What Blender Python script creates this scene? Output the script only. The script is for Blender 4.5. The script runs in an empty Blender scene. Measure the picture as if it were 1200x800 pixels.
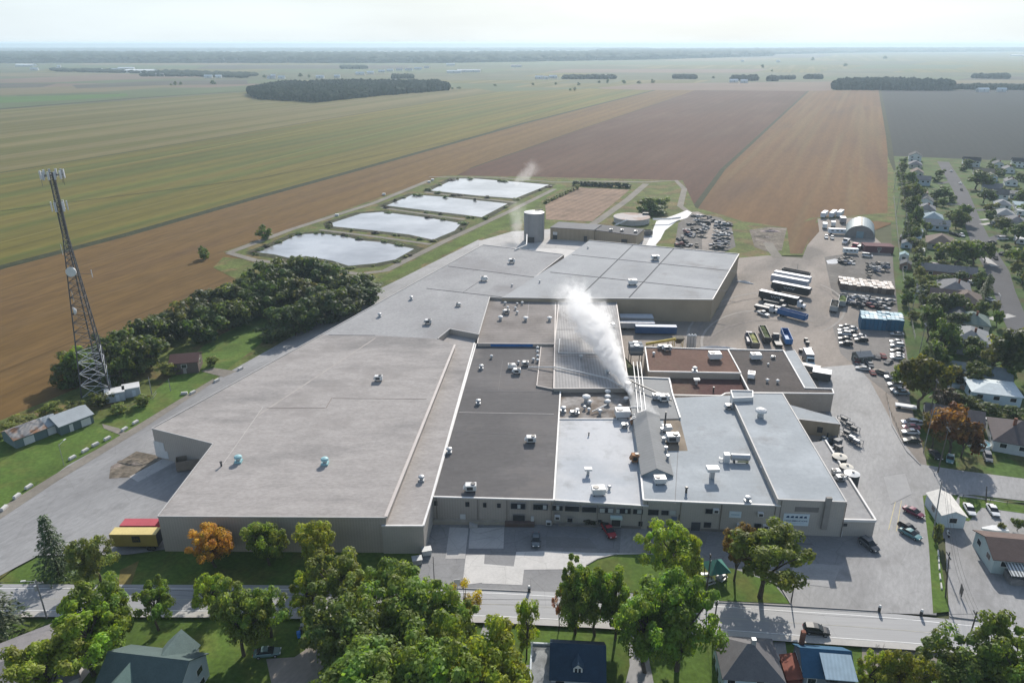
import bpy, math, random
from mathutils import Vector, Matrix, noise
R = math.radians
rnd = random.Random(7)
scene = bpy.context.scene
C = scene.collection

# ------------------------------------------------------------------ camera, sky, sun, exposure
CAM_H = 100.0
FOC, HOR = 870.0, 50.0                      # focal length and horizon row of the 1200 x 800 photograph
PITCH = math.atan((400 - HOR) / FOC)
cam_d = bpy.data.cameras.new('camera'); cam = bpy.data.objects.new('camera', cam_d); C.objects.link(cam)
cam.location = (0, 0, CAM_H); cam.rotation_euler = (R(90) - PITCH, 0, 0)
cam_d.sensor_width = 36; cam_d.lens = FOC / 1200 * 36; cam_d.clip_start = .5; cam_d.clip_end = 120000
scene.camera = cam
SUN_AZ, SUN_EL = R(14), R(31)               # azimuth to the right of the view direction
VEIL = (5.4, 6.1, 6.5)
world = bpy.data.worlds.new('World'); scene.world = world; world.use_nodes = True
wn = world.node_tree.nodes; wl = world.node_tree.links
sky = wn.new('ShaderNodeTexSky'); sky.sky_type = 'NISHITA'; sky.sun_disc = False
sky.sun_elevation = SUN_EL; sky.sun_rotation = SUN_AZ
sky.air_density = 1.0; sky.dust_density = 1.3; sky.ozone_density = 2.0; sky.altitude = 100
bg = wn['Background']; bg.inputs['Strength'].default_value = .1
# a thin high veil of cloud, thickest towards the horizon, over the clear sky
w_tc = wn.new('ShaderNodeTexCoord'); w_sx = wn.new('ShaderNodeSeparateXYZ'); wl.new(w_tc.outputs['Generated'], w_sx.inputs[0])
w_mr = wn.new('ShaderNodeMapRange'); w_mr.interpolation_type = 'SMOOTHSTEP'
for k, x in ((1, .0), (2, .3), (3, .93), (4, .14)): w_mr.inputs[k].default_value = x
wl.new(w_sx.outputs['Z'], w_mr.inputs[0])
w_nz = wn.new('ShaderNodeTexNoise'); w_nz.inputs['Scale'].default_value = 3; w_nz.inputs['Detail'].default_value = 4
w_mp = wn.new('ShaderNodeMapping'); w_mp.inputs['Scale'].default_value = (1, 1, 6); wl.new(w_tc.outputs['Generated'], w_mp.inputs[0]); wl.new(w_mp.outputs[0], w_nz.inputs['Vector'])
w_n2 = wn.new('ShaderNodeMapRange')
for k, x in ((1, .3), (2, .7), (3, .88), (4, 1.06)): w_n2.inputs[k].default_value = x
wl.new(w_nz.outputs['Fac'], w_n2.inputs[0])
w_cl = wn.new('ShaderNodeVectorMath'); w_cl.operation = 'SCALE'; w_cl.inputs[0].default_value = VEIL; wl.new(w_n2.outputs[0], w_cl.inputs['Scale'])
w_mx = wn.new('ShaderNodeMix'); w_mx.data_type = 'RGBA'; wl.new(w_mr.outputs[0], w_mx.inputs[0]); wl.new(sky.outputs['Color'], w_mx.inputs[6]); wl.new(w_cl.outputs[0], w_mx.inputs[7])
wl.new(w_mx.outputs[2], bg.inputs['Color'])
sd = bpy.data.lights.new('sun', 'SUN'); sun = bpy.data.objects.new('sun', sd); C.objects.link(sun)
sd.energy = 3.8; sd.angle = R(.6); sd.color = (1, .94, .86)
to_sun = Vector((math.sin(SUN_AZ) * math.cos(SUN_EL), math.cos(SUN_AZ) * math.cos(SUN_EL), math.sin(SUN_EL)))
sun.rotation_euler = to_sun.to_track_quat('Z', 'Y').to_euler()
sun.location = (300, 900, 600)
vs = scene.view_settings
vs.view_transform = 'Standard'; vs.look = 'None'; vs.exposure = .62; vs.gamma = 1; vs.use_curve_mapping = False
HAZE_DENSITY = .000105
cy = scene.cycles
cy.max_bounces = 6; cy.diffuse_bounces = 2; cy.glossy_bounces = 2; cy.transmission_bounces = 3; cy.transparent_max_bounces = 8; cy.volume_bounces = 3
cy.use_denoising = True; cy.volume_step_rate = .5

# ------------------------------------------------------------------ photograph pixel -> point of the place
SP, CP = math.sin(PITCH), math.cos(PITCH)
def ray(u, v):
    dx = (u - 600) / FOC; dy = -(v - 400) / FOC
    return Vector((dx, CP + dy * SP, -SP + dy * CP))
def g(u, v, z=0.0):
    d = ray(u, v); t = (z - CAM_H) / d.z
    return Vector((d.x * t, d.y * t, z))
def proj(p):
    Y, Z = p[1], p[2] - CAM_H
    dz = Y * CP - Z * SP
    return 600 + FOC * p[0] / dz, 400 - FOC * (Y * SP + Z * CP) / dz
def hgt(u, v, vt):
    p = g(u, v); lo, hi = 0.0, 95.0
    for _ in range(40):
        m = (lo + hi) / 2
        if proj((p.x, p.y, m))[1] > vt: lo = m
        else: hi = m
    return lo
def on_wall(u, v, A, B):
    n = Vector((B[1] - A[1], A[0] - B[0], 0)); d = ray(u, v); o = Vector((0, 0, CAM_H))
    t = (Vector((A[0], A[1], 0)) - o).dot(n) / d.dot(n)
    return o + d * t
def heading(u0, v0, u1, v1):
    a, b = g(u0, v0), g(u1, v1)
    return math.atan2(b.y - a.y, b.x - a.x)
def mpp(u, v):                              # metres per photo pixel across the view
    return (g(u + 1, v) - g(u, v)).length

# ------------------------------------------------------------------ materials
MATS = {}
def mat(name, c=(.5, .5, .5), var=.12, scale=.5, rough=.85, spec=.25, metal=0.0, fine=0.0, fscale=6.0, c2=None, c2scale=.08, c2lo=.5, c2hi=.65,
        stripe=None, oc=False, bump=0.0, bscale=8.0, stretch=None, cracks=None, coat=0.0, band=None, grid=None, stain=None):
    if name in MATS: return MATS[name]
    m = bpy.data.materials.new(name); m.use_nodes = True; MATS[name] = m
    nt = m.node_tree; N = nt.nodes; L = nt.links; b = N['Principled BSDF']
    b.inputs['Roughness'].default_value = rough; b.inputs['Specular IOR Level'].default_value = spec; b.inputs['Metallic'].default_value = metal
    b.inputs['Coat Weight'].default_value = coat
    tc = N.new('ShaderNodeTexCoord'); vec = tc.outputs['Object']
    def mapping(src, rot=0, sc=(1, 1, 1)):
        mp = N.new('ShaderNodeMapping'); mp.vector_type = 'TEXTURE'; mp.inputs['Rotation'].default_value = (0, 0, rot); mp.inputs['Scale'].default_value = sc
        L.new(src, mp.inputs['Vector']); return mp.outputs['Vector']
    def nz(s, detail=4, v=None, rg=.55):
        n = N.new('ShaderNodeTexNoise'); n.inputs['Scale'].default_value = s; n.inputs['Detail'].default_value = detail; n.inputs['Roughness'].default_value = rg
        L.new(v if v is not None else vec, n.inputs['Vector']); return n.outputs['Fac']
    def rng(f, a0, a1, b0, b1):
        r = N.new('ShaderNodeMapRange'); r.inputs[1].default_value = a0; r.inputs[2].default_value = a1; r.inputs[3].default_value = b0; r.inputs[4].default_value = b1
        L.new(f, r.inputs[0]); return r.outputs[0]
    def mul(col, f):
        x = N.new('ShaderNodeVectorMath'); x.operation = 'SCALE'; L.new(col, x.inputs[0]); L.new(f, x.inputs['Scale']); return x.outputs[0]
    def mix(f, ca, cb):
        x = N.new('ShaderNodeMix'); x.data_type = 'RGBA'; L.new(f, x.inputs[0])
        for s, k in ((ca, 6), (cb, 7)):
            if isinstance(s, tuple): x.inputs[k].default_value = (*s[:3], 1)
            else: L.new(s, x.inputs[k])
        return x.outputs[2]
    if oc:
        oi = N.new('ShaderNodeObjectInfo'); col = oi.outputs['Color']
    else:
        rgb = N.new('ShaderNodeRGB'); rgb.outputs[0].default_value = (*c, 1); col = rgb.outputs[0]
    v0 = mapping(vec, stretch[0], (stretch[1], 1, 1)) if stretch else vec
    if c2: col = mix(rng(nz(c2scale, 5, v0), c2lo, c2hi, 0, 1), col, c2)
    if band: # broad strips across the rows: (angle, scale, colour, lo, hi)
        col = mix(rng(nz(band[1], 2, mapping(vec, band[0], (40, 1, 1))), band[3], band[4], 0, 1), col, band[2])
    if var: col = mul(col, rng(nz(scale, 5, v0), .3, .7, 1 - var, 1 + var))
    if fine: col = mul(col, rng(nz(fscale, 3, v0), .3, .7, 1 - fine, 1 + fine))
    if stain: col = mix(rng(nz(stain[0], 6, None, .65), stain[1], stain[2], 0, 1), col, stain[3])
    if grid:                                # (angle, length, width, darkening): sheet joints
        bt = N.new('ShaderNodeTexBrick'); bt.inputs['Scale'].default_value = 1; bt.inputs['Brick Width'].default_value = grid[1]; bt.inputs['Row Height'].default_value = grid[2]; bt.inputs['Mortar Size'].default_value = .045; bt.inputs['Mortar Smooth'].default_value = .3
        bt.inputs['Color1'].default_value = (1, 1, 1, 1); bt.inputs['Color2'].default_value = (.965, .965, .965, 1); bt.inputs['Mortar'].default_value = (1 - grid[3],) * 3 + (1,)
        L.new(mapping(vec, grid[0]), bt.inputs['Vector']); vx = N.new('ShaderNodeVectorMath'); vx.operation = 'MULTIPLY'; L.new(col, vx.inputs[0]); L.new(bt.outputs['Color'], vx.inputs[1]); col = vx.outputs[0]
    if stripe:                              # (angle, period, amount)
        w = N.new('ShaderNodeTexWave'); w.wave_type = 'BANDS'; w.bands_direction = 'Y'
        w.inputs['Scale'].default_value = math.pi * 2 / (20 * stripe[1]) if stripe[1] else 1
        w.inputs['Distortion'].default_value = .6; w.inputs['Detail'].default_value = 1.5; w.inputs['Detail Scale'].default_value = .6
        L.new(mapping(vec, stripe[0]), w.inputs['Vector'])
        col = mul(col, rng(w.outputs['Fac'], 0, 1, 1 - stripe[2], 1 + stripe[2]))
    if cracks:                              # (scale, width, darkening)
        vo = N.new('ShaderNodeTexVoronoi'); vo.feature = 'DISTANCE_TO_EDGE'; vo.inputs['Scale'].default_value = cracks[0]
        dn = N.new('ShaderNodeTexNoise'); dn.inputs['Scale'].default_value = cracks[0] * 4; L.new(vec, dn.inputs['Vector'])
        ad = N.new('ShaderNodeMix'); ad.data_type = 'VECTOR'; ad.inputs[0].default_value = .12 / cracks[0] * .1
        L.new(vec, ad.inputs[4]); L.new(dn.outputs['Color'], ad.inputs[5]); L.new(vec, vo.inputs['Vector'])
        col = mul(col, rng(vo.outputs['Distance'], 0, cracks[1], 1 - cracks[2], 1))
    L.new(col, b.inputs['Base Color'])
    if bump:
        bp = N.new('ShaderNodeBump'); bp.inputs['Strength'].default_value = bump; bp.inputs['Distance'].default_value = .1
        L.new(nz(bscale, 4), bp.inputs['Height']); L.new(bp.outputs[0], b.inputs['Normal'])
    return m

def leaf_mat(name, trans=.5):
    m = bpy.data.materials.new(name); m.use_nodes = True; MATS[name] = m
    nt = m.node_tree; N = nt.nodes; L = nt.links; b = N['Principled BSDF']; out = N['Material Output']
    oi = N.new('ShaderNodeObjectInfo'); tc = N.new('ShaderNodeTexCoord'); gm = N.new('ShaderNodeNewGeometry')
    n1 = N.new('ShaderNodeTexNoise'); n1.inputs['Scale'].default_value = 4; n1.inputs['Detail'].default_value = 2; L.new(tc.outputs['Object'], n1.inputs['Vector'])
    hs = N.new('ShaderNodeHueSaturation')
    def rng(f, a0, a1, b0, b1):
        r = N.new('ShaderNodeMapRange'); r.inputs[1].default_value = a0; r.inputs[2].default_value = a1; r.inputs[3].default_value = b0; r.inputs[4].default_value = b1
        L.new(f, r.inputs[0]); return r.outputs[0]
    L.new(rng(n1.outputs['Fac'], .3, .7, .475, .53), hs.inputs['Hue'])
    pi = N.new('ShaderNodeAttribute'); pi.attribute_name = 'leaf_tone'
    ml = N.new('ShaderNodeMath'); ml.operation = 'MULTIPLY'
    L.new(rng(pi.outputs['Fac'], 0, 1, .55, 1.6), ml.inputs[0]); L.new(rng(n1.outputs['Fac'], .3, .7, .75, 1.25), ml.inputs[1])
    L.new(ml.outputs[0], hs.inputs['Value']); L.new(oi.outputs['Color'], hs.inputs['Color'])
    L.new(hs.outputs[0], b.inputs['Base Color']); b.inputs['Roughness'].default_value = .55; b.inputs['Specular IOR Level'].default_value = .3
    tr = N.new('ShaderNodeBsdfTranslucent')
    tcol = N.new('ShaderNodeMix'); tcol.data_type = 'RGBA'; tcol.blend_type = 'MULTIPLY'; tcol.inputs[0].default_value = 1
    L.new(hs.outputs[0], tcol.inputs[6]); tcol.inputs[7].default_value = (1.5, 1.4, .55, 1); L.new(tcol.outputs[2], tr.inputs['Color'])
    ms = N.new('ShaderNodeMixShader'); ms.inputs[0].default_value = trans
    L.new(b.outputs[0], ms.inputs[1]); L.new(tr.outputs[0], ms.inputs[2]); L.new(ms.outputs[0], out.inputs['Surface'])
    return m

# ------------------------------------------------------------------ mesh building
class MB:
    def __init__(s): s.v = []; s.f = []; s.m = []
    def face(s, pts, m=0):
        i = len(s.v); s.v += [tuple(p) for p in pts]; s.f.append(tuple(range(i, i + len(pts)))); s.m.append(m); return s
    def idx(s, pts): i = len(s.v); s.v += [tuple(p) for p in pts]; return i
    def prism(s, pts, z0, z1, m=0, mt=None, top=True, bottom=False):
        P = [Vector((p[0], p[1], 0)) for p in pts]
        if sum(P[i].x * P[(i + 1) % len(P)].y - P[(i + 1) % len(P)].x * P[i].y for i in range(len(P))) < 0: P.reverse()
        n = len(P); i = s.idx([(p.x, p.y, z0) for p in P] + [(p.x, p.y, z1) for p in P])
        for k in range(n):
            j = (k + 1) % n; s.f.append((i + k, i + j, i + n + j, i + n + k)); s.m.append(m)
        if top: s.f.append(tuple(range(i + n, i + 2 * n))); s.m.append(m if mt is None else mt)
        if bottom: s.f.append(tuple(reversed(range(i, i + n)))); s.m.append(m)
        return s
    def box(s, x, y, z, sx, sy, sz, rot=0.0, m=0, mt=None, ax=None):
        c, q = math.cos(rot), math.sin(rot); hx, hy = sx / 2, sy / 2
        pts = [(x + a * c - b * q, y + a * q + b * c) for a, b in ((-hx, -hy), (hx, -hy), (hx, hy), (-hx, hy))]
        return s.prism(pts, z, z + sz, m, mt, True, True)
    def loft(s, rings, m=0, caps=True, closed=True):
        n = len(rings[0]); base = [s.idx(r) for r in rings]
        for a, b in zip(base, base[1:]):
            for k in range(n if closed else n - 1):
                j = (k + 1) % n; s.f.append((a + k, a + j, b + j, b + k)); s.m.append(m)
        if caps:
            s.f.append(tuple(reversed(range(base[0], base[0] + n)))); s.m.append(m)
            s.f.append(tuple(range(base[-1], base[-1] + n))); s.m.append(m)
        return s
    def cyl(s, x, y, z0, z1, r, r2=None, n=12, m=0, caps=True):
        r2 = r if r2 is None else r2
        ring = lambda z, q: [(x + q * math.cos(2 * math.pi * k / n), y + q * math.sin(2 * math.pi * k / n), z) for k in range(n)]
        return s.loft([ring(z0, r), ring(z1, r2)], m, caps)
    def tube(s, p, q, r, r2=None, n=6, m=0, caps=True):
        p, q = Vector(p), Vector(q); d = (q - p)
        if d.length < 1e-6: return s
        d.normalize(); a = d.orthogonal().normalized(); b = d.cross(a); r2 = r if r2 is None else r2
        ring = lambda o, w: [o + (a * math.cos(2 * math.pi * k / n) + b * math.sin(2 * math.pi * k / n)) * w for k in range(n)]
        return s.loft([ring(p, r), ring(q, r2)], m, caps)
    def pipe(s, pts, r, n=6, m=0):
        rings = []
        pts = [Vector(p) for p in pts]
        for i, p in enumerate(pts):
            d = (pts[min(i + 1, len(pts) - 1)] - pts[max(i - 1, 0)]).normalized()
            a = d.cross(Vector((0, 0, 1)))
            a = a.normalized() if a.length > 1e-3 else Vector((1, 0, 0)); b = a.cross(d)
            rings.append([p + (a * math.cos(2 * math.pi * k / n) + b * math.sin(2 * math.pi * k / n)) * r for k in range(n)])
        return s.loft(rings, m)
    def mesh(s, name, off=None, smooth=False, mats=()):
        me = bpy.data.meshes.new(name)
        v = s.v if off is None else [(p[0] - off[0], p[1] - off[1], p[2] - off[2]) for p in s.v]
        me.from_pydata(v, [], s.f)
        for k in mats: me.materials.append(k)
        me.polygons.foreach_set('material_index', s.m)
        if smooth: me.polygons.foreach_set('use_smooth', [True] * len(me.polygons))
        me.update(); return me
    def build(s, name, mats, parent=None, smooth=False, color=None, at=None, origin=None):
        if not isinstance(mats, (list, tuple)): mats = [mats]
        off = parent_loc(parent) if parent is not None else origin
        o = bpy.data.objects.new(name, s.mesh(name, off, smooth, mats)); C.objects.link(o)
        if parent is not None: o.parent = parent
        elif origin is not None: o.location = origin
        elif at is not None: o.location = at
        if color: o.color = (*color, 1)
        return o
def parent_loc(p):
    v = Vector((0, 0, 0))
    while p is not None: v = v + p.location; p = p.parent
    return v
def tag(o, label=None, cat=None, group=None, kind=None):
    if label: o['label'] = label
    if cat: o['category'] = cat
    if group: o['group'] = group
    if kind: o['kind'] = kind
    return o
def thing(name, label, cat, loc=(0, 0, 0), group=None, rot=0.0):
    o = bpy.data.objects.new(name, None); C.objects.link(o); o.location = loc; o.rotation_euler = (0, 0, rot); o.empty_display_size = .5
    return tag(o, label, cat, group)
KIDS = {}
def remember(root):
    KIDS[root.name] = [c for c in scene.objects if c.parent == root]
    for c in KIDS[root.name]: KIDS[c.name] = [d for d in scene.objects if d.parent == c]
    return root
def dup(root, loc, rot=0.0, scale=(1, 1, 1), label=None, group=None, colors=None, cat=None):
    r = root.copy(); C.objects.link(r); r.location = loc; r.rotation_euler = (0, 0, rot); r.scale = scale
    for k in ('label', 'group', 'category'):
        if k in r: del r[k]
    tag(r, label, cat or root.get('category') or root.get('proto_cat'), group)
    def paint(o):
        if colors:
            for k, c in colors.items():
                if o.name.split('.')[0] == k: o.color = (*c, 1)
    paint(r)
    for ch in KIDS.get(root.name, []):
        c = ch.copy(); C.objects.link(c); c.parent = r; paint(c)
        for d in KIDS.get(ch.name, []):
            e = d.copy(); C.objects.link(e); e.parent = c; paint(e)
    return r
PROTOS = []
def proto(name, cat):
    o = bpy.data.objects.new(name, None); C.objects.link(o); o['proto_cat'] = cat; PROTOS.append(o); return o

# ------------------------------------------------------------------ ground sheets
def sheet(name, px, m, z, kind='structure', pts=None):
    P = pts or [g(u, v) for u, v in px]
    b = MB(); P2 = [Vector((p[0], p[1], 0)) for p in P]
    if sum(P2[i].x * P2[(i + 1) % len(P2)].y - P2[(i + 1) % len(P2)].x * P2[i].y for i in range(len(P2))) < 0: P2.reverse()
    b.face([(p.x, p.y, z) for p in P2])
    o = b.build(name, m); return tag(o, kind=kind)
def ribbon(name, px, w, m, z, kind='structure'):
    P = [g(u, v) for u, v in px]; L = []; Rr = []
    for i, p in enumerate(P):
        d = P[min(i + 1, len(P) - 1)] - P[max(i - 1, 0)]; n = Vector((-d.y, d.x, 0)).normalized() * (w[i] if isinstance(w, list) else w) / 2
        L.append(p + n); Rr.append(p - n)
    b = MB(); i0 = b.idx([(p.x, p.y, z) for q in zip(L, Rr) for p in q])
    for k in range(len(P) - 1): b.f.append((i0 + 2 * k, i0 + 2 * k + 1, i0 + 2 * k + 3, i0 + 2 * k + 2)); b.m.append(0)
    return tag(b.build(name, m), kind=kind)

# ================================================================== THE LAND
TH = heading(300, 232, 613, 145)            # direction of the field rows on the left
THC = heading(847, 199, 947, 107)
THD = heading(1040, 160, 1030, 105)
ground_m = mat('open_land', (.085, .092, .045), .2, .004, .95, .1, fine=.12, fscale=.2, c2=(.115, .105, .06), c2scale=.0015)
big = MB(); big.face([(-70000, -3000, 0), (70000, -3000, 0), (70000, 90000, 0), (-70000, 90000, 0)])
tag(big.build('ground', ground_m), kind='structure')

olive = mat('olive_crop', (.122, .104, .02), .16, .012, .95, .1, fine=.13, fscale=.35, c2=(.14, .112, .025), c2scale=.02, stripe=(TH, 21.0, .09), stretch=(TH, 5), band=(TH, .03, (.09, .098, .019), .5, .6))
olive2 = mat('green_crop', (.098, .094, .024), .15, .01, .95, .1, fine=.1, fscale=.3, c2=(.115, .10, .03), c2scale=.012, stripe=(TH, 14.0, .04), stretch=(TH, 10), band=(TH, .02, (.15, .125, .05), .5, .6))
amber = mat('amber_crop', (.132, .078, .025), .16, .015, .95, .1, fine=.16, fscale=.4, c2=(.105, .062, .025), c2scale=.03, stripe=(TH, 18.0, .06), stretch=(TH, 5), band=(TH, .04, (.135, .082, .03), .5, .65))
umber = mat('umber_soil', (.082, .040, .024), .14, .012, .95, .1, fine=.12, fscale=.4, c2=(.095, .052, .033), c2scale=.02, stripe=(THC, 14.0, .05), stretch=(THC, 4))
tan_m = mat('tan_stubble', (.135, .074, .03), .12, .012, .95, .1, fine=.12, fscale=.4, c2=(.11, .062, .031), c2scale=.02, stripe=(THD, 12.0, .05), stretch=(THD, 5), band=(THD, .05, (.145, .092, .04), .5, .62))
slate_soil = mat('dark_soil', (.021, .025, .025), .15, .01, .95, .1, fine=.12, fscale=.4, stripe=(THD, 9.0, .05), stretch=(THD, 8))
pink_stub = mat('pale_stubble', (.15, .105, .075), .1, .01, .95, .1, fine=.1, fscale=.3)
pale_green = mat('pale_green_crop', (.085, .105, .045), .1, .01, .95, .1)
straw = mat('straw_crop', (.14, .115, .06), .1, .01, .95, .1)
bright_green = mat('fresh_green_crop', (.07, .125, .03), .1, .01, .95, .1)
fallow = mat('fallow_soil', (.075, .065, .05), .12, .01, .95, .1)
ditch_m = mat('ditch_growth', (.035, .04, .018), .35, .2, .95, .1, fine=.3, fscale=1.5)
FZ = .04
def field(px, m, dz=0.0): return sheet('field', px, m, FZ + dz)
# far patchwork
rf = random.Random(21)
rows = [59, 61.5, 64.5, 68, 72, 76.5, 81, 85.5, 90, 94, 98, 103, 108]
pal = [pale_green, straw, olive2, fallow, pale_green, pink_stub, olive, olive2]
for r0, r1 in zip(rows, rows[1:]):
    u = -260.0
    while u < 1460:
        w = rf.uniform(60, 330)
        if rf.random() < .72:
            sl = (600 - u) * .012 * rf.uniform(.3, 1)
            k = (r1 - 50) / (r0 - 50)
            uu = lambda x: 600 + (x - 600) * 1.0
            field([(u + 14, r0 + .1), (u + w + 14, r0 + rf.uniform(-.2, .5)), (u + w - 6, r1 - .1), (u - 8, r1 - .3)], rf.choice(pal), .02 * rf.random())
        u += w
field([(-200, 128), (0, 128), (150, 116), (290, 107), (300, 100), (150, 108), (-200, 112)], pale_green, .05)
field([(-200, 121), (0, 121), (90, 117), (150, 113), (148, 110), (0, 114), (-200, 118)], bright_green, .1)
field([(-200, 113), (0, 112), (120, 108), (200, 102), (280, 97), (160, 99), (0, 104), (-200, 108)], straw, .1)
field([(90, 104), (190, 100), (290, 99), (290, 94), (180, 95), (85, 100)], fallow, .12)
field([(-60, 98), (60, 97), (180, 92), (290, 90), (140, 87), (0, 93), (-60, 95)], pink_stub, .12)
field([(700, 103), (760, 98), (975, 96), (976, 107), (940, 107), (815, 106), (720, 107)], pink_stub, .1)
# the near fields
sheet('field', [(922, 266), (958, 256), (950, 275), (940, 298), (926, 298)], tan_m, .33)
field([(-300, 300), (0, 203), (253, 162), (400, 137), (583, 108), (560, 104), (290, 108), (0, 129), (-300, 160)], olive2, .14)
field([(-300, 440), (0, 314), (300, 232), (420, 199), (613, 145), (767, 106), (690, 104), (583, 108), (400, 137), (253, 162), (0, 203), (-300, 300)], olive, .16)
field([(-300, 440), (0, 314), (300, 232), (420, 199), (613, 145), (767, 106), (815, 106), (677, 153), (550, 198), (520, 214), (380, 290), (300, 350), (80, 490), (-300, 640)], amber, .18)
field([(500, 230), (550, 198), (677, 153), (815, 106), (947, 107), (847, 199), (813, 246), (690, 240)], umber, .16)
field([(813, 246), (847, 199), (947, 107), (1030, 105), (1040, 160), (1046, 262), (960, 296), (880, 300), (840, 270)], tan_m, .18)
field([(1030, 105.5), (1040, 160), (1046, 215), (1460, 230), (1460, 106)], slate_soil, .16)
for i, (px, w) in enumerate((([(0, 203), (253, 162), (400, 137), (583, 108)], 2.5), ([(-60, 334), (0, 314), (150, 275), (300, 232), (420, 199), (613, 145), (767, 106)], 7.5),
                ([(550, 198), (677, 153), (800, 112)], 1.6), ([(813, 246), (847, 199), (947, 107)], 4), ([(1031, 106), (1041, 160), (1046, 200)], 5), ([(-80, 136), (0, 128), (150, 116), (290, 107)], 12), ([(20, 112.5), (80, 111), (140, 110)], 9), ([(85, 101), (140, 100.5), (190, 100)], 14), ([(0, 248), (300, 210), (560, 160), (660, 126)], 1.2))):
    ribbon('ditch', px, w, ditch_m, FZ + .22 + .01 * i)

def between(A, B, ts, w, m, z0):
    for i, t in enumerate(ts): ribbon('tramline', [(a[0] + (b[0] - a[0]) * t, a[1] + (b[1] - a[1]) * t) for a, b in zip(A, B)], w * (1 + .5 * (i % 3 == 0)), m, z0 + .004 * i)
tram_m = mat('olive_tramline', (.088, .078, .017), .3, .05, .95, .1, stretch=(TH, 20)); tram2 = mat('amber_tramline', (.10, .06, .021), .3, .05, .95, .1, stretch=(TH, 20)); tram3 = mat('pale_tramline', (.155, .135, .035), .3, .05, .95, .1, stretch=(TH, 20))
LA, LB, LC = [(-40, 211), (253, 162), (400, 137), (583, 108)], [(-40, 326), (300, 232), (613, 145), (767, 106)], [(-40, 505), (300, 345), (560, 196), (815, 106)]
between(LA, LB, [.07, .21, .29, .44, .58, .66, .81, .93], .8, tram_m, .23)
between(LA, LB, [.14, .50, .73], 2.0, tram3, .30)
between(LB, LC, [.15, .36, .52, .71, .88], .7, tram2, .24)
# ------------------------------------------------------------------ near ground
grass_m = mat('lawn_grass', (.075, .125, .022), .25, .08, .95, .15, fine=.22, fscale=1.2, c2=(.11, .125, .03), c2scale=.12, c2lo=.5, c2hi=.7, bump=.3, bscale=2)
shade_grass = mat('shaded_garden_grass', (.055, .095, .02), .3, .06, .95, .15, fine=.25, fscale=1, c2=(.085, .085, .03), c2scale=.1, c2lo=.48, c2hi=.62, bump=.3, bscale=2)  # darker lawn green, with the shade of the garden trees in its colour
rough_m = mat('rough_grass', (.095, .115, .03), .3, .1, .95, .1, fine=.25, fscale=.8, c2=(.14, .11, .045), c2scale=.08, c2lo=.48, c2hi=.6, bump=.4, bscale=1.5)
dry_m = mat('dry_grass', (.17, .14, .05), .25, .2, .95, .1, fine=.2, fscale=1)
gravel_m = mat('gravel', (.285, .247, .212), .15, .05, .95, .15, fine=.09, fscale=1.4, c2=(.20, .178, .156), c2scale=.045, c2lo=.46, c2hi=.62, stretch=(R(60), 2.5), bump=.3, bscale=4)
asphalt_m = mat('worn_asphalt', (.255, .252, .248), .16, .06, .75, .35, fine=.12, fscale=1.6, c2=(.20, .197, .195), c2scale=.07, c2lo=.5, c2hi=.66, cracks=(.12, .012, .12), bump=.15, bscale=6, stretch=(R(62), 3), stain=(.10, .55, .74, (.175, .172, .168)))
dark_asphalt = mat('dark_asphalt', (.19, .19, .192), .12, .1, .75, .35, fine=.08, fscale=1.8, c2=(.225, .222, .218), c2scale=.09, cracks=(.2, .014, .3), bump=.15, bscale=6, stain=(.2, .57, .75, (.15, .148, .147)))
road_m = mat('road_asphalt', (.30, .30, .30), .07, .08, .7, .4, fine=.05, fscale=2, c2=(.26, .26, .262), c2scale=.05, stretch=(R(-3), 14), cracks=(.06, .006, .15))
street_m = mat('street_asphalt', (.115, .113, .116), .08, .08, .95, .1, fine=.06, fscale=1.5)
conc_m = mat('concrete', (.41, .395, .375), .09, .2, .9, .2, fine=.06, fscale=2, cracks=(.18, .012, .3))
conc2_m = mat('pale_concrete', (.53, .51, .48), .08, .3, .9, .2, fine=.06, fscale=2, cracks=(.15, .01, .25))
track_m = mat('track_dirt', (.21, .19, .16), .15, .08, .95, .1, fine=.12, fscale=1)
mud_m = mat('sludge_bed', (.24, .165, .115), .14, .03, .95, .1, fine=.14, fscale=.5, stripe=(R(60), 5, .09), c2=(.17, .12, .085), c2scale=.05)
scrap_dirt = mat('oily_dirt', (.15, .137, .122), .2, .08, .95, .15, fine=.2, fscale=.7)
lime_m = mat('lime', (.74, .72, .69), .06, .1, .9, .2, fine=.06, fscale=.6)
rubble_m = mat('rubble_ground', (.16, .135, .105), .3, .12, .95, .1, fine=.4, fscale=.9, c2=(.21, .175, .15), c2scale=.15, c2lo=.55, c2hi=.62)
white_line = mat('road_paint', (.72, .72, .70), .1, 1, .7, .3)
yellow_line = mat('yellow_paint', (.48, .41, .22), .1, 1, .7, .3)
pave_m = mat('sidewalk_concrete', (.42, .405, .38), .06, .4, .9, .2, fine=.05, fscale=2)

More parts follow.
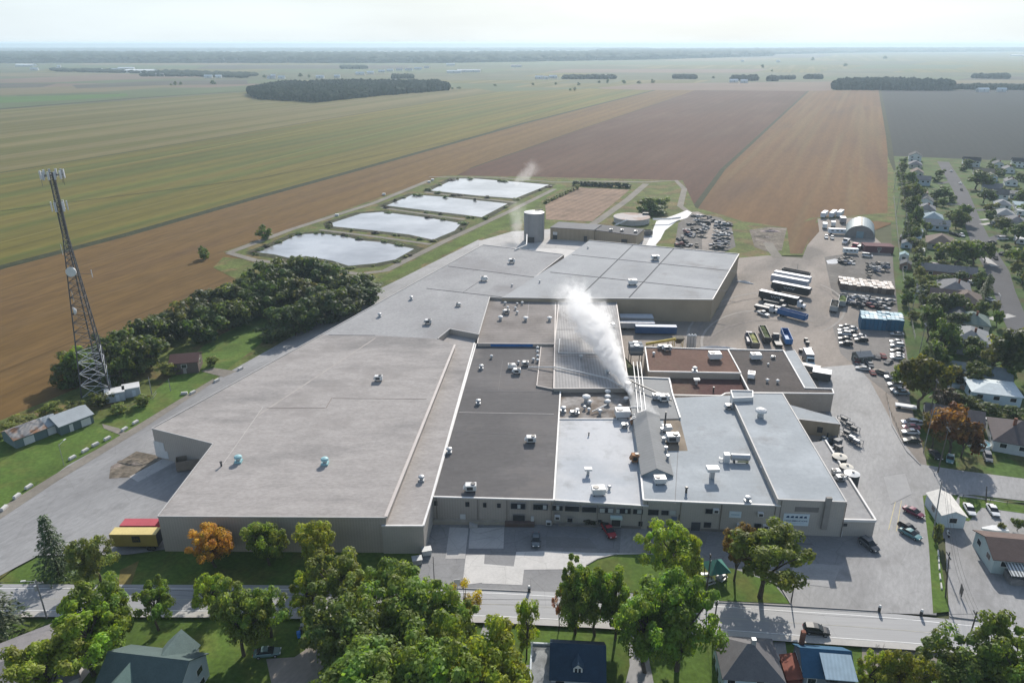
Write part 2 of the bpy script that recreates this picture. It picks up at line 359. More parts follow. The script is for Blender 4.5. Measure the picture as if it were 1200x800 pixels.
sheet('lawn', [(-120, 690), (-120, 545), (0, 494), (90, 456), (165, 402), (240, 362), (300, 340), (250, 314), (262, 302), (430, 318), (560, 270), (570, 285), (440, 350), (300, 430), (250, 480), (0, 680)], rough_m, .30)
sheet('lawn', [(-120, 620), (0, 600), (90, 540), (180, 490), (262, 437), (330, 385), (300, 370), (240, 405), (170, 470), (120, 492), (0, 505), (-120, 540)], grass_m, .33)
sheet('lawn', [(-140, 880), (1380, 880), (1330, 760), (1095, 735), (560, 715), (-140, 715)], grass_m, .05)
sheet('lawn', [(-140, 700), (-140, 660), (0, 655), (60, 648), (200, 640), (500, 645), (492, 700)], grass_m, .06)
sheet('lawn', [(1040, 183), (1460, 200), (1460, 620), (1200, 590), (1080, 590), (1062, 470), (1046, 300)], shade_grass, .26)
sheet('lawn', [(560, 288), (800, 300), (870, 303), (920, 300), (944, 300), (952, 262), (1000, 257), (1049, 262), (1047, 200), (1040, 183), (1040, 250), (1000, 253), (950, 256), (926, 268), (900, 264), (870, 260), (845, 252), (815, 244), (800, 212), (640, 208), (520, 206), (262, 296), (430, 330)], rough_m, .31)
sheet('lawn', [(436, 337), (500, 308), (556, 283), (604, 262), (640, 232), (664, 219), (655, 216), (600, 249), (524, 287), (455, 321)], mat('bank_grass', (.09, .125, .025), .25, .1, .95, .1, fine=.25, fscale=1, bump=.3, bscale=2), .34)
# yard, lanes and the front lot
sheet('yard', [(690, 372), (838, 368), (866, 303), (900, 300), (940, 303), (946, 288), (960, 272), (958, 257), (1000, 256), (1044, 296), (1047, 335), (1058, 400), (1066, 470), (1085, 540), (1090, 590), (1030, 640), (900, 560), (760, 450)], gravel_m, .34)
sheet('lane', [(955, 432), (1003, 428), (1020, 448), (1040, 486), (1055, 515), (1078, 545), (1130, 553), (1200, 562), (1460, 590), (1460, 640), (1200, 588), (1140, 581), (1086, 581), (1092, 650), (1097, 722), (1027, 719), (1022, 640), (985, 560)], asphalt_m, .36)
sheet('front_lot', [(488, 692), (494, 640), (500, 600), (760, 600), (1040, 600), (1086, 581), (1092, 650), (1097, 722), (1027, 719), (835, 707), (567, 692)], dark_asphalt, .352)
sheet('front_lot', [(930, 690), (1000, 655), (1040, 640), (1091, 640), (1097, 721), (1027, 718), (925, 711)], asphalt_m, .37)
sheet('side_lot', [(1107, 632), (1097, 632), (1124, 580), (1460, 640), (1460, 780), (1200, 737), (1112, 727)], asphalt_m, .38)
sheet('left_lot', [(-140, 720), (-140, 690), (0, 606), (80, 546), (150, 508), (250, 447), (320, 408), (390, 366), (470, 327), (560, 282), (600, 285), (500, 360), (300, 520), (230, 640), (150, 651), (45, 652), (0, 676)], asphalt_m, .355)
sheet('plant_yard', [(560, 300), (562, 283), (600, 272), (660, 268), (770, 275), (768, 300), (700, 310)], conc_m, .36)
sheet('plant_yard', [(620, 292), (655, 292), (700, 297), (690, 305), (622, 303)], conc2_m, .38)
for px in ([(527, 619), (549, 620), (545, 656), (522, 656)], [(551, 620), (591, 619), (590, 644), (549, 644)], [(546, 652), (568, 651), (566, 684), (542, 687)]):
    sheet('concrete_slab', px, conc_m if px[0][0] != 546 else conc2_m, .385)
sheet('concrete_slab', [(566, 662), (602, 665), (605, 648), (640, 647), (690, 649), (757, 650), (722, 651), (698, 659), (690, 668), (614, 669), (612, 687), (565, 685)], conc2_m, .386)
sheet('concrete_slab', [(728, 617), (760, 618), (752, 650), (726, 650)], asphalt_m, .38)
sheet('island_lawn', [(688, 664), (698, 658), (710, 654), (724, 651.5), (748, 651), (790, 652), (860, 668), (905, 684), (926, 709), (835, 705), (700, 692), (670, 690)], grass_m, .42)
sheet('strip_lawn', [(1081, 582), (1098, 580), (1104, 632), (1098, 636), (1112, 718), (1093, 720), (1088, 640)], grass_m, .42)
sheet('strip_lawn', [(1124, 583), (1200, 593), (1460, 632), (1460, 645), (1200, 603), (1150, 596), (1135, 612), (1124, 610)], grass_m, .42)
sheet('gravel_patch', [(130, 548), (160, 530), (190, 536), (196, 542), (158, 560), (128, 562)], rubble_m, .385)
sheet('concrete_ramp', [(152, 560), (196, 536), (208, 541), (162, 566)], conc_m, .39)
sheet('path', [(236, 436), (250, 432), (278, 436), (262, 443)], track_m, .40)
sheet('path', [(120, 498), (140, 503), (150, 510), (144, 512), (122, 503)], track_m, .40)
sheet('path', [(-40, 622), (60, 560), (160, 500), (250, 445), (252, 448), (164, 506), (66, 566), (-30, 630)], track_m, .395)
sheet('dry_patch', [(141, 668), (163, 657), (152, 690), (138, 690)], dry_m, .1)
sheet('dry_patch', [(485, 660), (494, 655), (488, 690), (478, 690)], dry_m, .1)
# main road
RT = [(-160, 686), (0, 686), (150, 686.5), (300, 687), (567, 691), (700, 698), (835, 707), (1029, 719), (1110, 727), (1200, 737), (1400, 765)]
RB = [(-160, 723), (0, 723), (150, 723), (300, 724), (580, 730), (700, 736), (835, 745), (909, 751), (1060, 761), (1200, 773), (1400, 798)]
sheet('road', RT + RB[::-1], road_m, .43)
def lerp_line(t, w): # a painted line at fraction t between the two road edges
    pts = []
    def at(E, u):
        for a, b in zip(E, E[1:]):
            if a[0] <= u <= b[0]: return a[1] + (b[1] - a[1]) * (u - a[0]) / (b[0] - a[0])
    for u in range(-140, 1400, 60): pts.append((u, at(RT, u) * (1 - t) + at(RB, u) * t))
    return pts
ribbon('road_marking', lerp_line(.13, 0), .16, white_line, .446)
ribbon('road_marking', lerp_line(.83, 0), .16, white_line, .446)
ribbon('road_marking', lerp_line(.47, 0), .14, mat('faded_paint', (.40, .385, .33), .15, 1, .8, .2), .446)
kb = MB()
pts = lerp_line(.965, 0)
ribbon('sidewalk', pts, 1.5, pave_m, .56)
for px in ([(1041, 622), (1050, 585)], [(1050, 624), (1056, 588)]): ribbon('lot_marking', px, .14, yellow_line, .40)
kerb_m = mat('kerb_concrete', (.33, .32, .31), .1, .5)
for px in ([(496, 689.5), (567, 692.5), (622, 695)], [(722, 651), (700, 656.5), (687, 664)], [(900, 682), (914, 689), (926, 709)], [(835, 707), (930, 712), (1030, 718)], [(1112, 724), (1150, 729)], [(1040, 470), (1045, 500), (1062, 530), (1078, 546)]):
    P = [g(u, v) for u, v in px]; b = MB()
    rings = []
    for i, p in enumerate(P):
        d = (P[min(i + 1, len(P) - 1)] - P[max(i - 1, 0)]).normalized(); n = Vector((-d.y, d.x, 0)) * .11
        rings.append([p + n, p - n, p - n + Vector((0, 0, .58)), p + n + Vector((0, 0, .58))])
    b.loft(rings); tag(b.build('kerb', kerb_m), kind='structure')
# driveways by the near houses
sheet('driveway', [(336, 812), (345, 785), (358, 760), (368, 728), (385, 728), (380, 770), (376, 820)], track_m, .09)
sheet('driveway', [(318, 800), (312, 772), (345, 770), (360, 760), (366, 790), (345, 812)], gravel_m, .10)
sheet('driveway', [(735, 738), (752, 740), (760, 770), (770, 820), (728, 820), (738, 780)], asphalt_m, .09)
sheet('driveway', [(568, 729), (600, 733), (590, 752), (560, 750)], asphalt_m, .09)
sheet('driveway', [(907, 752), (920, 752), (930, 820), (912, 820)], asphalt_m, .09)
sheet('driveway', [(605, 800), (612, 780), (628, 778), (622, 812)], asphalt_m, .09)
sheet('driveway', [(1010, 757), (1100, 765), (1092, 800), (1010, 795)], track_m, .09)
sheet('driveway', [(70, 800), (104, 776), (112, 778), (86, 812)], conc_m, .09)
# residential street on the right
STR = [(1095, 187), (1105, 190), (1126, 225), (1140, 262), (1152, 290), (1168, 317), (1176, 340), (1188, 372), (1202, 400), (1240, 470)]
ribbon('street', STR[1:], [9.5] * 3 + [10] * 2 + [8.5] * 4, street_m, .33)
for px, w in (([(1152, 290), (1164, 280), (1176, 276)], 5), ([(1144, 247), (1158, 246), (1172, 245)], 5), ([(1150, 264), (1162, 262)], 3.5), ([(1149, 258.5), (1158, 257.5)], 3), ([(1166, 313), (1153, 302)], 3.5), ([(1178, 350), (1165, 338), (1140, 334)], 4), ([(1186, 370), (1160, 375)], 3.5), ([(1130, 240), (1110, 240)], 4), ([(1168, 300), (1182, 296)], 4), ([(1120, 212), (1100, 216)], 4)):
    ribbon('driveway', px, w, conc_m if w < 3.6 else street_m, .36)
# ponds
water_m = bpy.data.materials.new('pond_water'); water_m.use_nodes = True
_n = water_m.node_tree.nodes; _b = _n['Principled BSDF']
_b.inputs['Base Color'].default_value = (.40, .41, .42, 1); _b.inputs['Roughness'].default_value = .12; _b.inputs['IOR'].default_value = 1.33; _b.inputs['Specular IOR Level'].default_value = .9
_t = _n.new('ShaderNodeTexCoord'); _z = _n.new('ShaderNodeTexNoise'); _z.inputs['Scale'].default_value = .5; _z.inputs['Detail'].default_value = 3
_bp = _n.new('ShaderNodeBump'); _bp.inputs['Strength'].default_value = .25; _bp.inputs['Distance'].default_value = .15
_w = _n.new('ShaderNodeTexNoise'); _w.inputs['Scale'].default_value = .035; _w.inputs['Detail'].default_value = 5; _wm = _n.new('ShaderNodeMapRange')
for k, x in ((1, .35), (2, .65), (3, .22), (4, .40)): _wm.inputs[k].default_value = x  # pale base greys: the bright sky's reflection is put into the water colour
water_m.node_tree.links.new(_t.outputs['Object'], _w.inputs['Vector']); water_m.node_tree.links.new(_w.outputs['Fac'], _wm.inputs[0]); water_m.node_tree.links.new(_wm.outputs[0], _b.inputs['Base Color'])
water_m.node_tree.links.new(_t.outputs['Object'], _z.inputs['Vector']); water_m.node_tree.links.new(_z.outputs['Fac'], _bp.inputs['Height']); water_m.node_tree.links.new(_bp.outputs[0], _b.inputs['Normal'])
PONDS = [[(296, 297), (325, 286), (347, 276), (375, 274), (405, 277), (425, 282), (450, 284), (487, 292), (465, 305), (440, 310), (405, 313), (385, 307), (357, 302), (342, 305), (320, 300)],
         [(387, 262), (422, 251), (450, 249), (500, 255), (542, 262), (535, 271), (507, 282), (475, 276), (440, 272), (390, 267)],
         [(450, 242), (483, 229), (520, 231), (596, 239), (567, 255), (550, 254), (500, 248)],
         [(502, 224), (532, 210), (560, 210), (644, 217), (605, 233), (557, 230)]]
PONDS = [[(sum(a[0] for a in p) / len(p) + (u - sum(a[0] for a in p) / len(p)) * 1.045, sum(a[1] for a in p) / len(p) + (v - sum(a[1] for a in p) / len(p)) * 1.06) for u, v in p] for p in PONDS]
for p in PONDS:
    q = []
    for i, a in enumerate(p):
        b_ = p[(i + 1) % len(p)]
        q += [a, ((a[0] * 2 + b_[0]) / 3 + rnd.uniform(-.6, .6), (a[1] * 2 + b_[1]) / 3 + rnd.uniform(-.25, .25)), ((a[0] + 2 * b_[0]) / 3 + rnd.uniform(-.6, .6), (a[1] + 2 * b_[1]) / 3 + rnd.uniform(-.25, .25))]
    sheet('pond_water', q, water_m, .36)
ribbon('track', [(268, 297), (340, 270), (440, 238), (503, 212)], 4.5, track_m, .37)
ribbon('track', [(268, 297), (300, 306), (360, 312), (420, 322), (452, 318), (520, 284), (600, 247), (650, 222)], 4, track_m, .375)
for p in PONDS:
    q = [p[i] for i in range(len(p))] + [p[0]]
    ribbon('bank_growth', q, 5.5, mat('bank_growth', (.04, .044, .02), .4, .3, .95, .1, fine=.3, fscale=1.5, c2=(.09, .075, .045), c2scale=.2), .366)
for px in ([(375, 270), (440, 278), (505, 287)], [(447, 244), (500, 252), (545, 258)], [(498, 226), (560, 233), (606, 238)], [(503, 208), (580, 208.5), (650, 214), (690, 214)]): ribbon('track', px, 3, track_m, .38)
ribbon('track', [(757, 216), (735, 235), (700, 260), (690, 266)], 5, track_m, .39)
ribbon('track', [(690, 213), (757, 214), (792, 212), (802, 222), (797, 242), (808, 250)], 4, track_m, .391)
sheet('sludge_bed', [(673, 220), (738, 223), (694, 260), (640, 258), (639, 241)], mud_m, .36)
sheet('lime_track', [(805, 247), (811, 250), (805, 256), (793, 260), (779, 271), (774, 281), (768, 288), (756, 290), (762, 278), (769, 260), (790, 253)], lime_m, .40)
sheet('scrap_ground', [(795, 262), (812, 250), (845, 256), (857, 265), (862, 290), (842, 299), (790, 292)], scrap_dirt, .37)
ribbon('track', [(813, 249), (835, 260), (838, 270), (829, 282), (830, 297)], 6, gravel_m, .39)
sheet('rubble_patch', [(878, 270), (900, 267), (922, 268), (916, 294), (900, 296), (884, 290)], rubble_m, .36)
ribbon('track', [(912, 303), (904, 293), (900, 285)], 5, track_m, .38)
sheet('scrap_ground', [(966, 302), (1000, 297), (1046, 300), (1047, 320), (1056, 400), (1000, 362), (975, 345)], scrap_dirt, .36)
sheet('parking', [(975, 382), (1010, 380), (1058, 388), (1068, 450), (1050, 470), (1015, 442), (985, 415)], mat('parking_gravel', (.195, .18, .165), .14, .1, .9, .15, fine=.12, fscale=1.4), .355)
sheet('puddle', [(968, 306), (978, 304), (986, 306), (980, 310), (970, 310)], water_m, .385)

# worn patches and tyre marks on the paved yards
patch_m = mat('asphalt_patch', (.165, .163, .162), .12, .3, .85, .3, fine=.08, fscale=2); patch2 = mat('pale_asphalt_patch', (.30, .295, .288), .1, .3, .85, .3, fine=.06, fscale=2)
tyre_mark = mat('tyre_mark', (.228, .226, .223), .12, .5, .8, .3, fine=.1, fscale=2); dirt_mark = mat('wheel_rut', (.225, .20, .178), .15, .3, .95, .1, fine=.12, fscale=1.2); pale_rut = mat('pale_rut', (.31, .285, .255), .12, .3, .95, .1, fine=.1, fscale=1.2)
for i, px in enumerate(([(640, 630), (690, 632), (700, 644), (640, 643)], [(790, 622), (830, 626), (826, 640), (790, 638)], [(930, 660), (985, 664), (975, 690), (925, 684)], [(1035, 560), (1060, 556), (1068, 580), (1044, 592)])):
    sheet('asphalt_patch', px, (patch_m, patch2)[i in (2, 3)], .4005 + .003 * i)
def arc(u, v, r, a0, a1, w, m, z, sq=.36):
    ribbon('tyre_mark', [(u + r * math.cos(R(a0 + (a1 - a0) * k / 14)), v + r * sq * math.sin(R(a0 + (a1 - a0) * k / 14))) for k in range(15)], w, m, z)
for i, (u, v, r, a0, a1) in enumerate(((890, 400, 60, 120, 260), (890, 402, 68, 120, 265), (900, 396, 84, 130, 270), (905, 398, 100, 135, 275), (930, 360, 50, 300, 420), (932, 362, 58, 300, 415), (960, 350, 40, 100, 200), (960, 352, 46, 100, 205), (900, 420, 80, 200, 280))):
    arc(u, v, r, a0, a1, .9, (dirt_mark, pale_rut)[i % 2], .366 + .004 * i, .55)

# ================================================================== HAZE
hm = bpy.data.materials.new('haze_air'); hm.use_nodes = True
_N = hm.node_tree.nodes; _N.remove(_N['Principled BSDF']); _pv = _N.new('ShaderNodeVolumePrincipled')
_pv.inputs['Color'].default_value = (.68, .86, 1, 1); _pv.inputs['Density'].default_value = HAZE_DENSITY; _pv.inputs['Anisotropy'].default_value = .25
hm.node_tree.links.new(_pv.outputs[0], _N['Material Output'].inputs['Volume'])
hb = MB(); hb.box(0, 8900, -1, 30000, 18200, 106)
tag(hb.build('haze', hm), kind='stuff')

# ================================================================== THE FACTORY
beige_roof = mat('beige_gravel_roof', (.345, .32, .30), .09, .35, .95, .1, fine=.12, fscale=2.2, c2=(.245, .23, .218), c2scale=.06, stretch=(R(2), 2.2), bump=.2, bscale=5, grid=(R(2), 30, 2.4, .05), stain=(.045, .54, .70, (.265, .243, .226)))
gray_roof = mat('grey_gravel_roof', (.33, .325, .32), .10, .1, .95, .1, fine=.09, fscale=1.1, c2=(.285, .28, .278), c2scale=.05, bump=.2, bscale=5, grid=(R(62), 30, 3, .05), stain=(.05, .55, .7, (.26, .25, .245)))
ne_roof = mat('grey_membrane_roof', (.335, .34, .342), .09, .07, .9, .15, fine=.05, fscale=1.2, c2=(.29, .295, .30), c2scale=.04, grid=(R(62), 24, 2.6, .06), stain=(.06, .56, .7, (.265, .26, .255)))
dark_roof = mat('dark_membrane_roof', (.125, .118, .115), .10, .07, .95, .12, fine=.08, fscale=1.2, c2=(.155, .145, .14), c2scale=.05, stretch=(R(2), 2), grid=(R(2), 15, 2.0, .12), stain=(.07, .56, .72, (.17, .155, .145)))
taupe_roof = mat('taupe_membrane_roof', (.235, .212, .195), .13, .12, .95, .12, fine=.08, fscale=1.2, c2=(.185, .165, .15), c2scale=.08, stripe=(R(2), 2.2, .05))
ribbed_roof = mat('ribbed_grey_roof', (.30, .288, .278), .14, .12, .8, .2, fine=.07, fscale=1.5, c2=(.215, .20, .19), c2scale=.1, stripe=(R(88), .9, .12))
dirty_roof = mat('stained_brown_roof', (.17, .14, .115), .3, .15, .95, .12, fine=.2, fscale=1, c2=(.27, .25, .23), c2scale=.12, c2lo=.5, c2hi=.6)
blue_roof = mat('pale_blue_membrane_roof', (.39, .41, .43), .09, .06, .8, .2, fine=.035, fscale=1.2, c2=(.47, .475, .48), c2scale=.05, c2lo=.45, c2hi=.6, grid=(R(2), 14, 2.2, .06), stain=(.09, .56, .75, (.27, .27, .265)))
steel_roof = mat('blue_grey_membrane_roof', (.315, .34, .355), .10, .08, .8, .2, fine=.05, fscale=1.2, c2=(.36, .385, .40), c2scale=.08, grid=(R(2), 12, 1.9, .07), stain=(.10, .56, .75, (.24, .245, .245)))
metal_gray_roof = mat('grey_seam_roof', (.20, .205, .205), .08, .2, .75, .25, fine=.05, fscale=1.5, stripe=(R(4), 1.2, .04))
brown_roof = mat('brown_gravel_roof', (.145, .088, .068), .12, .1, .95, .1, fine=.14, fscale=1.1, c2=(.17, .115, .085), c2scale=.08)
brown_roof2 = mat('tan_gravel_roof', (.15, .105, .08), .12, .1, .95, .1, fine=.16, fscale=1.1, c2=(.095, .05, .045), c2scale=.05, c2lo=.42, c2hi=.52)
char_roof = mat('charcoal_gravel_roof', (.098, .085, .078), .12, .1, .95, .1, fine=.14, fscale=1.1, c2=(.12, .10, .088), c2scale=.06)
siding = mat('taupe_siding', (.40, .35, .30), .05, .15, .7, .25, fine=.03, fscale=2, stripe=(R(90), .6, .05))
siding2 = mat('grey_siding', (.42, .385, .34), .05, .15, .7, .25, fine=.03, fscale=2, stripe=(R(90), .5, .03))
siding3 = mat('beige_brick', (.37, .325, .275), .07, .2, .85, .2, fine=.06, fscale=2)
tan_side = mat('tan_siding', (.33, .265, .185), .06, .15, .75, .25, fine=.03, fscale=2, stripe=(R(0), .6, .04))
coping_w = mat('white_coping', (.66, .64, .61), .08, .4, .6, .3)
coping_g = mat('grey_coping', (.40, .385, .365), .08, .4, .6, .3)
coping_p = mat('pink_coping', (.47, .42, .385), .08, .4, .6, .3)
seam_m = mat('dark_seam', (.07, .07, .075), .1, 1, .9, .1)
seam_l = mat('pale_seam', (.44, .41, .385), .08, 1, .8, .2)
glass_m = mat('window_glass', (.018, .022, .026), .3, .6, .08, 0, spec=.6) if False else mat('window_glass', (.018, .022, .026), .3, .6, .12, .6)
frame_w = mat('white_frame', (.62, .62, .60), .05, 1, .5, .35)
dark_m = mat('dark_metal', (.04, .04, .042), .15, 1, .5, .4)
galv = mat('galvanised_metal', (.40, .41, .415), .10, 1.2, .45, .5, metal=.35)
white_p = mat('white_painted_metal', (.60, .60, .585), .07, .8, .45, .4)
rust_m = mat('rusty_metal', (.33, .17, .085), .3, 1.5, .85, .2)
teal_p = mat('pale_teal_metal', (.28, .48, .50), .08, 1, .5, .35)
blue_tarp = mat('blue_tarp', (.02, .13, .36), .15, .6, .5, .35)

factory = thing('factory', 'sprawling flat roofed factory of many joined beige walled wings with steam rising', 'factory', g(600, 500))
WALLS = {}
def wing(label, px, H, rm, wm=siding, cop=coping_g, cw=.35, ch=.22, edges=None, z0=0):
    P = [g(u, v, H) for u, v in px]
    area = sum(P[i].x * P[(i + 1) % len(P)].y - P[(i + 1) % len(P)].x * P[i].y for i in range(len(P)))
    idx = list(range(len(P)))
    b = MB(); b.prism(P, z0, H - .02, 0, top=False)
    w = b.build('wing', wm, factory); w['label'] = label
    rb = MB(); Q = P if area > 0 else P[::-1]
    rb.face([(p.x, p.y, H) for p in Q]); rb.build('roof', rm, w)
    if cop:
        n = len(P)
        for i in idx:
            if edges is not None and i not in edges: continue
            a, c = P[i], P[(i + 1) % n]; d = (c - a); L = d.length
            if L < .5: continue
            d.normalize(); mid = (a + c) / 2
            cb = MB(); cb.box(mid.x, mid.y, H - .06 + .004 * (i % 5), L - .002, cw, ch + .06, math.atan2(d.y, d.x)); cb.build('coping', cop, w)
    return w
def seam(w, u0, v0, u1, v1, H, wd=.3, m=None, hz=.05):
    a, c = g(u0, v0, H), g(u1, v1, H); mid = (a + c) / 2
    b = MB(); b.box(mid.x, mid.y, H + .003, (c - a).length, wd, hz, math.atan2(c.y - a.y, c.x - a.x)); return b.build('seam', m or seam_m, w)

A = wing('huge beige gravel roofed warehouse wing', [(178, 502), (250, 520), (185, 605), (452, 606.5), (533, 404), (513, 397), (440, 393), (377, 392)], 8.8, beige_roof, siding, coping_g, .3, .18, [0, 1, 2, 3, 7])
S = wing('lower beige roofed strip beside the warehouse wing', [(447, 616), (496, 616), (505, 587), (556, 402), (560, 390), (535, 381), (500, 396), (520, 404)], 7.0, beige_roof, siding2, coping_w, .45, .2, [0, 1, 2])
Bw = wing('grey gravel roofed back wing', [(377, 392), (440, 393), (513, 397), (527, 385.5), (561, 392), (574, 348), (595, 349.5), (661, 298.5), (566, 287)], 8.8, gray_roof, siding, coping_g, .3, .2, [2, 3, 4, 6, 7, 8])
Dw = wing('large grey roofed north wing with tan walls', [(588, 349), (652, 350), (720, 350), (835, 351.5), (866, 298), (690, 282), (668, 298)], 9.2, ne_roof, tan_side, coping_g, .35, .3, [0, 1, 2, 3, 4])
E_ = wing('taupe roofed wing with white mushroom vents', [(568, 352), (655, 353), (650, 403), (559.5, 402.5)], 7.8, taupe_roof, siding, coping_p, .3, .15, [1, 2, 3])
Gw = wing('dark membrane roofed wing of the front', [(558, 403), (660, 404), (649, 586), (507, 582)], 6.8, dark_roof, siding, coping_w, .4, .2, [1, 2, 3])
G2 = wing('narrow brown raised strip between two roofs', [(634, 406), (653, 405), (649.5, 456), (629, 452)], 7.2, taupe_roof, siding, coping_p, .25, .12, [2, 3])
Fw = wing('ribbed grey roofed wing under the steam', [(651, 352), (722, 353), (737, 455), (649, 455.5)], 7.7, ribbed_roof, siding3, coping_p, .35, .2, [1, 2, 3])
F2 = wing('stained brown roofed wing crowded with vents', [(649, 456), (739, 454), (744, 491), (649, 491)], 6.4, dirty_roof, siding, coping_w, .35, .2, [1, 2, 3])
Hw = wing('pale blue roofed wing of the front', [(649, 490), (744, 490.5), (760, 593), (648, 586)], 6.35, blue_roof, siding2, coping_w, .35, .2, [2, 3])
Nw = wing('blue grey roofed wing with white equipment', [(787, 466), (862, 463), (915, 592.7), (754, 586), (751, 556), (741, 490), (790, 489)], 7.6, steel_roof, siding2, coping_w, .38, .22, [2, 3])
Ow = wing('tallest pale blue roofed block of the front', [(857, 464), (883, 461), (917, 461), (992, 588), (912, 585)], 9.2, steel_roof, siding2, coping_g, .3, .12)
Jw = wing('small grey roofed section with a white parapet', [(733, 442), (784, 444), (788, 462), (797, 490), (742, 491.5)], 7.9, metal_gray_roof, siding, coping_w, .4, .35, [0, 1, 2])
Kw = wing('brown gravel roofed block', [(756, 407), (853, 410), (868, 437.5), (760, 435.5)], 6.9, brown_roof, siding3, coping_w, .35, .3)
Lw = wing('lower brown roof behind a white parapet', [(783, 436), (868, 433), (880, 460), (850, 462), (845, 465), (788, 464)], 4.9, brown_roof2, siding, coping_w, .4, .5, [2, 3, 4, 5])
Mw = wing('charcoal gravel roofed wing', [(853, 409.7), (918, 411), (943, 455), (975, 456), (977, 461.5), (883, 460.5), (877, 457)], 6.0, char_roof, siding3, coping_w, .35, .28)
M2 = wing('bluish lean-to roof beside the charcoal roofed wing', [(917, 412), (931, 410), (958, 456), (943, 456)], 4.2, steel_roof, siding, coping_g, .2, .1, [1])
P1 = wing('blue grey canopy wing behind the tanks', [(922, 473), (979, 489), (985, 497), (928, 490)], 4.6, steel_roof, tan_side, coping_g, .25, .12, [1, 2])
P2 = wing('low grey roofed annex with a white parapet', [(945, 518), (967, 517), (1026, 611), (984, 610)], 4.2, gray_roof, siding2, coping_w, .4, .5, [1, 2])
Nb = wing('raised white parapet box on the roof corner', [(856.5, 458), (882, 458.5), (882, 466), (859, 467)], 10.2, steel_roof, white_p, coping_w, .3, .3, None, 7)
for a in ((500, 338, 596, 349), (525, 312, 627, 325)): seam(Bw, *a, 8.8, .5)
seam(Bw, 385, 392.5, 440, 393, 8.8, .25); seam(Bw, 542, 343, 566, 327, 8.8, .15)
for a in ((645, 319, 852, 341), (670, 298.5, 863, 318)): seam(Dw, *a, 9.2, .6)
for a in ((742, 287, 680, 347), (789.5, 291.5, 737, 349)): seam(Dw, *a, 9.2, .45, hz=.045)
seam(A, 452, 606, 533, 404.5, 8.8, .7, coping_p, .25)
for a in ((261, 544, 308, 477), (313, 478, 381, 478), (382, 478, 389, 466), (390, 466.5, 500, 467.5)): seam(A, *a, 8.8, .16, seam_l if a[0] < 300 else mat('brown_seam', (.22, .185, .16)))
seam(A, 300, 488, 440, 396, 8.8, .5, mat('pale_gravel_line', (.37, .335, .305)), .02)
for a in ((538, 483, 649, 485), (545, 458, 650, 459)): seam(Gw, *a, 6.8, .2, seam_l if a[0] == 538 else mat('grey_seam', (.19, .18, .175)))
for a in ((533, 505.5, 606, 509), (613, 509, 641, 510), (589, 422, 584, 457), (507, 512, 514, 512)): seam(Gw, *a, 6.8, .1, mat('grey_seam', (.19, .18, .175)), .03)
seam(Fw, 649, 417, 702, 418, 7.7, .3, dark_m); seam(Fw, 679, 420, 679, 454, 7.7, .25, seam_l); seam(Fw, 651, 386, 725, 386, 7.7, .2, mat('grey_seam'))
seam(E_, 620, 353, 618, 374, 7.8, .1, seam_l, .03)
seam(Nw, 791, 590, 796, 500, 7.6, .12, mat('grey_seam'), .03)
# the gable roofed monitor
def gable_on(label, px_e, ze, zr, px_r, rm, wm, z0):
    L0, L1, R1, R0 = [g(u, v, ze) for u, v in px_e]; r0, r1 = [g(u, v, zr) for u, v in px_r]
    b = MB(); d = Vector((0, 0, z0 - ze))
    w_ = [L0, L1, R1, R0]
    for p, q in ((L0, L1), (R1, R0)): b.face([p + d, q + d, q, p])
    b.face([L1 + d, R1 + d, R1, r1, L1]); b.face([R0 + d, L0 + d, L0, r0, R0])
    w = b.build('wing', wm, factory); w['label'] = label
    rb = MB(); up = Vector((0, 0, .12)); t = Vector((0, 0, .14))
    ov = (L1 - L0).normalized() * .35
    ring = lambda o: [L_ + up + o for L_ in ()]
    for (a, b2, c, e) in ((L0 - ov, r0 - ov, r1 + ov, L1 + ov), (r0 - ov, R0 - ov, R1 + ov, r1 + ov)):
        k = MB(); k.face([a + up, e + up, c + up, b2 + up]); k.face([a + up + t, b2 + up + t, c + up + t, e + up + t])
        for p, q in ((a, b2), (b2, c), (c, e), (e, a)): k.face([p + up, q + up, q + up + t, p + up + t])
        k.build('roof', rm, w)
    return w
Iw = gable_on('narrow gabled grey roof ridge', [(741, 487), (751, 557), (789, 557), (772, 487)], 7.9, 9.4, [(757, 482), (769.5, 549)], metal_gray_roof, mat('blue_grey_cladding', (.24, .29, .32)), 6.2)
ib = MB(); q = [g(u, v, 7.62) for u, v in ((777, 490), (797, 492), (806, 528), (782, 528))]; ib.face([(p.x, p.y, 7.62) for p in q][::-1]); ib.build('roof', mat('rusty_stained_roof', (.25, .205, .155), .2, .2, .95, .1, fine=.1), Nw)

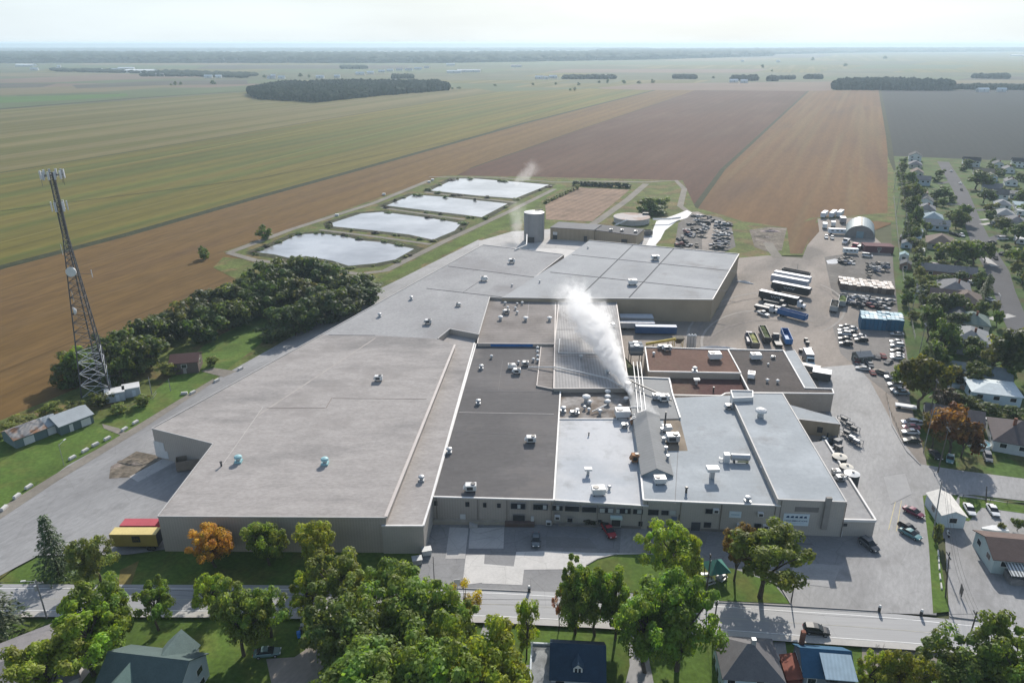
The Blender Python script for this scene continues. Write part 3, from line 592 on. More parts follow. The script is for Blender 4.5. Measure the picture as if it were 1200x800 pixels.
# front wall openings -------------------------------------------------------------------
gA, gB = g(507, 582, 6.8), g(754, 592.4, 6.35)
nA, nB = g(754, 586, 7.6), g(915, 592.7, 7.6)
oA, oB = g(912, 585, 9.2), g(992, 588, 9.2)
def opening(name, wing_, AB, u0, v0, u1, v1, m, fm=None, dep=.10, label=None, sill=False):
    a, c = on_wall(u0, v1, *AB), on_wall(u1, v0, *AB)
    d = Vector((AB[1].x - AB[0].x, AB[1].y - AB[0].y, 0)).normalized(); n = Vector((d.y, -d.x, 0))
    w_, h_ = (c - a).dot(d), c.z - a.z; x = (a + c) / 2
    b = MB(); rot = math.atan2(d.y, d.x)
    b.box(x.x + n.x * dep / 2, x.y + n.y * dep / 2, a.z, w_, dep, h_, rot, 0)
    o = b.build(name, m, wing_)
    if label: o['label'] = label
    if fm:
        fb = MB(); t = .09; o_ = [Vector(p) for p in ((-w_ / 2 - t, -t), (w_ / 2 + t, -t), (w_ / 2 + t, h_ + t), (-w_ / 2 - t, h_ + t))]; i_ = [Vector(p) for p in ((-w_ / 2, 0), (w_ / 2, 0), (w_ / 2, h_), (-w_ / 2, h_))]
        base = Vector((x.x, x.y, a.z))
        T = lambda p, k: base + d * p.x + Vector((0, 0, p.y)) + n * k
        for k in range(4):
            j = (k + 1) % 4; f = dep + .03
            fb.face([T(o_[k], f), T(o_[j], f), T(i_[j], f), T(i_[k], f)]); fb.face([T(o_[k], 0), T(o_[j], 0), T(o_[j], f), T(o_[k], f)]); fb.face([T(i_[j], .0), T(i_[k], .0), T(i_[k], f), T(i_[j], f)])
        fb.build('window_frame', fm, wing_)
    return o
Z4 = lambda x0, y0, x1, y1: (480 + x0 / 4, 540 + y0 / 4, 480 + x1 / 4, 540 + y1 / 4)
for r in ((115, 187, 130, 207), (262, 192, 280, 212), (345, 196, 360, 215), (410, 199, 427, 217)): opening('window', Gw, (gA, gB), *Z4(*r), glass_m)
gray_f = mat('grey_frame', (.30, .29, .28))
for r in ((475, 198, 543, 222), (580, 203, 648, 226)): opening('window', Gw, (gA, gB), *Z4(*r), glass_m, gray_f)
for r in ((668, 208, 718, 230), (728, 211, 795, 233), (808, 215, 875, 237), (887, 219, 957, 241), (967, 222, 1037, 244), (1047, 225, 1094, 246)): opening('window', Hw, (gA, gB), *Z4(*r), glass_m, gray_f)
blind = mat('pale_blind', (.42, .44, .43))
for r in ((505, 202, 520, 220), (625, 206, 642, 224)): opening('window_blind', Gw, (gA, gB), *Z4(*r), blind, None, .115)
for r in ((688, 210, 702, 228), (890, 221, 915, 239), (930, 222, 955, 240), (968, 224, 985, 242), (1010, 225, 1022, 242), (1066, 227, 1090, 244)): opening('window_blind', Hw, (gA, gB), *Z4(*r), blind, None, .115)
opening('dock_door', Gw, (gA, gB), *Z4(485, 252, 540, 292), dark_m, gray_f)
opening('door', Gw, (gA, gB), *Z4(568, 258, 583, 291), white_p); opening('door', Gw, (gA, gB), *Z4(238, 249, 262, 290), white_p, label='white door above the loading step')
opening('window', Hw, (gA, gB), *Z4(740, 267, 763, 284), glass_m, gray_f); opening('window', Hw, (gA, gB), *Z4(882, 276, 900, 288), glass_m)
opening('door', Hw, (gA, gB), *Z4(945, 265, 990, 304), dark_m, frame_w, label='glazed entrance door under a pale canopy'); opening('window', Hw, (gA, gB), *Z4(1072, 282, 1092, 303), glass_m, gray_f)
def awning(wing_, AB, u, v, w_, d_, h_, m, name='canopy'):
    p = on_wall(u, v, *AB); d = Vector((AB[1].x - AB[0].x, AB[1].y - AB[0].y, 0)).normalized(); n = Vector((d.y, -d.x, 0)); q = p + n * (d_ / 2 + .02)
    b = MB(); b.box(q.x, q.y, p.z, w_, d_, h_, math.atan2(d.y, d.x)); return b.build(name, m, wing_)
awning(Hw, (gA, gB), 722, 605.5, 2.6, 1.1, .5, mat('pale_green_canopy', (.50, .62, .58)))
Z8 = lambda x0, y0, x1, y1: (720 + x0 / 8.571, 570 + y0 / 8.571, 720 + x1 / 8.571, 570 + y1 / 8.571)
for r in ((335, 230, 445, 280), (470, 237, 545, 280)): opening('window', Nw, (nA, nB), *Z8(*r), glass_m, gray_f)
opening('window', Nw, (nA, nB), *Z8(552, 240, 618, 280), blind, gray_f)
opening('dock_door', Nw, (nA, nB), *Z8(380, 350, 480, 396), dark_m); opening('door', Nw, (nA, nB), *Z8(562, 300, 628, 395), mat('blue_glass_door', (.10, .14, .22), rough=.2), gray_f)
opening('wall_panel', Nw, (nA, nB), *Z8(632, 280, 660, 420), mat('brown_panel', (.17, .14, .11)))
opening('dock_door', Nw, (nA, nB), *Z8(765, 357, 865, 440), mat('charcoal_door', (.06, .065, .075)), gray_f)
opening('window', Nw, (nA, nB), *Z8(895, 357, 972, 405), glass_m, gray_f); opening('window', Nw, (nA, nB), *Z8(912, 222, 988, 266), glass_m, gray_f)
opening('window', Nw, (nA, nB), 883, 613, 892, 620.5, glass_m, gray_f)
opening('wall_panel', Ow, (oA, oB), 931, 594.5, 960, 599, mat('weathered_panel', (.20, .185, .17)), None, .03)
# tall flue on the front of the tallest block
fp = on_wall(964, 619, oA, oB); fl = MB(); fl.box(fp.x, fp.y - .35, 2.4, 1.2, .66, 8.0); flue = fl.build('flue', mat('concrete_flue', (.27, .25, .225)), Ow)
opening('door', Ow, (oA, oB), 985.5, 622, 987.5, 629, white_p)
pA, pB = g(984, 610, 4.2), g(1026, 611, 4.2)
opening('vent_grille', P2, (pA, pB), 988, 613, 993, 616, dark_m)
# side and notch walls of the warehouse wing
na, nb = g(178, 502, 8.8), g(250, 520, 8.8)
opening('door', A, (na, nb), 183.5, 519, 191.5, 534, white_p); opening('door', A, (na, nb), 193, 529, 196.5, 536, white_p)
d1, d2 = g(595, 350, 9.2), g(835, 351.5, 9.2)
e1, e2 = g(559.5, 402.5, 7.8), g(650, 403, 7.8)
opening('tarpaulin', E_, (e1, e2), 575, 402.8, 624.5, 407, blue_tarp, None, .05, 'bright blue tarpaulin along the wall of the taupe roofed wing')
m1, m2 = g(883, 460.5, 6), g(977, 461.5, 6)
p1a, p1b = g(928, 490, 4.6), g(985, 497, 4.6)
opening('dock_door', P1, (p1a, p1b), 957, 500.5, 964.5, 506, dark_m); opening('door', P1, (p1a, p1b), 968.5, 507, 971, 513, dark_m)
# loading step below the white door
st = g(548, 616); sb = MB(); sb.box(st.x, st.y + .6, .38, 26, 1.4, .9, R(-1)); sb.build('loading_step', mat('pale_base_course', (.36, .32, .26)), Gw)
st = g(543, 617); sb = MB()
for k in range(4): sb.box(st.x + 1.6 + .45 * k, st.y - .5, .38, .45, 1.1, .9 - .2 * k)
sb.build('steps', conc_m, Gw)
rp = g(609, 619); rb_ = MB(); rb_.box(rp.x, rp.y + .5, .38, 6.5, 1.0, 1.0, R(-1)); rb_.build('loading_dock', mat('dark_dock', (.14, .10, .085)), Gw)
# water treatment building behind
ww = thing('treatment_building', 'long low tan building with dark flat roof beside the round settling tank', 'building', g(690, 284))
def block(parent, px, H, wm, rm, cop, name='wall'):
    P = [g(u, v, H) for u, v in px]; b = MB(); b.prism(P, 0, H, 0, 1); b.build(name, [wm, rm], parent)
    cx = sum(p.x for p in P) / len(P); cy_ = sum(p.y for p in P) / len(P)
    r = MB(); Q = [(cx + (p.x - cx) * 1.012, cy_ + (p.y - cy_) * 1.012) for p in P]; r.prism(Q, H + .01, H + .3, 0, 0, True, True); return r.build('roof', rm, parent)
block(ww, [(645, 267), (655, 260.5), (705, 264), (696, 270)], 6.6, tan_side, mat('grey_flat_roof', (.13, .13, .135), .1, .1), None)
block(ww, [(696, 270), (705, 264), (755, 269), (746, 276.5)], 6.2, tan_side, mat('black_flat_roof', (.07, .07, .075), .15, .1), None)
wA, wB = g(645, 267, 6.6), g(746, 276.5, 6.2)
for r in ((648, 275, 653, 280), (684, 277, 688, 283), (728, 281, 735, 285)): opening('door', ww, (wA, wB), *r, dark_m, None, .12)
opening('door_panel', ww, (wA, wB), 648, 272, 653, 275, white_p, None, .13)

# downpipes on the front
for w_, AB, us, z_ in ((Gw, (gA, gB), (512, 560, 594, 646), 6.6), (Hw, (gA, gB), (700, 752), 6.2), (Nw, (nA, nB), (758, 797, 845, 908), 7.4), (Ow, (oA, oB), (914, 990), 9.0)):
    for u in us:
        p = on_wall(u, 600, *AB); b = MB(); b.box(p.x, p.y - .1, .4, .14, .12, z_ - .4); b.build('downpipe', mat('brown_grey_pipe', (.20, .175, .15)), w_)
for AB, w_, u0, u1, vv in (((gA, gB), Hw, 655, 752, 600), ((nA, nB), Nw, 757, 908, 600)):
    a, c = on_wall(u0, vv, *AB), on_wall(u1, vv, *AB); m_ = (a + c) / 2; b = MB(); b.box(m_.x, m_.y - .03, .3, (c - a).length, .05, .7, math.atan2(c.y - a.y, c.x - a.x)); b.build('plinth', mat('stained_plinth', (.19, .175, .16), .25, .4), w_)

# ================================================================== TREES
leaf_m = leaf_mat('leaves'); needle_m = leaf_mat('needles', .15)
bark_m = mat('bark', (.085, .068, .052), .3, 3, .95, .1)
pale_bark = mat('pale_bark', (.22, .20, .18), .3, 3, .95, .1)
def leaf_cloud(rng, clumps, per, size, jitter=.35, up=.35, asp=.62):
    b = MB(); tone = []
    for (c, r) in clumps:
        ct = rng.random()
        for _ in range(per):
            d = Vector((rng.gauss(0, 1), rng.gauss(0, 1), rng.gauss(0, 1) + .25)).normalized()
            p = c + Vector((d.x * r, d.y * r, d.z * r * .8)) * rng.uniform(.55, 1.05)
            n = (d + Vector((rng.gauss(0, jitter), rng.gauss(0, jitter), up + rng.gauss(0, jitter)))).normalized()
            a = n.orthogonal().normalized(); a.rotate(Matrix.Rotation(rng.uniform(0, 6.28), 3, n)); q = n.cross(a)
            s = size * rng.uniform(.65, 1.35)
            b.face([p - a * s, p - q * s * asp, p + a * s, p + q * s * asp])
            tone.append(min(1, max(0, .5 * ct + .5 * rng.random())))
    return b, tone
def crown_obj(name, b, tone, m, parent):
    o = b.build(name, m, parent)
    at = o.data.attributes.new('leaf_tone', 'FLOAT', 'FACE'); at.data.foreach_set('value', tone)
    return o
def limb_trunk(rng, tips, r0, top, m, parent, lean=.03):
    b = MB()
    pts = [Vector((0, 0, -.02))]
    for k in range(1, 6): pts.append(Vector((rng.gauss(0, lean), rng.gauss(0, lean), top * k / 5)))
    for k in range(5): b.tube(pts[k], pts[k + 1], r0 * (1 - .15 * k), r0 * (1 - .15 * (k + 1)), n=7, caps=True)
    for t in tips:
        s = pts[rng.randint(2, 4)]; mid = (s + t) / 2 + Vector((rng.gauss(0, .02), rng.gauss(0, .02), .03))
        b.tube(s, mid, r0 * .45, r0 * .28, n=5); b.tube(mid, t, r0 * .28, r0 * .08, n=4)
    return b.build('trunk', m, parent)
def broadleaf(seed, n=44, per=105, size=.030, zlo=.2, shape='round', m=None, rr=(.10, .17), fill=1.0):
    rng = random.Random(seed); root = proto('broadleaf_tree', 'tree'); clumps = []
    lob = [Vector((rng.gauss(0, .17), rng.gauss(0, .17), rng.gauss(.0, .11))) for _ in range(3)]
    while len(clumps) < n:
        d = Vector((rng.gauss(0, 1), rng.gauss(0, 1), rng.gauss(0, 1))).normalized(); q = rng.uniform(.25, 1) ** .5
        if shape == 'round': c = Vector((d.x * .36 * q, d.y * .36 * q, .60 + d.z * (.33 if d.z > 0 else .36) * q))
        elif shape == 'column': c = Vector((d.x * .30 * q, d.y * .30 * q, .56 + d.z * .42 * q)); c.x *= 1.15 - .55 * c.z; c.y *= 1.15 - .55 * c.z
        elif shape == 'spread': c = Vector((d.x * .42 * q, d.y * .36 * q, .62 + d.z * .27 * q))
        else: c = Vector((d.x * .38 * q, d.y * .38 * q, .46 + d.z * .44 * q))
        c = c * 1 + lob[rng.randint(0, 2)] * .7
        if c.z < zlo: c.z = zlo + rng.random() * .15
        r = rng.uniform(*rr)
        if c.z + r > 1: c.z = 1 - r * .8
        clumps.append((c, r))
    tips = [c for c, r in rng.sample(clumps, min(len(clumps), 16))]
    limb_trunk(rng, tips, .032, .62, m or bark_m, root)
    b, tone = leaf_cloud(rng, clumps, int(per * fill), size)
    crown_obj('crown', b, tone, leaf_m, root)
    return remember(root)
def conifer(seed, tiers=17, size=.03, per=46):
    rng = random.Random(seed); root = proto('spruce_tree', 'tree')
    b = MB(); tone = []
    tb = MB(); tb.cyl(0, 0, -.02, .97, .028, .006, 7); tb.build('trunk', bark_m, root)
    for k in range(tiers):
        z = .06 + .92 * k / tiers; r = .47 * (1 - z) ** .85 + .02; nb = 10 if k < tiers * .6 else 7
        for j in range(nb):
            a = 6.283 * (j + rng.random() * .7) / nb; rr_ = r * rng.uniform(.75, 1.1); ct = rng.random()
            for i in range(int(per * (.25 + r))):
                t = rng.uniform(.12, 1); w = rng.gauss(0, .035) * (1.2 - t * .5); 
                p = Vector((math.cos(a) * rr_ * t - math.sin(a) * w, math.sin(a) * rr_ * t + math.cos(a) * w, z + .02 - .13 * r * t * t * 2 + rng.gauss(0, .008)))
                dr = Vector((math.cos(a + rng.gauss(0, .5)), math.sin(a + rng.gauss(0, .5)), -.25)).normalized(); sd_ = Vector((-dr.y, dr.x, rng.gauss(0, .5))).normalized()
                s = size * rng.uniform(.7, 1.4)
                b.face([p - dr * s * .6, p - sd_ * s * .35, p + dr * s, p + sd_ * s * .35]); tone.append(.5 * ct + .5 * rng.random())
    crown_obj('crown', b, tone, needle_m, root)
    return remember(root)
def bare_tree(seed):
    rng = random.Random(seed); root = proto('bare_tree', 'tree'); b = MB()
    def grow(p, d, l, r, k):
        q = p + d * l; b.tube(p, q, r, r * .6, n=5 if k < 2 else 3)
        if k < 4:
            for _ in range(3 if k else 5):
                e = (d + Vector((rng.gauss(0, .45), rng.gauss(0, .45), rng.gauss(.12, .2)))).normalized(); grow(p + d * l * rng.uniform(.55, 1), e, l * rng.uniform(.5, .75), r * .55, k + 1)
    grow(Vector((0, 0, 0)), Vector((0, 0, 1)), .34, .022, 0)
    b.build('trunk', pale_bark, root); return remember(root)
BIG = [broadleaf(s, n_, 165, .0195, .18, 'round', rr=(.055, r_)) for s, n_, r_ in ((11, 84, .135), (12, 70, .13), (13, 95, .12), (14, 64, .15), (15, 78, .11), (16, 88, .14))]
SPREAD = [broadleaf(s, 64, 160, .020, .3, 'spread', rr=(.06, .12)) for s in (21, 22, 23)]
COL = [broadleaf(s, 46, 130, .021, .1, 'column', rr=(.08, .13)) for s in (31, 32)]
SPARSE = [broadleaf(41, 17, 110, .022, .42, 'spread', rr=(.08, .13))]
MID = [broadleaf(s, 30, 62, .045, .06, 'low') for s in (51, 52, 53, 54)]
MIDR = [broadleaf(s, 30, 62, .045, .22, 'round') for s in (61, 62, 63)]
FAR = [broadleaf(s, 16, 32, .085, .1, 'low', rr=(.16, .22)) for s in (71, 72, 73)]
FIR = [conifer(81), conifer(82)]
BARE = [bare_tree(91)]
rt = random.Random(5)
GREEN, DARKG, YELG, OLIV, BRWN, ORNG, YELL, BLUG = (.155, .22, .038), (.115, .165, .04), (.23, .28, .035), (.18, .205, .055), (.175, .13, .05), (.42, .25, .05), (.34, .28, .03), (.075, .115, .10)
def zone(u, v):
    p = g(u, v)
    if v > 735: return .05
    return .3 if v < 650 else .05
TREES = []
def tree(src, u, v, vt, wpx, col, label, group=None, name=None, w_m=None, z=None, jit=.08):
    z = zone(u, v) if z is None else z
    p = g(u, v, z); h = max(1.0, hgt(u, v, vt)); w = w_m or wpx * mpp(u, v + (vt - v) * .5)
    c = tuple(max(.004, k * (1 + rt.uniform(-jit, jit))) for k in col)
    o = dup(rt.choice(src), p, rt.uniform(0, 6.28), (w * rt.uniform(.97, 1.03), w * rt.uniform(.97, 1.03), h), label, group, {'crown': c})
    TREES.append(o)
    if name: o.name = name
    return o
TF = 'trees in front of the factory'
tree(FIR, 69, 673, 602, 60, (.06, .09, .034), 'dark spruce with drooping boughs on the lawn beside the left lot', TF)
tree(BIG, 118, 682, 622, 54, OLIV, 'bushy olive tree between the spruce and the yellow trailer', TF)
tree(BIG, 253, 664, 609, 50, ORNG, 'orange autumn tree against the warehouse wall', TF)
tree(BIG, 316, 662, 608, 50, GREEN, 'dark green round tree beside the orange tree at the warehouse wall', TF)
tree(BIG, 377, 670, 607, 58, YELG, 'yellow green tree at the warehouse wall, nearest the front parking', TF)
tree(FIR, -6, 745, 662, 90, (.06, .09, .036), 'dark dense evergreen cut by the photo edge beside the grey hip roof', 'trees by the near houses')
TN = 'trees by the near houses'
for a in ((BIG, 142, 757, 683, 66, GREEN, 'green street tree with its trunk showing beyond the teal roofed house'),
          (SPREAD, 186, 738, 684, 46, GREEN, 'small round tree at the road edge behind the teal roofed house'),
          (SPREAD, 110, 790, 708, 92, YELG, 'yellowish spreading tree over the grey hip roof'),
          (SPREAD, 62, 830, 760, 100, YELG, 'leafy tree at the very bottom beside the grey hip roof'),
          (BIG, 250, 722, 667, 42, YELG, 'small yellow green tree standing at the far road edge left of the double crown'),
          (BIG, 286, 768, 690, 68, GREEN, 'left of the double crowned trees between the teal house and the parked green car'),
          (BIG, 318, 746, 680, 58, GREEN, 'right of the double crowned trees above the parked green car'),
          (SPREAD, 368, 724, 668, 50, YELG, 'bright green tree leaning over the road in front of the yellow green tree'),
          (BIG, 410, 728, 656, 76, OLIV, 'olive tree over the road, left of the dark one, before the warehouse corner'),
          (BIG, 462, 722, 650, 64, DARKG, 'dark green tree over the road at the warehouse corner'),
          (BIG, 402, 792, 696, 98, DARKG, 'dark tree beside the driveway of the parked green car'),
          (BIG, 472, 776, 686, 104, GREEN, 'big green tree in the middle of the thick clump by the road'),
          (BIG, 520, 764, 680, 74, GREEN, 'green tree at the road end of the thick clump'),
          (BIG, 446, 850, 742, 128, GREEN, 'bright green tree at the bottom edge of the thick clump, near the driveway'),
          (BIG, 512, 860, 738, 120, GREEN, 'green tree at the bottom edge in the middle of the thick clump'),
          (BIG, 568, 868, 748, 96, YELG, 'green tree at the bottom edge next to the white flat roof'),
          (COL, 617, 772, 701, 32, YELG, 'slender upright tree beside the road before the blue gable roof'),
          (COL, 588, 768, 718, 30, OLIV, 'small pale upright tree next to the slender one'),
          (FIR, 597, 781, 742, 20, BLUG, 'little blue spruce under the two upright trees'),
          (BIG, 674, 742, 660, 56, GREEN, 'tall dark tree behind the blue gable roof'),
          (BIG, 697, 744, 666, 54, GREEN, 'dark tree second in the row behind the blue gable roof'),
          (BIG, 721, 748, 672, 52, GREEN, 'dark tree with a bare trunk third in the row behind the blue gable roof'),
          (BIG, 756, 788, 692, 76, GREEN, 'left half of the large round crowns beside the long driveway'),
          (BIG, 793, 785, 676, 96, GREEN, 'largest round crowned tree beside the tall dark pole'),
          (SPREAD, 1018, 822, 766, 46, YELG, 'yellowing tree hiding the corner of the blue metal roof'),
          (BIG, 1056, 830, 758, 62, (.17, .17, .022), 'yellow autumn tree beside the bare grey tree'),
          (BIG, 1118, 830, 748, 92, DARKG, 'large dark green tree at the bottom by the leaning pole'),
          (BIG, 1172, 850, 752, 100, GREEN, 'large green tree at the bottom corner beyond the leaning pole')):
    tree(*a, TN)
tree(SPARSE, 546, 733, 680, 44, YELL, 'thin yellow tree with forked dark limbs at the road edge', TN)
tree(SPARSE, 655, 738, 690, 22, (.30, .12, .06), 'thin red leaved young tree beside the road', TN)
tree(BARE, 1022, 792, 742, 36, BRWN, 'leafless grey tree beside the yellow autumn tree', TN)
tree(BIG, 784, 682, 609, 68, YELG, 'tall yellow green tree on the island lawn before the factory front', TF)
tree(COL, 812, 684, 624, 24, YELG, 'yellow tipped upright tree beside the tall one on the island lawn', TF)
tree(SPREAD, 860, 682, 620, 44, BRWN, 'brownish thin crowned tree over the blue parked car', TF)
tree(SPREAD, 890, 702, 626, 100, (.17, .215, .042), 'wide olive tree at the end of the island lawn by the parking', TF)
# the belt between the warehouse and the amber field
TB = 'trees of the dark belt beside the warehouse'
belt = [(80, 452, 424), (94, 444, 410), (114, 436, 396), (134, 436, 392), (150, 426, 384), (166, 414, 376), (182, 406, 372), (198, 398, 364), (212, 392, 358), (228, 384, 350), (244, 376, 344), (258, 368, 336), (272, 362, 330), (288, 356, 322), (304, 350, 316), (320, 346, 308), (334, 342, 304), (348, 338, 300), (362, 336, 300), (374, 336, 304), (386, 338, 310), (400, 342, 316), (412, 346, 322), (424, 350, 328), (436, 350, 328),
        (150, 440, 404), (146, 450, 410), (162, 440, 400), (178, 430, 396), (236, 400, 372), (252, 392, 362), (268, 386, 352), (286, 378, 346), (300, 372, 338), (316, 368, 332), (330, 364, 330), (345, 360, 326), (360, 362, 330), (376, 366, 334), (390, 370, 338), (404, 366, 340), (416, 362, 340), (428, 358, 336),
        (332, 390, 356), (346, 392, 360), (360, 388, 352), (374, 382, 346), (388, 378, 344), (322, 398, 376)]
for i, (u, v, vt) in enumerate(belt):
    tree(MID, u + rt.uniform(-2, 2), v + rt.uniform(-2, 2), vt - 3 + rt.uniform(-4, 3), rt.uniform(34, 47), rt.choice([(.07, .10, .03), (.085, .115, .035), (.10, .115, .045), (.06, .085, .03)]), 'bushy dark green tree of the belt between the warehouse and the amber field', TB)
tree(MID, 98, 448, 405, 42, DARKG, 'dark tree of the belt right behind the lattice tower foot', None)
tree(MID, 240, 303, 286, 14, DARKG, 'lone dark bush at the field corner left of the ponds', None)
tree(MID, 311, 280, 262, 18, DARKG, 'lone dark tree at the near corner of the nearest pond', None)
tree(MID, 116, 476, 458, 30, (.085, .10, .02), 'round yellow green bush in front of the two white equipment huts', None)
for u, v, vt, w, l in ((60, 486, 472, 30, 'low hedge bush behind the rusty roofed garages'), (20, 500, 488, 40, 'low hedge bush at the garage end of the field hedge'), (90, 482, 468, 24, 'low bush between the garages and the tower'), (140, 484, 472, 22, 'low bush below the white equipment huts'), (165, 476, 462, 22, 'low bush on the fence line right of the equipment huts'), (198, 440, 424, 26, 'pale bush beside the brown barn'), (247, 428, 416, 16, 'small grey bush at the barn corner'), (5, 510, 498, 24, 'low bush left of the rusty roofed garages')):
    tree(MID, u, v, vt, w, OLIV, l, 'bushes along the garage side', name='bush')
rt2 = random.Random(9)
for poly in PONDS:      # dark shrubs along the pond edges
    n = len(poly)
    for i in range(n):
        a, b_ = poly[i], poly[(i + 1) % n]
        for k in range(3):
            t = rt2.random()
            if rt2.random() < .75:
                u, v = a[0] + (b_[0] - a[0]) * t, a[1] + (b_[1] - a[1]) * t
                tree(FAR, u, v + .8, v - rt2.uniform(.6, 2.4), rt2.uniform(4, 11), rt2.choice([DARKG, DARKG, OLIV, (.06, .055, .03)]), 'low dark shrub on the edge of a treatment pond', 'shrubs round the ponds', name='shrub')
for u, v, vt, w, l in ((760, 250, 230, 26, 'big dark bush on the mound behind the settling tank'), (774, 247, 228, 22, 'dark bush on the mound beside the big one'), (752, 252, 240, 18, 'lower dark bush behind the settling tank'), (768, 251, 240, 30, 'dark spreading bush at the foot of the mound'),
    ):
    tree(MID, u, v, vt, w, DARKG, l, 'bushes on the green mound', name='bush')
for i in range(14): tree(FAR, 676 + i * 4.6, 217 + i * .25, 211.5 + i * .2, 9, (.045, .07, .04), 'dark green shrub in the row at the far end of the sludge bed', 'shrub row at the sludge bed', name='shrub')
for i in range(12): tree(FAR, 640 + i * 3.2, 238 - i * 1.5, 234 - i * 1.5, 7, OLIV, 'rough shrub on the bank between the last pond and the sludge bed', 'shrubs on the sludge bank', name='shrub')
GREEN, DARKG, OLIV = (.125, .165, .038), (.085, .118, .036), (.145, .155, .05)
# residential and alley trees
TR = 'trees of the housing on the right'
res = [(1076, 478, 418, 54, (.10, .105, .02), MIDR, 'yellow green round tree at the end of the parked cars'), (1058, 455, 424, 26, GREEN, MIDR, 'small tree tucked beside the last pale car of the parking row'),
       (1112, 532, 476, 50, (.18, .085, .03), MIDR, 'rust orange tree beside the round garden pool'), (1092, 524, 488, 30, (.13, .10, .025), MIDR, 'yellowing small tree beside the rust orange one'), (1126, 536, 492, 34, (.11, .055, .02), MIDR, 'dark reddish crown under the rust orange tree'),
       (1180, 445, 386, 56, (.06, .08, .022), MIDR, 'large olive tree on the street corner opposite the light grey hip roof'), (1160, 440, 396, 40, OLIV, MIDR, 'olive tree beside the light grey hip roof'), (1205, 440, 382, 50, OLIV, MIDR, 'large olive tree cut by the photo edge on the street'),
       (1120, 312, 281, 38, GREEN, MIDR, 'wide green tree in front of the long grey roof'), (1140, 312, 283, 34, GREEN, MIDR, 'dark green tree beside the wide one at the street bend'), (1153, 308, 284, 22, DARKG, MIDR, 'dark tree touching the street bend'),
       (1106, 235, 219, 26, DARKG, MIDR, 'round dark tree on the left of the street near its far end'), (1143, 222, 200, 32, DARKG, MIDR, 'large dark round tree on the right of the street near its far end'), (1152, 238, 221, 24, DARKG, MIDR, 'dark hedge tree in front of the grey gabled house'),
       (1120, 268, 243, 20, DARKG, MID, 'dark tree left of the street beside the pale blue roof'), (1126, 262, 238, 22, DARKG, MID, 'taller dark tree left of the street beside the pale blue roof'), (1116, 258, 246, 18, OLIV, MID, 'small tree by the pale blue roof'),
       (1178, 275, 256, 26, DARKG, MIDR, 'dark round tree on the right across the side driveway'), (1190, 286, 262, 26, DARKG, MIDR, 'tall dark tree behind the white carport on the right'), (1160, 262, 246, 16, DARKG, MIDR, 'small dark tree at the side driveway'),
       (1207, 325, 284, 34, GREEN, MIDR, 'large tree filling the right edge beyond the street'), (1205, 345, 310, 26, OLIV, MIDR, 'tree on the street verge below the dark cars'), (1223, 364, 318, 38, GREEN, MIDR, 'tree at the photo edge beside the street'),
       (1154, 350, 320, 22, DARKG, FIR, 'dark spruce at the bend of the street'), (1150, 338, 318, 22, DARKG, MID, 'dark tree before the large grey hip roof'), (1147, 374, 352, 22, DARKG, MID, 'dark tree beside the brown roof near the street'), (1167, 384, 364, 16, GREEN, MIDR, 'small green tree on the lawn by the street'), (1164, 366, 352, 14, OLIV, MIDR, 'little olive tree on the lawn by the street'),
       (1100, 372, 345, 34, DARKG, MIDR, 'dark garden tree behind the brown roof'), (1116, 372, 344, 28, DARKG, MIDR, 'dark garden tree touching the green grey roof'), (1086, 400, 358, 34, DARKG, MIDR, 'tall dark tree along the alley beside the blue stacks'), (1098, 420, 376, 36, DARKG, MIDR, 'tall dark tree along the alley, second from the blue stacks'), (1090, 440, 398, 34, DARKG, MID, 'tall dark tree along the alley, third from the blue stacks'), (1114, 412, 384, 28, DARKG, MIDR, 'dark round tree in front of the light grey hip roof'), (1106, 448, 416, 30, DARKG, MID, 'dark tree behind the small blue shed'),
       (1128, 452, 432, 20, (.05, .045, .03), MID, 'dull dark shrub at the corner of the white roofed house'), (1106, 472, 450, 34, (.06, .045, .03), MID, 'dark brownish tree beside the oval pool'), (1120, 474, 458, 26, DARKG, MID, 'dark hedge tree below the pool deck'), (1142, 476, 464, 24, OLIV, MID, 'hedge bush before the white roofed house'), (1160, 484, 472, 30, DARKG, MID, 'long dark hedge bush in the shadow of the white roofed house'), (1185, 486, 474, 26, DARKG, MID, 'dark hedge bush beside the dark roofed house'),
       (1064, 340, 322, 18, DARKG, MID, 'dark bush on the alley beside the pallet block'), (1062, 358, 338, 20, DARKG, MID, 'dull bush on the alley beside the scrap rows'), (1068, 376, 362, 16, OLIV, MID, 'small bush on the alley beside the blue stacks'),
       (1192, 622, 608, 16, GREEN, MIDR, 'small green bush behind the brown roofed shop'), (1172, 622, 612, 10, OLIV, MIDR, 'little bush behind the brown roofed shop'),
       (1097, 637, 612, 12, OLIV, MID, 'straggly weeds climbing round the white pole')]
for u, v, vt, w, c, s, l in res: tree(s, u, v, vt, w, c, l, TR)
rt3 = random.Random(12)
def street_u(v):
    for a, b in zip(STR[1:], STR[2:]):
        if a[1] <= v <= b[1]: return a[0] + (b[0] - a[0]) * (v - a[1]) / (b[1] - a[1])
    return 1105 if v < 190 else 1210
def clear_of_street(u, v, r): return abs(u - street_u(v)) > r + 3 + 10 * (v - 190) / 200 and abs(u - street_u(v - r)) > r + 3
for i in range(46):
    t = rt3.random(); v = 205 + 250 * t ** 1.2; x0 = 1058 + 40 * t; x1 = 1118 + 60 * t
    u = rt3.uniform(x0, x1)
    hh = 8 + 14 * t
    if not clear_of_street(u, v, hh * .5): continue
    tree(MIDR if t > .3 else MID, u, v, v - hh * rt3.uniform(.6, 1.3), hh * rt3.uniform(.8, 1.4), rt3.choice([DARKG, DARKG, GREEN, OLIV]), 'dark garden tree between the houses left of the street', 'garden trees left of the street')
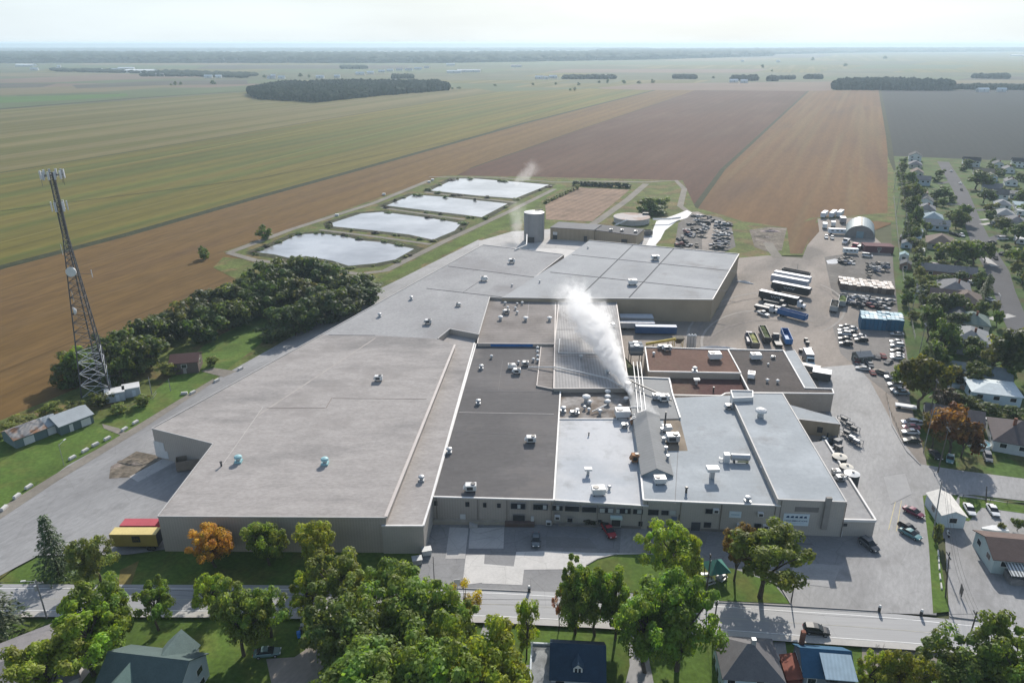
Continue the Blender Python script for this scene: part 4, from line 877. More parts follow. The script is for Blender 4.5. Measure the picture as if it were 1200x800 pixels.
for i in range(30):
    t = rt3.random(); v = 196 + 200 * t; u = rt3.uniform(1150 + 38 * t, 1200 + 20 * t); hh = 8 + 14 * t
    if not clear_of_street(u, v, hh * .5): continue
    tree(MIDR if t > .3 else MID, u, v, v - hh * rt3.uniform(.6, 1.3), hh * rt3.uniform(.8, 1.4), rt3.choice([DARKG, DARKG, GREEN, OLIV]), 'dark garden tree between the houses right of the street', 'garden trees right of the street')
for i in range(17):
    u = 1050 + i * 1.6 + rt3.uniform(-2, 3); v = 205 + i * 9.5
    tree(MID, u + 6, v, v - rt3.uniform(12, 20), rt3.uniform(13, 20), rt3.choice([DARKG, DARKG, OLIV]), 'dark hedgerow tree along the back alley of the houses', 'hedgerow along the back alley')
for u, v, vt, w in ((1066, 220, 200, 16), (1070, 236, 212, 18), (1068, 252, 226, 18), (1072, 268, 240, 18), (1064, 285, 262, 14), (1060, 232, 214, 14)):
    tree(MID, u, v, vt, w, DARKG, 'tall dark tree behind the houses near the far end of the alley', 'tall trees behind the houses')
for u, v, vt, w in ((1133, 196, 186, 14), (1128, 200, 192, 10), (1160, 200, 190, 12), (1170, 206, 195, 14), (1182, 200, 190, 14), (1165, 192, 184, 10), (1196, 212, 200, 14), (1178, 228, 218, 10), (1060, 192, 184, 10), (1200, 236, 222, 14), (1186, 216, 205, 12)):
    tree(MID, u, v, vt, w, DARKG, 'dark garden tree among the far houses beside the dark field', 'garden trees among the far houses')
# ------------------------------------------------------------------ far woods, tree lines and lone far trees
wood_m = mat('far_wood_leaves', (.02, .036, .02), .3, .12, .95, .1, fine=.35, fscale=.5)
def woods(name, px, h, step, seed, size):
    rng = random.Random(seed); P = [g(u, v) for u, v in px]; b = MB()
    xs = [p.x for p in P]; ys = [p.y for p in P]
    def inside(x, y):
        c = False
        for i in range(len(P)):
            a, q = P[i], P[i - 1]
            if (a.y > y) != (q.y > y) and x < (q.x - a.x) * (y - a.y) / (q.y - a.y) + a.x: c = not c
        return c
    y = min(ys)
    while y < max(ys):
        x = min(xs)
        while x < max(xs):
            X, Y = x + rng.uniform(-.4, .4) * step, y + rng.uniform(-.4, .4) * step
            if inside(X, Y):
                r = size * rng.uniform(.7, 1.25); H = h * rng.uniform(.75, 1.15); n = 7; rings = []
                sq = rng.uniform(.8, 1.2)
                for k, (zz, q) in enumerate(((0, .55), (.35, .95), (.65, 1.0), (.87, .66), (1.0, .16))):
                    a0 = rng.random(); rings.append([(X + r * q * sq * math.cos(6.283 * (j + a0) / n) * rng.uniform(.7, 1.2), Y + r * q * math.sin(6.283 * (j + a0) / n) * rng.uniform(.7, 1.2), H * zz + (rng.uniform(-.06, .06) * H if k else 0)) for j in range(n)])
                b.loft(rings)
            x += step
        y += step * (1 if step < 12 else 1.2)
    return tag(b.build(name, wood_m), kind='stuff')
woods('woods', [(291, 110), (300, 116), (372, 120.5), (440, 113), (528, 106), (518, 101), (420, 100), (330, 102)], 15, 9, 3, 6.5)
woods('woods', [(975, 103), (976, 105.5), (1032, 106), (1116, 106.5), (1117, 102), (1060, 99), (990, 99)], 17, 9, 4, 6.5)
woods('treeline', [(1118, 105), (1210, 106), (1210, 103.5), (1150, 102), (1120, 103)], 9, 8, 5, 5)
woods('treeline', [(-60, 74), (300, 74), (520, 74), (760, 70), (900, 66), (900, 62), (560, 66), (300, 66.5), (-60, 65)], 34, 44, 6, 46)
woods('treeline', [(760, 67), (1000, 62), (1290, 60), (1290, 58), (1000, 59), (700, 61)], 34, 60, 7, 58)
woods('treeline', [(-80, 61), (500, 60), (760, 59), (760, 57.5), (300, 58), (-80, 58)], 24, 90, 8, 80)
for i, (px, h, st) in enumerate((([(60, 84), (200, 87), (300, 90), (300, 88), (200, 84.5), (60, 82)], 9, 22), ([(165, 90), (230, 90), (290, 92), (290, 90), (230, 88), (165, 88.5)], 9, 16), ([(660, 93), (720, 93), (720, 91), (660, 91)], 10, 12), ([(788, 92.5), (816, 93), (816, 91), (790, 91)], 10, 10), ([(856, 95), (888, 95), (886, 92.5), (858, 92.5)], 12, 9), ([(898, 95.5), (912, 95.5), (910, 93), (900, 93)], 12, 9), ([(914, 93.5), (931, 93.5), (931, 92), (914, 92)], 9, 9), ([(942, 93), (963, 93), (963, 91.5), (944, 91.5)], 11, 9), ([(1140, 92), (1182, 93), (1182, 90.5), (1140, 90.5)], 12, 11), ([(400, 81), (430, 81), (430, 79), (400, 79)], 10, 14), ([(460, 92.5), (484, 92.5), (484, 91), (460, 91)], 11, 10))):
    woods('treeline', px, h, st, 40 + i, st * .62)
for u, v in ((580, 101), (624, 100), (530, 104.5), (538, 104), (651, 99.5), (678, 100), (702, 97.5), (712, 97.5), (731, 98), (749, 98), (765, 97), (836, 92), (905, 84), (893, 80), (952, 71), (990, 78), (1037, 69), (668, 106.5), (674, 106.5), (310, 91), (320, 90), (352, 90), (362, 91), (200, 100), (206, 100), (212, 99.5), (250, 99)):
    tree(FAR, u, v, v - rt3.uniform(2, 5.5), rt3.uniform(3, 7), DARKG, 'lone small tree far off among the open fields', 'lone trees among the far fields', z=.1)
# the ditch between the olive and the amber field carries bushes

# ================================================================== VEHICLES
paint_m = mat('car_paint', oc=True, var=.05, scale=1.0, rough=.42, spec=.4, coat=.12)
cglass = mat('car_glass', (.02, .024, .028), .1, 1, .25, .3)
tyre_m = mat('tyre_rubber', (.02, .02, .02), .15, 4, .85, .2)
rim_m = mat('wheel_rim', (.42, .42, .43), .1, 3, .35, .5, metal=.6)
trim_m = mat('black_trim', (.03, .03, .032), .1, 2, .6, .3)
lamp_m = mat('lamp_lens', (.75, .75, .72), .05, 2, .15, .6); tail_m = mat('tail_lens', (.35, .02, .02), .05, 2, .2, .6)
box_oc = mat('painted_panel', oc=True, var=.09, scale=.6, rough=.55, spec=.35, fine=.05, fscale=3)
def wheel_at(root, x, y, r, w=.24):
    b = MB(); n = 14
    ring = lambda yy, q: [(x + q * math.cos(6.2832 * k / n), yy, r + q * math.sin(6.2832 * k / n)) for k in range(n)]
    b.loft([ring(y - w / 2, r * .9), ring(y - w / 2 + .03, r), ring(y + w / 2 - .03, r), ring(y + w / 2, r * .9)])
    t = b.build('wheel', tyre_m, root)
    s = 1 if y > 0 else -1; c = MB(); yy = y + s * (w / 2 + .004)
    c.loft([ring(yy - s * .02, r * .62), ring(yy, r * .56)]); c.build('rim', rim_m, t)
# profiles: stations (x, half width low, half width top, z bottom, z belt, z roof)
def car_proto(name, kind, parts=True):
    cat = 'pickup' if kind == 'pickup' else 'van' if kind == 'van' else 'car'
    root = proto(name, cat) if parts else None
    if kind == 'sedan': Lh, W, st, gl = 2.3, .9, [(-2.3, .45, .74), (-2.24, .4, .93), (-1.65, .3, 1.0), (-1.0, .3, .98), (.75, .3, .95), (1.6, .3, .86), (2.2, .38, .72), (2.32, .45, .6)], [(-1.75, 1.0), (-.95, 1.43), (-.25, 1.47), (.25, 1.42), (1.15, .93)]
    elif kind == 'suv': Lh, W, st, gl = 2.3, .94, [(-2.28, .5, .9), (-2.22, .42, 1.1), (-1.5, .34, 1.12), (-.5, .34, 1.1), (.8, .34, 1.06), (1.7, .34, .98), (2.22, .4, .84), (2.32, .5, .66)], [(-2.22, 1.12), (-1.9, 1.66), (-.6, 1.74), (.2, 1.68), (1.15, 1.05)]
    elif kind == 'van': Lh, W, st, gl = 2.6, .98, [(-2.6, .5, 1.15), (-2.55, .4, 1.25), (-1.5, .36, 1.25), (.2, .36, 1.2), (1.5, .36, 1.12), (2.3, .4, .98), (2.58, .5, .8)], [(-2.55, 1.26), (-2.4, 2.0), (-.5, 2.08), (.9, 2.0), (1.9, 1.1)]
    else: Lh, W, st, gl = 2.75, .97, [(-2.75, .55, 1.0), (-2.7, .48, 1.1), (-1.6, .42, 1.1), (-.5, .42, 1.1), (.9, .42, 1.08), (1.9, .42, 1.0), (2.65, .46, .92), (2.75, .55, .7)], [(-.72, 1.1), (-.5, 1.75), (.2, 1.8), (.6, 1.74), (1.35, 1.08)]
    b = MB(); rings = []
    for x, zb, zt in st:
        w = W * (1 - .16 * (abs(x) / Lh) ** 4)
        rings.append([(x, -w * .9, zb), (x, -w, zb + .16), (x, -w, zt - .14), (x, -w * .9, zt), (x, w * .9, zt), (x, w, zt - .14), (x, w, zb + .16), (x, w * .9, zb)])
    b.loft(rings)
    if kind == 'pickup':    # the bed
        b.m = [0] * len(b.f)
    cab = MB(); rings = []
    n = len(gl)
    lower = [(x, W * .88, min(z, st[3][2])) for x, z in gl]
    zb = st[3][2] - .02
    rg = []
    for i, (x, z) in enumerate(gl):
        t = max(0, (z - zb)); wt = W * (.88 - .16 * min(1, t / .6))
        rg.append([(x, -W * .88, zb - .05), (x, -wt, max(z, zb)), (x, wt, max(z, zb)), (x, W * .88, zb - .05)])
    cab.loft(rg)
    # the loft's upper faces between the roof stations are painted, the rest is glass
    k = 0; cab.m = []
    for i in range(n - 1):
        for s in range(4):
            cab.m.append(0 if (s == 1 and 1 <= i <= n - 3) else 1)
    cab.m += [1, 1]
    if parts:
        b.build('body', [paint_m], root)
        cab.build('cabin', [paint_m, cglass], root)
        r = .33 if kind in ('sedan',) else .38
        for x in (-Lh * .6, Lh * .62):
            for y in (-W + .1, W - .1): wheel_at(root, x, y, r)
        for s in (-1, 1):
            q = MB(); q.box(Lh - .02, s * W * .62, .62 if kind != 'pickup' else .75, .12, .34, .14); q.build('headlight', lamp_m, root)
            q = MB(); q.box(-Lh + .0, s * W * .68, .78, .1, .26, .16); q.build('taillight', tail_m, root)
            q = MB(); q.box(gl[-1][0] - .15, s * (W + .08), zb - .02, .14, .2, .13); q.build('mirror', trim_m, root)
        if kind == 'pickup':
            q = MB(); q.box(-1.72, 0, 1.085, 1.9, 1.5, .03); q.build('bed', trim_m, root)
    else:
        off = len(b.v); b.v += cab.v; b.f += [tuple(i + off for i in f) for f in cab.f]; b.m += cab.m
        for x in (-Lh * .6, Lh * .62): b.box(x, 0, 0, .62, W * 1.9, .58, 0, 2)
        o = bpy.data.objects.new(name, b.mesh('body', None, False, [mat('dusty_paint', oc=True, var=.12, scale=1.0, rough=.75, spec=.2), mat('dusty_glass', (.03, .033, .036), .1, 1, .5, .2), trim_m])); C.objects.link(o); PROTOS.append(o); o['proto_cat'] = cat
        return o
    return remember(root)
SED, SUV, VAN, PICK = car_proto('parked_car', 'sedan'), car_proto('parked_car', 'suv'), car_proto('parked_van', 'van'), car_proto('pickup_truck', 'pickup')
SC = {k: car_proto('parked_car', k, False) for k in ('sedan', 'suv', 'van', 'pickup')}
def gz(u, v):
    return .06 if v > 752 else .37 + .02
CW, CS, CB, CR, CBL, CG, CT = (.72, .72, .71), (.42, .43, .44), (.02, .021, .024), (.30, .02, .03), (.03, .08, .22), (.13, .135, .14), (.12, .25, .26)
def car(kind, u, v, u2, v2, col, label, group=None, z=None, s=1.0, small=False):
    src = SC[kind] if small else dict(sedan=SED, suv=SUV, van=VAN, pickup=PICK)[kind]
    p = g(u, v, gz(u, v) if z is None else z)
    o = dup(src, p, heading(u, v, u2, v2), (s, s, s), label, group, {'body': col, 'cabin': col, 'parked_car': col})
    if small: o.color = (*col, 1)
    return o
FP = 'cars at the factory front'
car('suv', 956, 741, 966, 742.3, CB, 'black car driving on the road past the blue metal roof', z=.44)
car('pickup', 713, 624, 717, 630, CR, 'red pickup parked askew at the factory front entrance', FP)
car('sedan', 628, 635, 628, 640, (.10, .13, .15), 'dark grey car standing alone on the dark asphalt before the dock door', FP)
car('suv', 1018, 640.5, 1024, 645, (.09, .095, .10), 'dark car parked at the corner of the low annex', FP)
car('sedan', 915, 636, 921, 639, CB, 'black car at the wall under the large wall sign', FP)
car('sedan', 861, 632, 863, 635, CBL, 'bright blue car under the brownish thin crowned tree', FP)
car('sedan', 878, 634, 881, 638, (.03, .03, .06), 'dark blue car behind the wide olive tree', FP)
car('sedan', 892, 635, 896, 638.5, (.06, .04, .10), 'dark violet car behind the wide olive tree', FP)
car('sedan', 902, 636, 906, 639.5, CG, 'grey car between the violet car and the black car', FP)
car('sedan', 1070, 602, 1078, 606, (.16, .03, .06), 'maroon white roofed car facing the white pole', FP)
car('suv', 1064, 622, 1072, 627, CB, 'black car with a white roof rack beside the yellow lot lines', FP)
car('sedan', 1066.5, 627.5, 1075, 632, CT, 'teal car half hidden behind the black one at the lot lines', FP)
car('sedan', 1135.5, 599, 1139, 605, CW, 'white car beside the white shed', 'white cars by the shed')
car('sedan', 1163, 600, 1167, 606, CW, 'white car at the grass strip, farther from the shed', 'white cars by the shed')
car('sedan', 1113, 539.5, 1112, 545, CT, 'pale teal car coming down the side lane beside the rust orange tree', z=.38)
car('suv', 1157, 538, 1159, 544, CG, 'dark car with white roof on the lane below the round pool', z=.38)
car('sedan', 1096, 535, 1098, 537, CB, 'dark car under the yellowing small tree', z=.38)
car('sedan', 313.5, 767, 322, 766, (.10, .17, .17), 'dark green car parked on the gravel driveway', z=.12)
car('suv', 1160, 497, 1165, 498, CW, 'white car on the drive of the dark roofed house', z=.3)
PR = 'cars parked along the hedge'
for i, (k, u, v, c, l) in enumerate((('sedan', 1051, 393, CS, 'silver car nearest the blue crate block'), ('sedan', 1050, 402, CS, 'silver car second from the blue crate block'), ('suv', 1051, 406.5, CW, 'white car in the hedge row just past the two silver ones'), ('sedan', 1051, 412.5, CB, 'black car with light roof in the hedge row'), ('sedan', 1051, 417.5, CW, 'white car fourth from the round tree in the hedge row'), ('sedan', 1051, 420.5, CW, 'white car third from the round tree in the hedge row'),
        ('suv', 1045, 444, CW, 'white car tucked at the trunk side of the yellow green round tree'), ('suv', 1049, 452.5, CS, 'pale grey car under the yellow green round tree'), ('sedan', 1052, 458.5, CS, 'silver car second in the shade of the round tree'), ('sedan', 1056, 462, (.2, .26, .3), 'blue grey car last in the shade of the round tree'),
        ('suv', 1066, 497, CW, 'white car first of the three side by side at the pole'), ('sedan', 1067, 502.5, (.45, .16, .18), 'red white roofed car in the middle of the three at the pole'), ('sedan', 1066.5, 508, CW, 'white car last of the three side by side at the pole'), ('sedan', 1076, 498, CS, 'grey car half behind the three at the pole'), ('sedan', 1068, 518, (.05, .055, .04), 'dark car alone below the three at the pole'))):
    car(k, u, v, u - 12, v - .6, c, l, PR)
PL = 'cars grouped in the middle of the yard'
for k, u, v, c, l in (('sedan', 990.5, 384, CB, 'dark car at the back of the yard group'), ('sedan', 989, 388.5, CS, 'silver car second from the back of the yard group'), ('suv', 989.5, 392.5, CW, 'white car in the middle of the yard group'), ('sedan', 990, 398.5, CB, 'black car with pale roof in the yard group'), ('suv', 991, 404.5, CB, 'black car at the front of the yard group'), ('sedan', 1007, 395.5, CS, 'silver car in the pair beside the yard group'), ('suv', 1009, 400, CB, 'black car in the pair beside the yard group'), ('sedan', 997.5, 386.5, CS, 'grey car half behind the yard group'), ('sedan', 997.5, 391, CB, 'dark car half behind the middle of the yard group')):
    car(k, u, v, u - 12, v - 1, c, l, PL)
rc = random.Random(4)
SCRAP = [(.15, .15, .15), (.3, .3, .3), (.03, .03, .03), (.06, .06, .07), (.05, .05, .06), (.10, .11, .12), (.28, .29, .30), (.18, .04, .04), (.05, .08, .14), (.25, .22, .18), (.55, .55, .54)]
def scrap(u, v, lift=0.0, ang=None, label='', group=''):
    p = g(u, v, .38 + lift); o = dup(SC[rc.choice(['sedan', 'sedan', 'suv', 'pickup'])], p, rc.uniform(0, 6.28) if ang is None else ang + rc.gauss(0, .12), (1, 1, rc.uniform(.6, .95)), label, group); o.name = 'scrap_car'
    o.color = (*rc.choice(SCRAP), 1); return o
SG = 'scrap cars of the dump beside the lime track'
sl = 'scrap car on the dump beside the lime track'
for r in range(8):                            # left heap
    v = 255 + r * 4.6
    for k in range(6):
        u = 814 + k * 4.3 - r * 2.9 + rc.uniform(-1, 1)
        if u < 834 - r * .8 and rc.random() < .85: scrap(u + rc.uniform(-1.5, 1.5), v + rc.uniform(-1.6, 1.6), rc.choice([0, 0, 1.0]), None, sl, SG)
for r in range(9):
    v = 262 + r * 3.6
    for k in range(4):
        u = 842 + k * 4.2 - r * .7 + rc.uniform(-1, 1)
        if u < 858 and rc.random() < .9: scrap(u, v + rc.uniform(-1, 1), rc.choice([0, 0, .8]), heading(845, 270, 858, 271) + rc.gauss(0, .35), 'scrap car in the rows on the right of the dump track', 'scrap car rows right of the dump track')
for k in range(16): scrap(1018 + (k % 5) * 5.4 + rc.uniform(-1, 1), 310 + (k // 5) * 4.0, .9 * (k % 3 == 0), heading(1030, 312, 1027, 309), 'wrecked car in the heap behind the pallet block', 'wrecked cars behind the pallet block')
for k in range(6): scrap(986 + (k % 3) * 6 + rc.uniform(-1, 1), 304.5 + (k // 3) * 4.4, 0, heading(990, 305, 996, 308), 'pale wreck beside the puddle', 'wrecks beside the puddle')
for k in range(26): scrap(992 + (k % 9) * 6.2 + rc.uniform(-2, 2), 347 + (k // 9) * 4.6 + (k % 9) * .7, .7 * (k % 4 == 0), None, 'wreck in the scrap rows between the pallet block and the blue crates', 'scrap rows between the crate blocks')
for k, (u, v) in enumerate(((1014, 416), (1006, 424), (1009, 429), (1011, 433), (1019, 428), (1029, 419), (1022, 437), (1030, 437), (1038, 440), (1041, 425), (1022, 419), (1035, 418))): scrap(u, v, 0, None, 'small scrapped vehicle among the junk at the lane edge', 'junk at the lane edge')
# residential cars
RC = 'cars by the houses of the street'
for k, u, v, u2, v2, c, l in (('sedan', 1114.5, 201, 1112, 196, CW, 'white car at the far end of the street'), ('sedan', 1125, 215.5, 1128, 220, CW, 'pale car on the street verge near the round tree'), ('sedan', 1126.5, 223, 1128, 227, CB, 'dark car on the street near its far end'), ('suv', 1157, 242, 1164, 241, CS, 'silver car on the first side driveway'), ('sedan', 1164, 261, 1168, 259, CW, 'white car at the end of the narrow pale drive'), ('sedan', 1163, 285, 1170, 286, CB, 'dark car with white roof on the side drive'), ('van', 1175, 281, 1178, 281, CW, 'white van under the tall dark tree'), ('sedan', 1174, 298, 1180, 296, CB, 'black car beside the street verge, upper of two'), ('sedan', 1166.5, 303.5, 1170, 307, CB, 'black car standing on the street'),
        ('sedan', 1116, 275, 1122, 277, CB, 'dark car first of the row in front of the hip roof'), ('sedan', 1121, 276.5, 1126, 278, CB, 'dark car second of the row in front of the hip roof'), ('suv', 1127, 277, 1131, 279.5, CW, 'white car last of the row in front of the hip roof'), ('sedan', 1102, 237.5, 1109, 238, CB, 'dark car on the left drive near the round dark tree'), ('sedan', 1108, 238.5, 1114, 239, CG, 'grey car on the left drive near the round dark tree'), ('suv', 1139, 332.5, 1144, 332, CW, 'white car on the drive of the large grey hip roof'), ('sedan', 1160, 352.5, 1164, 354, CW, 'white car on the lawn by the street'), ('sedan', 1074, 252, 1078, 251, CW, 'white car beside the pale blue roofed house'), ('van', 1076, 299, 1081, 298, CW, 'white truck at the garden sheds behind the long grey roof'), ('sedan', 1096, 352, 1101, 351.5, CW, 'white car behind the brown roofed house'), ('sedan', 1192, 276, 1198, 274, CW, 'white car at the right photo edge under the carport')):
    car(k, u, v, u2, v2, c, l, RC, z=.36, small=v < 320)
# camper vans, trailers and yard trucks -------------------------------------------------------
def box_vehicle(name, label, cat, u, v, ang, L, W, H, col, roofc=None, group=None, z=None, floor=.9, wheels=((-.32,), ), cab=None, open_top=False, load=None, side=None, windows=False):
    root = thing(name, label, cat, g(u, v, .38 if z is None else z), group, ang); o = Vector(root.location)
    T = lambda b: b
    def mk(nm, b, m, color=None, par=None):
        me = b.mesh(nm, None, False, [m]); q = bpy.data.objects.new(nm, me); C.objects.link(q); q.parent = par or root
        if color: q.color = (*color, 1)
        return q
    b = MB()
    if open_top:
        t = .12
        b.box(0, 0, floor, L, W, .15); b.box(0, W / 2 - t / 2, floor + .152, L, t, H - .15); b.box(0, -W / 2 + t / 2, floor + .152, L, t, H - .15); b.box(L / 2 - t / 2, 0, floor + .154, t, W - 2 * t - .01, H - .16); b.box(-L / 2 + t / 2, 0, floor + .154, t, W - 2 * t - .01, H - .16)
        mk('body', b, box_oc, col)
        if load: q = MB(); rings = []; n = 9
        if load:
            rg = random.Random(int(u * 7)); q = MB()
            for i in range(n + 1):
                x = -L / 2 + .2 + (L - .4) * i / n; h = floor + H * .8 + rg.uniform(-.15, .35)
                rings.append([(x, -W / 2 + .14, floor + H * .55), (x, -W * .2, h), (x, W * .2, h + rg.uniform(-.2, .2)), (x, W / 2 - .14, floor + H * .55)])
            q.loft(rings); mk('load', q, mat('load_' + '_'.join(str(int(c * 100)) for c in load), load, .3, 1.5, .95, .1, fine=.25, fscale=4))
    else:
        b.box(0, 0, floor, L, W, H); mk('body', b, box_oc, col)
        if roofc: q = MB(); q.box(0, 0, floor + H + .003, L - .04, W - .04, .06); mk('roof', q, box_oc, roofc)
    q = MB(); q.box(0, 0, .5, L * .92, W * .5, floor - .5 - .004); mk('chassis', q, dark_m)
    for fx in wheels[0]:
        for s in (-1, 1):
            q = MB(); n = 12; y = s * (W / 2 - .16); ring = lambda yy: [(L * fx + .5 * math.cos(6.2832 * k / n), yy, .5 + .5 * math.sin(6.2832 * k / n)) for k in range(n)]
            q.loft([ring(y - .16), ring(y + .16)]); mk('wheel', q, tyre_m)
    if cab:
        x0 = L / 2 + .15; q = MB(); q.loft([[(x, -W * .46, .55), (x, W * .46, .55), (x, W * .44, zt), (x, -W * .44, zt)] for x, zt in ((x0, 2.9), (x0 + 1.3, 2.9), (x0 + 1.75, 1.75), (x0 + 2.9, 1.55), (x0 + 3.0, 1.0))]); c_ = mk('cab', q, box_oc, cab)
        q = MB(); q.face([(x0 + 1.34, -W * .4, 2.8), (x0 + 1.8, -W * .4, 1.78), (x0 + 1.8, W * .4, 1.78), (x0 + 1.34, W * .4, 2.8)]); mk('windscreen', q, cglass, None, c_)
        for s in (-1, 1):
            q = MB(); n = 12; y = s * W * .42; ring = lambda yy: [(x0 + 2.2 + .48 * math.cos(6.2832 * k / n), yy, .48 + .48 * math.sin(6.2832 * k / n)) for k in range(n)]
            q.loft([ring(y - .15), ring(y + .15)]); mk('wheel', q, tyre_m)
    if windows:
        for s in (-1, 1):
            for fx in (-.28, .02, .27): q = MB(); q.box(L * fx, s * (W / 2 + .015), floor + H * .5, L * .14, .03, H * .25); mk('window', q, cglass)
        q = MB(); q.box(L / 2 + .015, 0, floor + H * .5, .03, W * .5, H * .3); mk('window', q, cglass)
    if side:
        for s in (-1, 1):
            q = MB(); rg = random.Random(3); x = -L * .1
            pts = [(-L * .02 - i * .34 * s * -1 * 1, s * (W / 2 + .02), floor + H * (.5 + .16 * math.sin(i * 1.9) + (.14 if i in (0, 6) else 0))) for i in range(15)]
            q.pipe([(p[0] - s * 2.4, p[1], p[2]) for p in pts], .11, 4); mk('lettering', q, white_p)
    return root
a1 = heading(905, 328, 947, 336)
tg = 'semi trailers parked in the middle of the yard'
box_vehicle('semi_trailer', 'dark open trailer at the back of the trailer row', 'trailer', 932, 323.5, heading(917, 321, 947, 327), 12.5, 2.5, 1.9, (.04, .04, .045), None, tg, wheels=((-.36, -.28),), open_top=True)
box_vehicle('semi_trailer', 'white trailer with pale grey side, second from the back of the row', 'trailer', 927.5, 331, a1, 16.1, 2.6, 2.8, (.42, .43, .45), (.78, .78, .78), tg, wheels=((-.38, -.3),), floor=1.2)
box_vehicle('semi_trailer', 'white trailer with grey side in the middle of the row', 'trailer', 924.5, 335.5, a1, 16.1, 2.6, 2.8, (.38, .39, .43), (.78, .78, .78), tg, wheels=((-.38, -.3),), floor=1.2)
box_vehicle('semi_trailer', 'black sided white topped trailer with white script, at the back', 'trailer', 926, 344, a1, 16.1, 2.6, 2.8, (.02, .02, .022), (.78, .78, .78), tg, wheels=((-.38, -.3),), floor=1.2, side=True)
box_vehicle('semi_truck', 'black sided white topped trailer with white script, coupled to its tractor', 'truck', 911.5, 355, heading(891, 350, 932, 359), 16.1, 2.6, 2.8, (.02, .02, .022), (.78, .78, .78), tg, wheels=((-.38, -.3),), floor=1.2, side=True, cab=(.62, .62, .62))
box_vehicle('dump_trailer', 'blue open dump trailer lying across the yard', 'trailer', 928, 373, heading(913, 369, 943, 377), 11.5, 2.5, 2.1, (.02, .10, .26), None, None, wheels=((-.36, -.28),), open_top=True)
bt = heading(927, 408, 915, 380)
box_vehicle('dump_trailer', 'blue open trailer standing end on behind the charcoal roof', 'trailer', 921, 399, bt, 11.5, 2.5, 1.9, (.025, .14, .36), None, None, wheels=((-.36, -.28),), open_top=True)
box_vehicle('dump_trailer', 'open trailer with yellow green load behind the charcoal roof', 'trailer', 882.5, 404, heading(888, 412, 879, 392), 10, 2.6, 1.9, (.10, .10, .09), None, None, wheels=((-.36, -.28),), open_top=True, load=(.30, .30, .12))
box_vehicle('dump_trailer', 'dark open trailer with a little green load beside the one with yellow load', 'trailer', 895.5, 396, heading(902, 408, 890, 382), 12.5, 2.5, 1.8, (.04, .04, .04), None, None, wheels=((-.36, -.28),), open_top=True, load=(.08, .10, .04))
box_vehicle('flatbed_truck', 'dark truck with a white cab roof beside the end on blue trailer', 'truck', 911, 404, heading(916, 412, 906, 394), 6, 2.4, .35, (.05, .05, .05), None, None, wheels=((-.32, -.12),), cab=(.10, .10, .11))
for u, v, L, c, l in ((893, 363.5, 6, (.05, .05, .06), 'dark flat truck beside the coupled trailer'), (905, 363, 7, (.05, .06, .08), 'dark truck with grey cab behind the blue dump trailer'), (904, 357, 6.5, (.06, .06, .06), 'dark truck close to the coupled trailer side'), (878, 402, 6, (.09, .09, .12), 'grey truck at the back wall beside the yellow load')):
    box_vehicle('yard_truck', l, 'truck', u, v, a1 if u != 878 else bt, L, 2.3, .9, c, None, 'yard trucks', wheels=((-.3,),), cab=c if u != 893 else (.5, .5, .5), floor=.95)
car('pickup', 894, 369, 898, 370.5, CW, 'small white roofed car at the end of the yard trucks')
box_vehicle('skip', 'beige wooden sided skip in the shadow of the warehouse notch', 'skip', 223, 548, R(20), 6, 3, 2.6, (.26, .21, .16), None, None, wheels=((),), open_top=True, floor=.35)
# front left trailers at the dock
ad = heading(187, 640, 140, 640)
dl = Vector(g(187, 640, .38)); 
tr = box_vehicle('dock_trailer', 'yellow trailer with a dark square mark, docked at the warehouse side', 'trailer', 162.5, 640.5, R(180), 9.8, 2.6, 2.9, (.30, .22, .05), (.62, .50, .20), 'trailers docked at the warehouse side', floor=1.15, wheels=((-.38, -.3),))
tr2 = box_vehicle('dock_trailer', 'red trailer docked behind the yellow one', 'trailer', 168, 630, R(180), 7.6, 2.6, 2.9, (.16, .015, .03), (.42, .07, .085), 'trailers docked at the warehouse side', floor=1.15, wheels=((-.38, -.3),))
def child(root, nm, b, m, color=None):
    q = bpy.data.objects.new(nm, b.mesh(nm, None, False, [m])); C.objects.link(q); q.parent = root
    if color: q.color = (*color, 1)
    return q
b = MB(); b.box(-.6, 1.32, 2.2, 1.7, .04, 1.5); child(tr, 'emblem', b, trim_m)
b = MB(); b.pipe([(-1.1 + .25 * i, 1.355, 2.6 + (.55 if i % 2 else 0)) for i in range(5)], .07, 4); child(tr, 'emblem_mark', b, mat('olive_mark', (.25, .2, .06)))
b = MB(); b.box(-4.93, 0, 1.2, .06, 2.5, 2.8); child(tr, 'rear_door', b, dark_m)
b = MB(); b.pipe([(1.8 + .28 * i, 1.33, 3.1 + .18 * math.sin(i * 2.2)) for i in range(6)], .09, 4); child(tr2, 'emblem_mark', b, white_p)
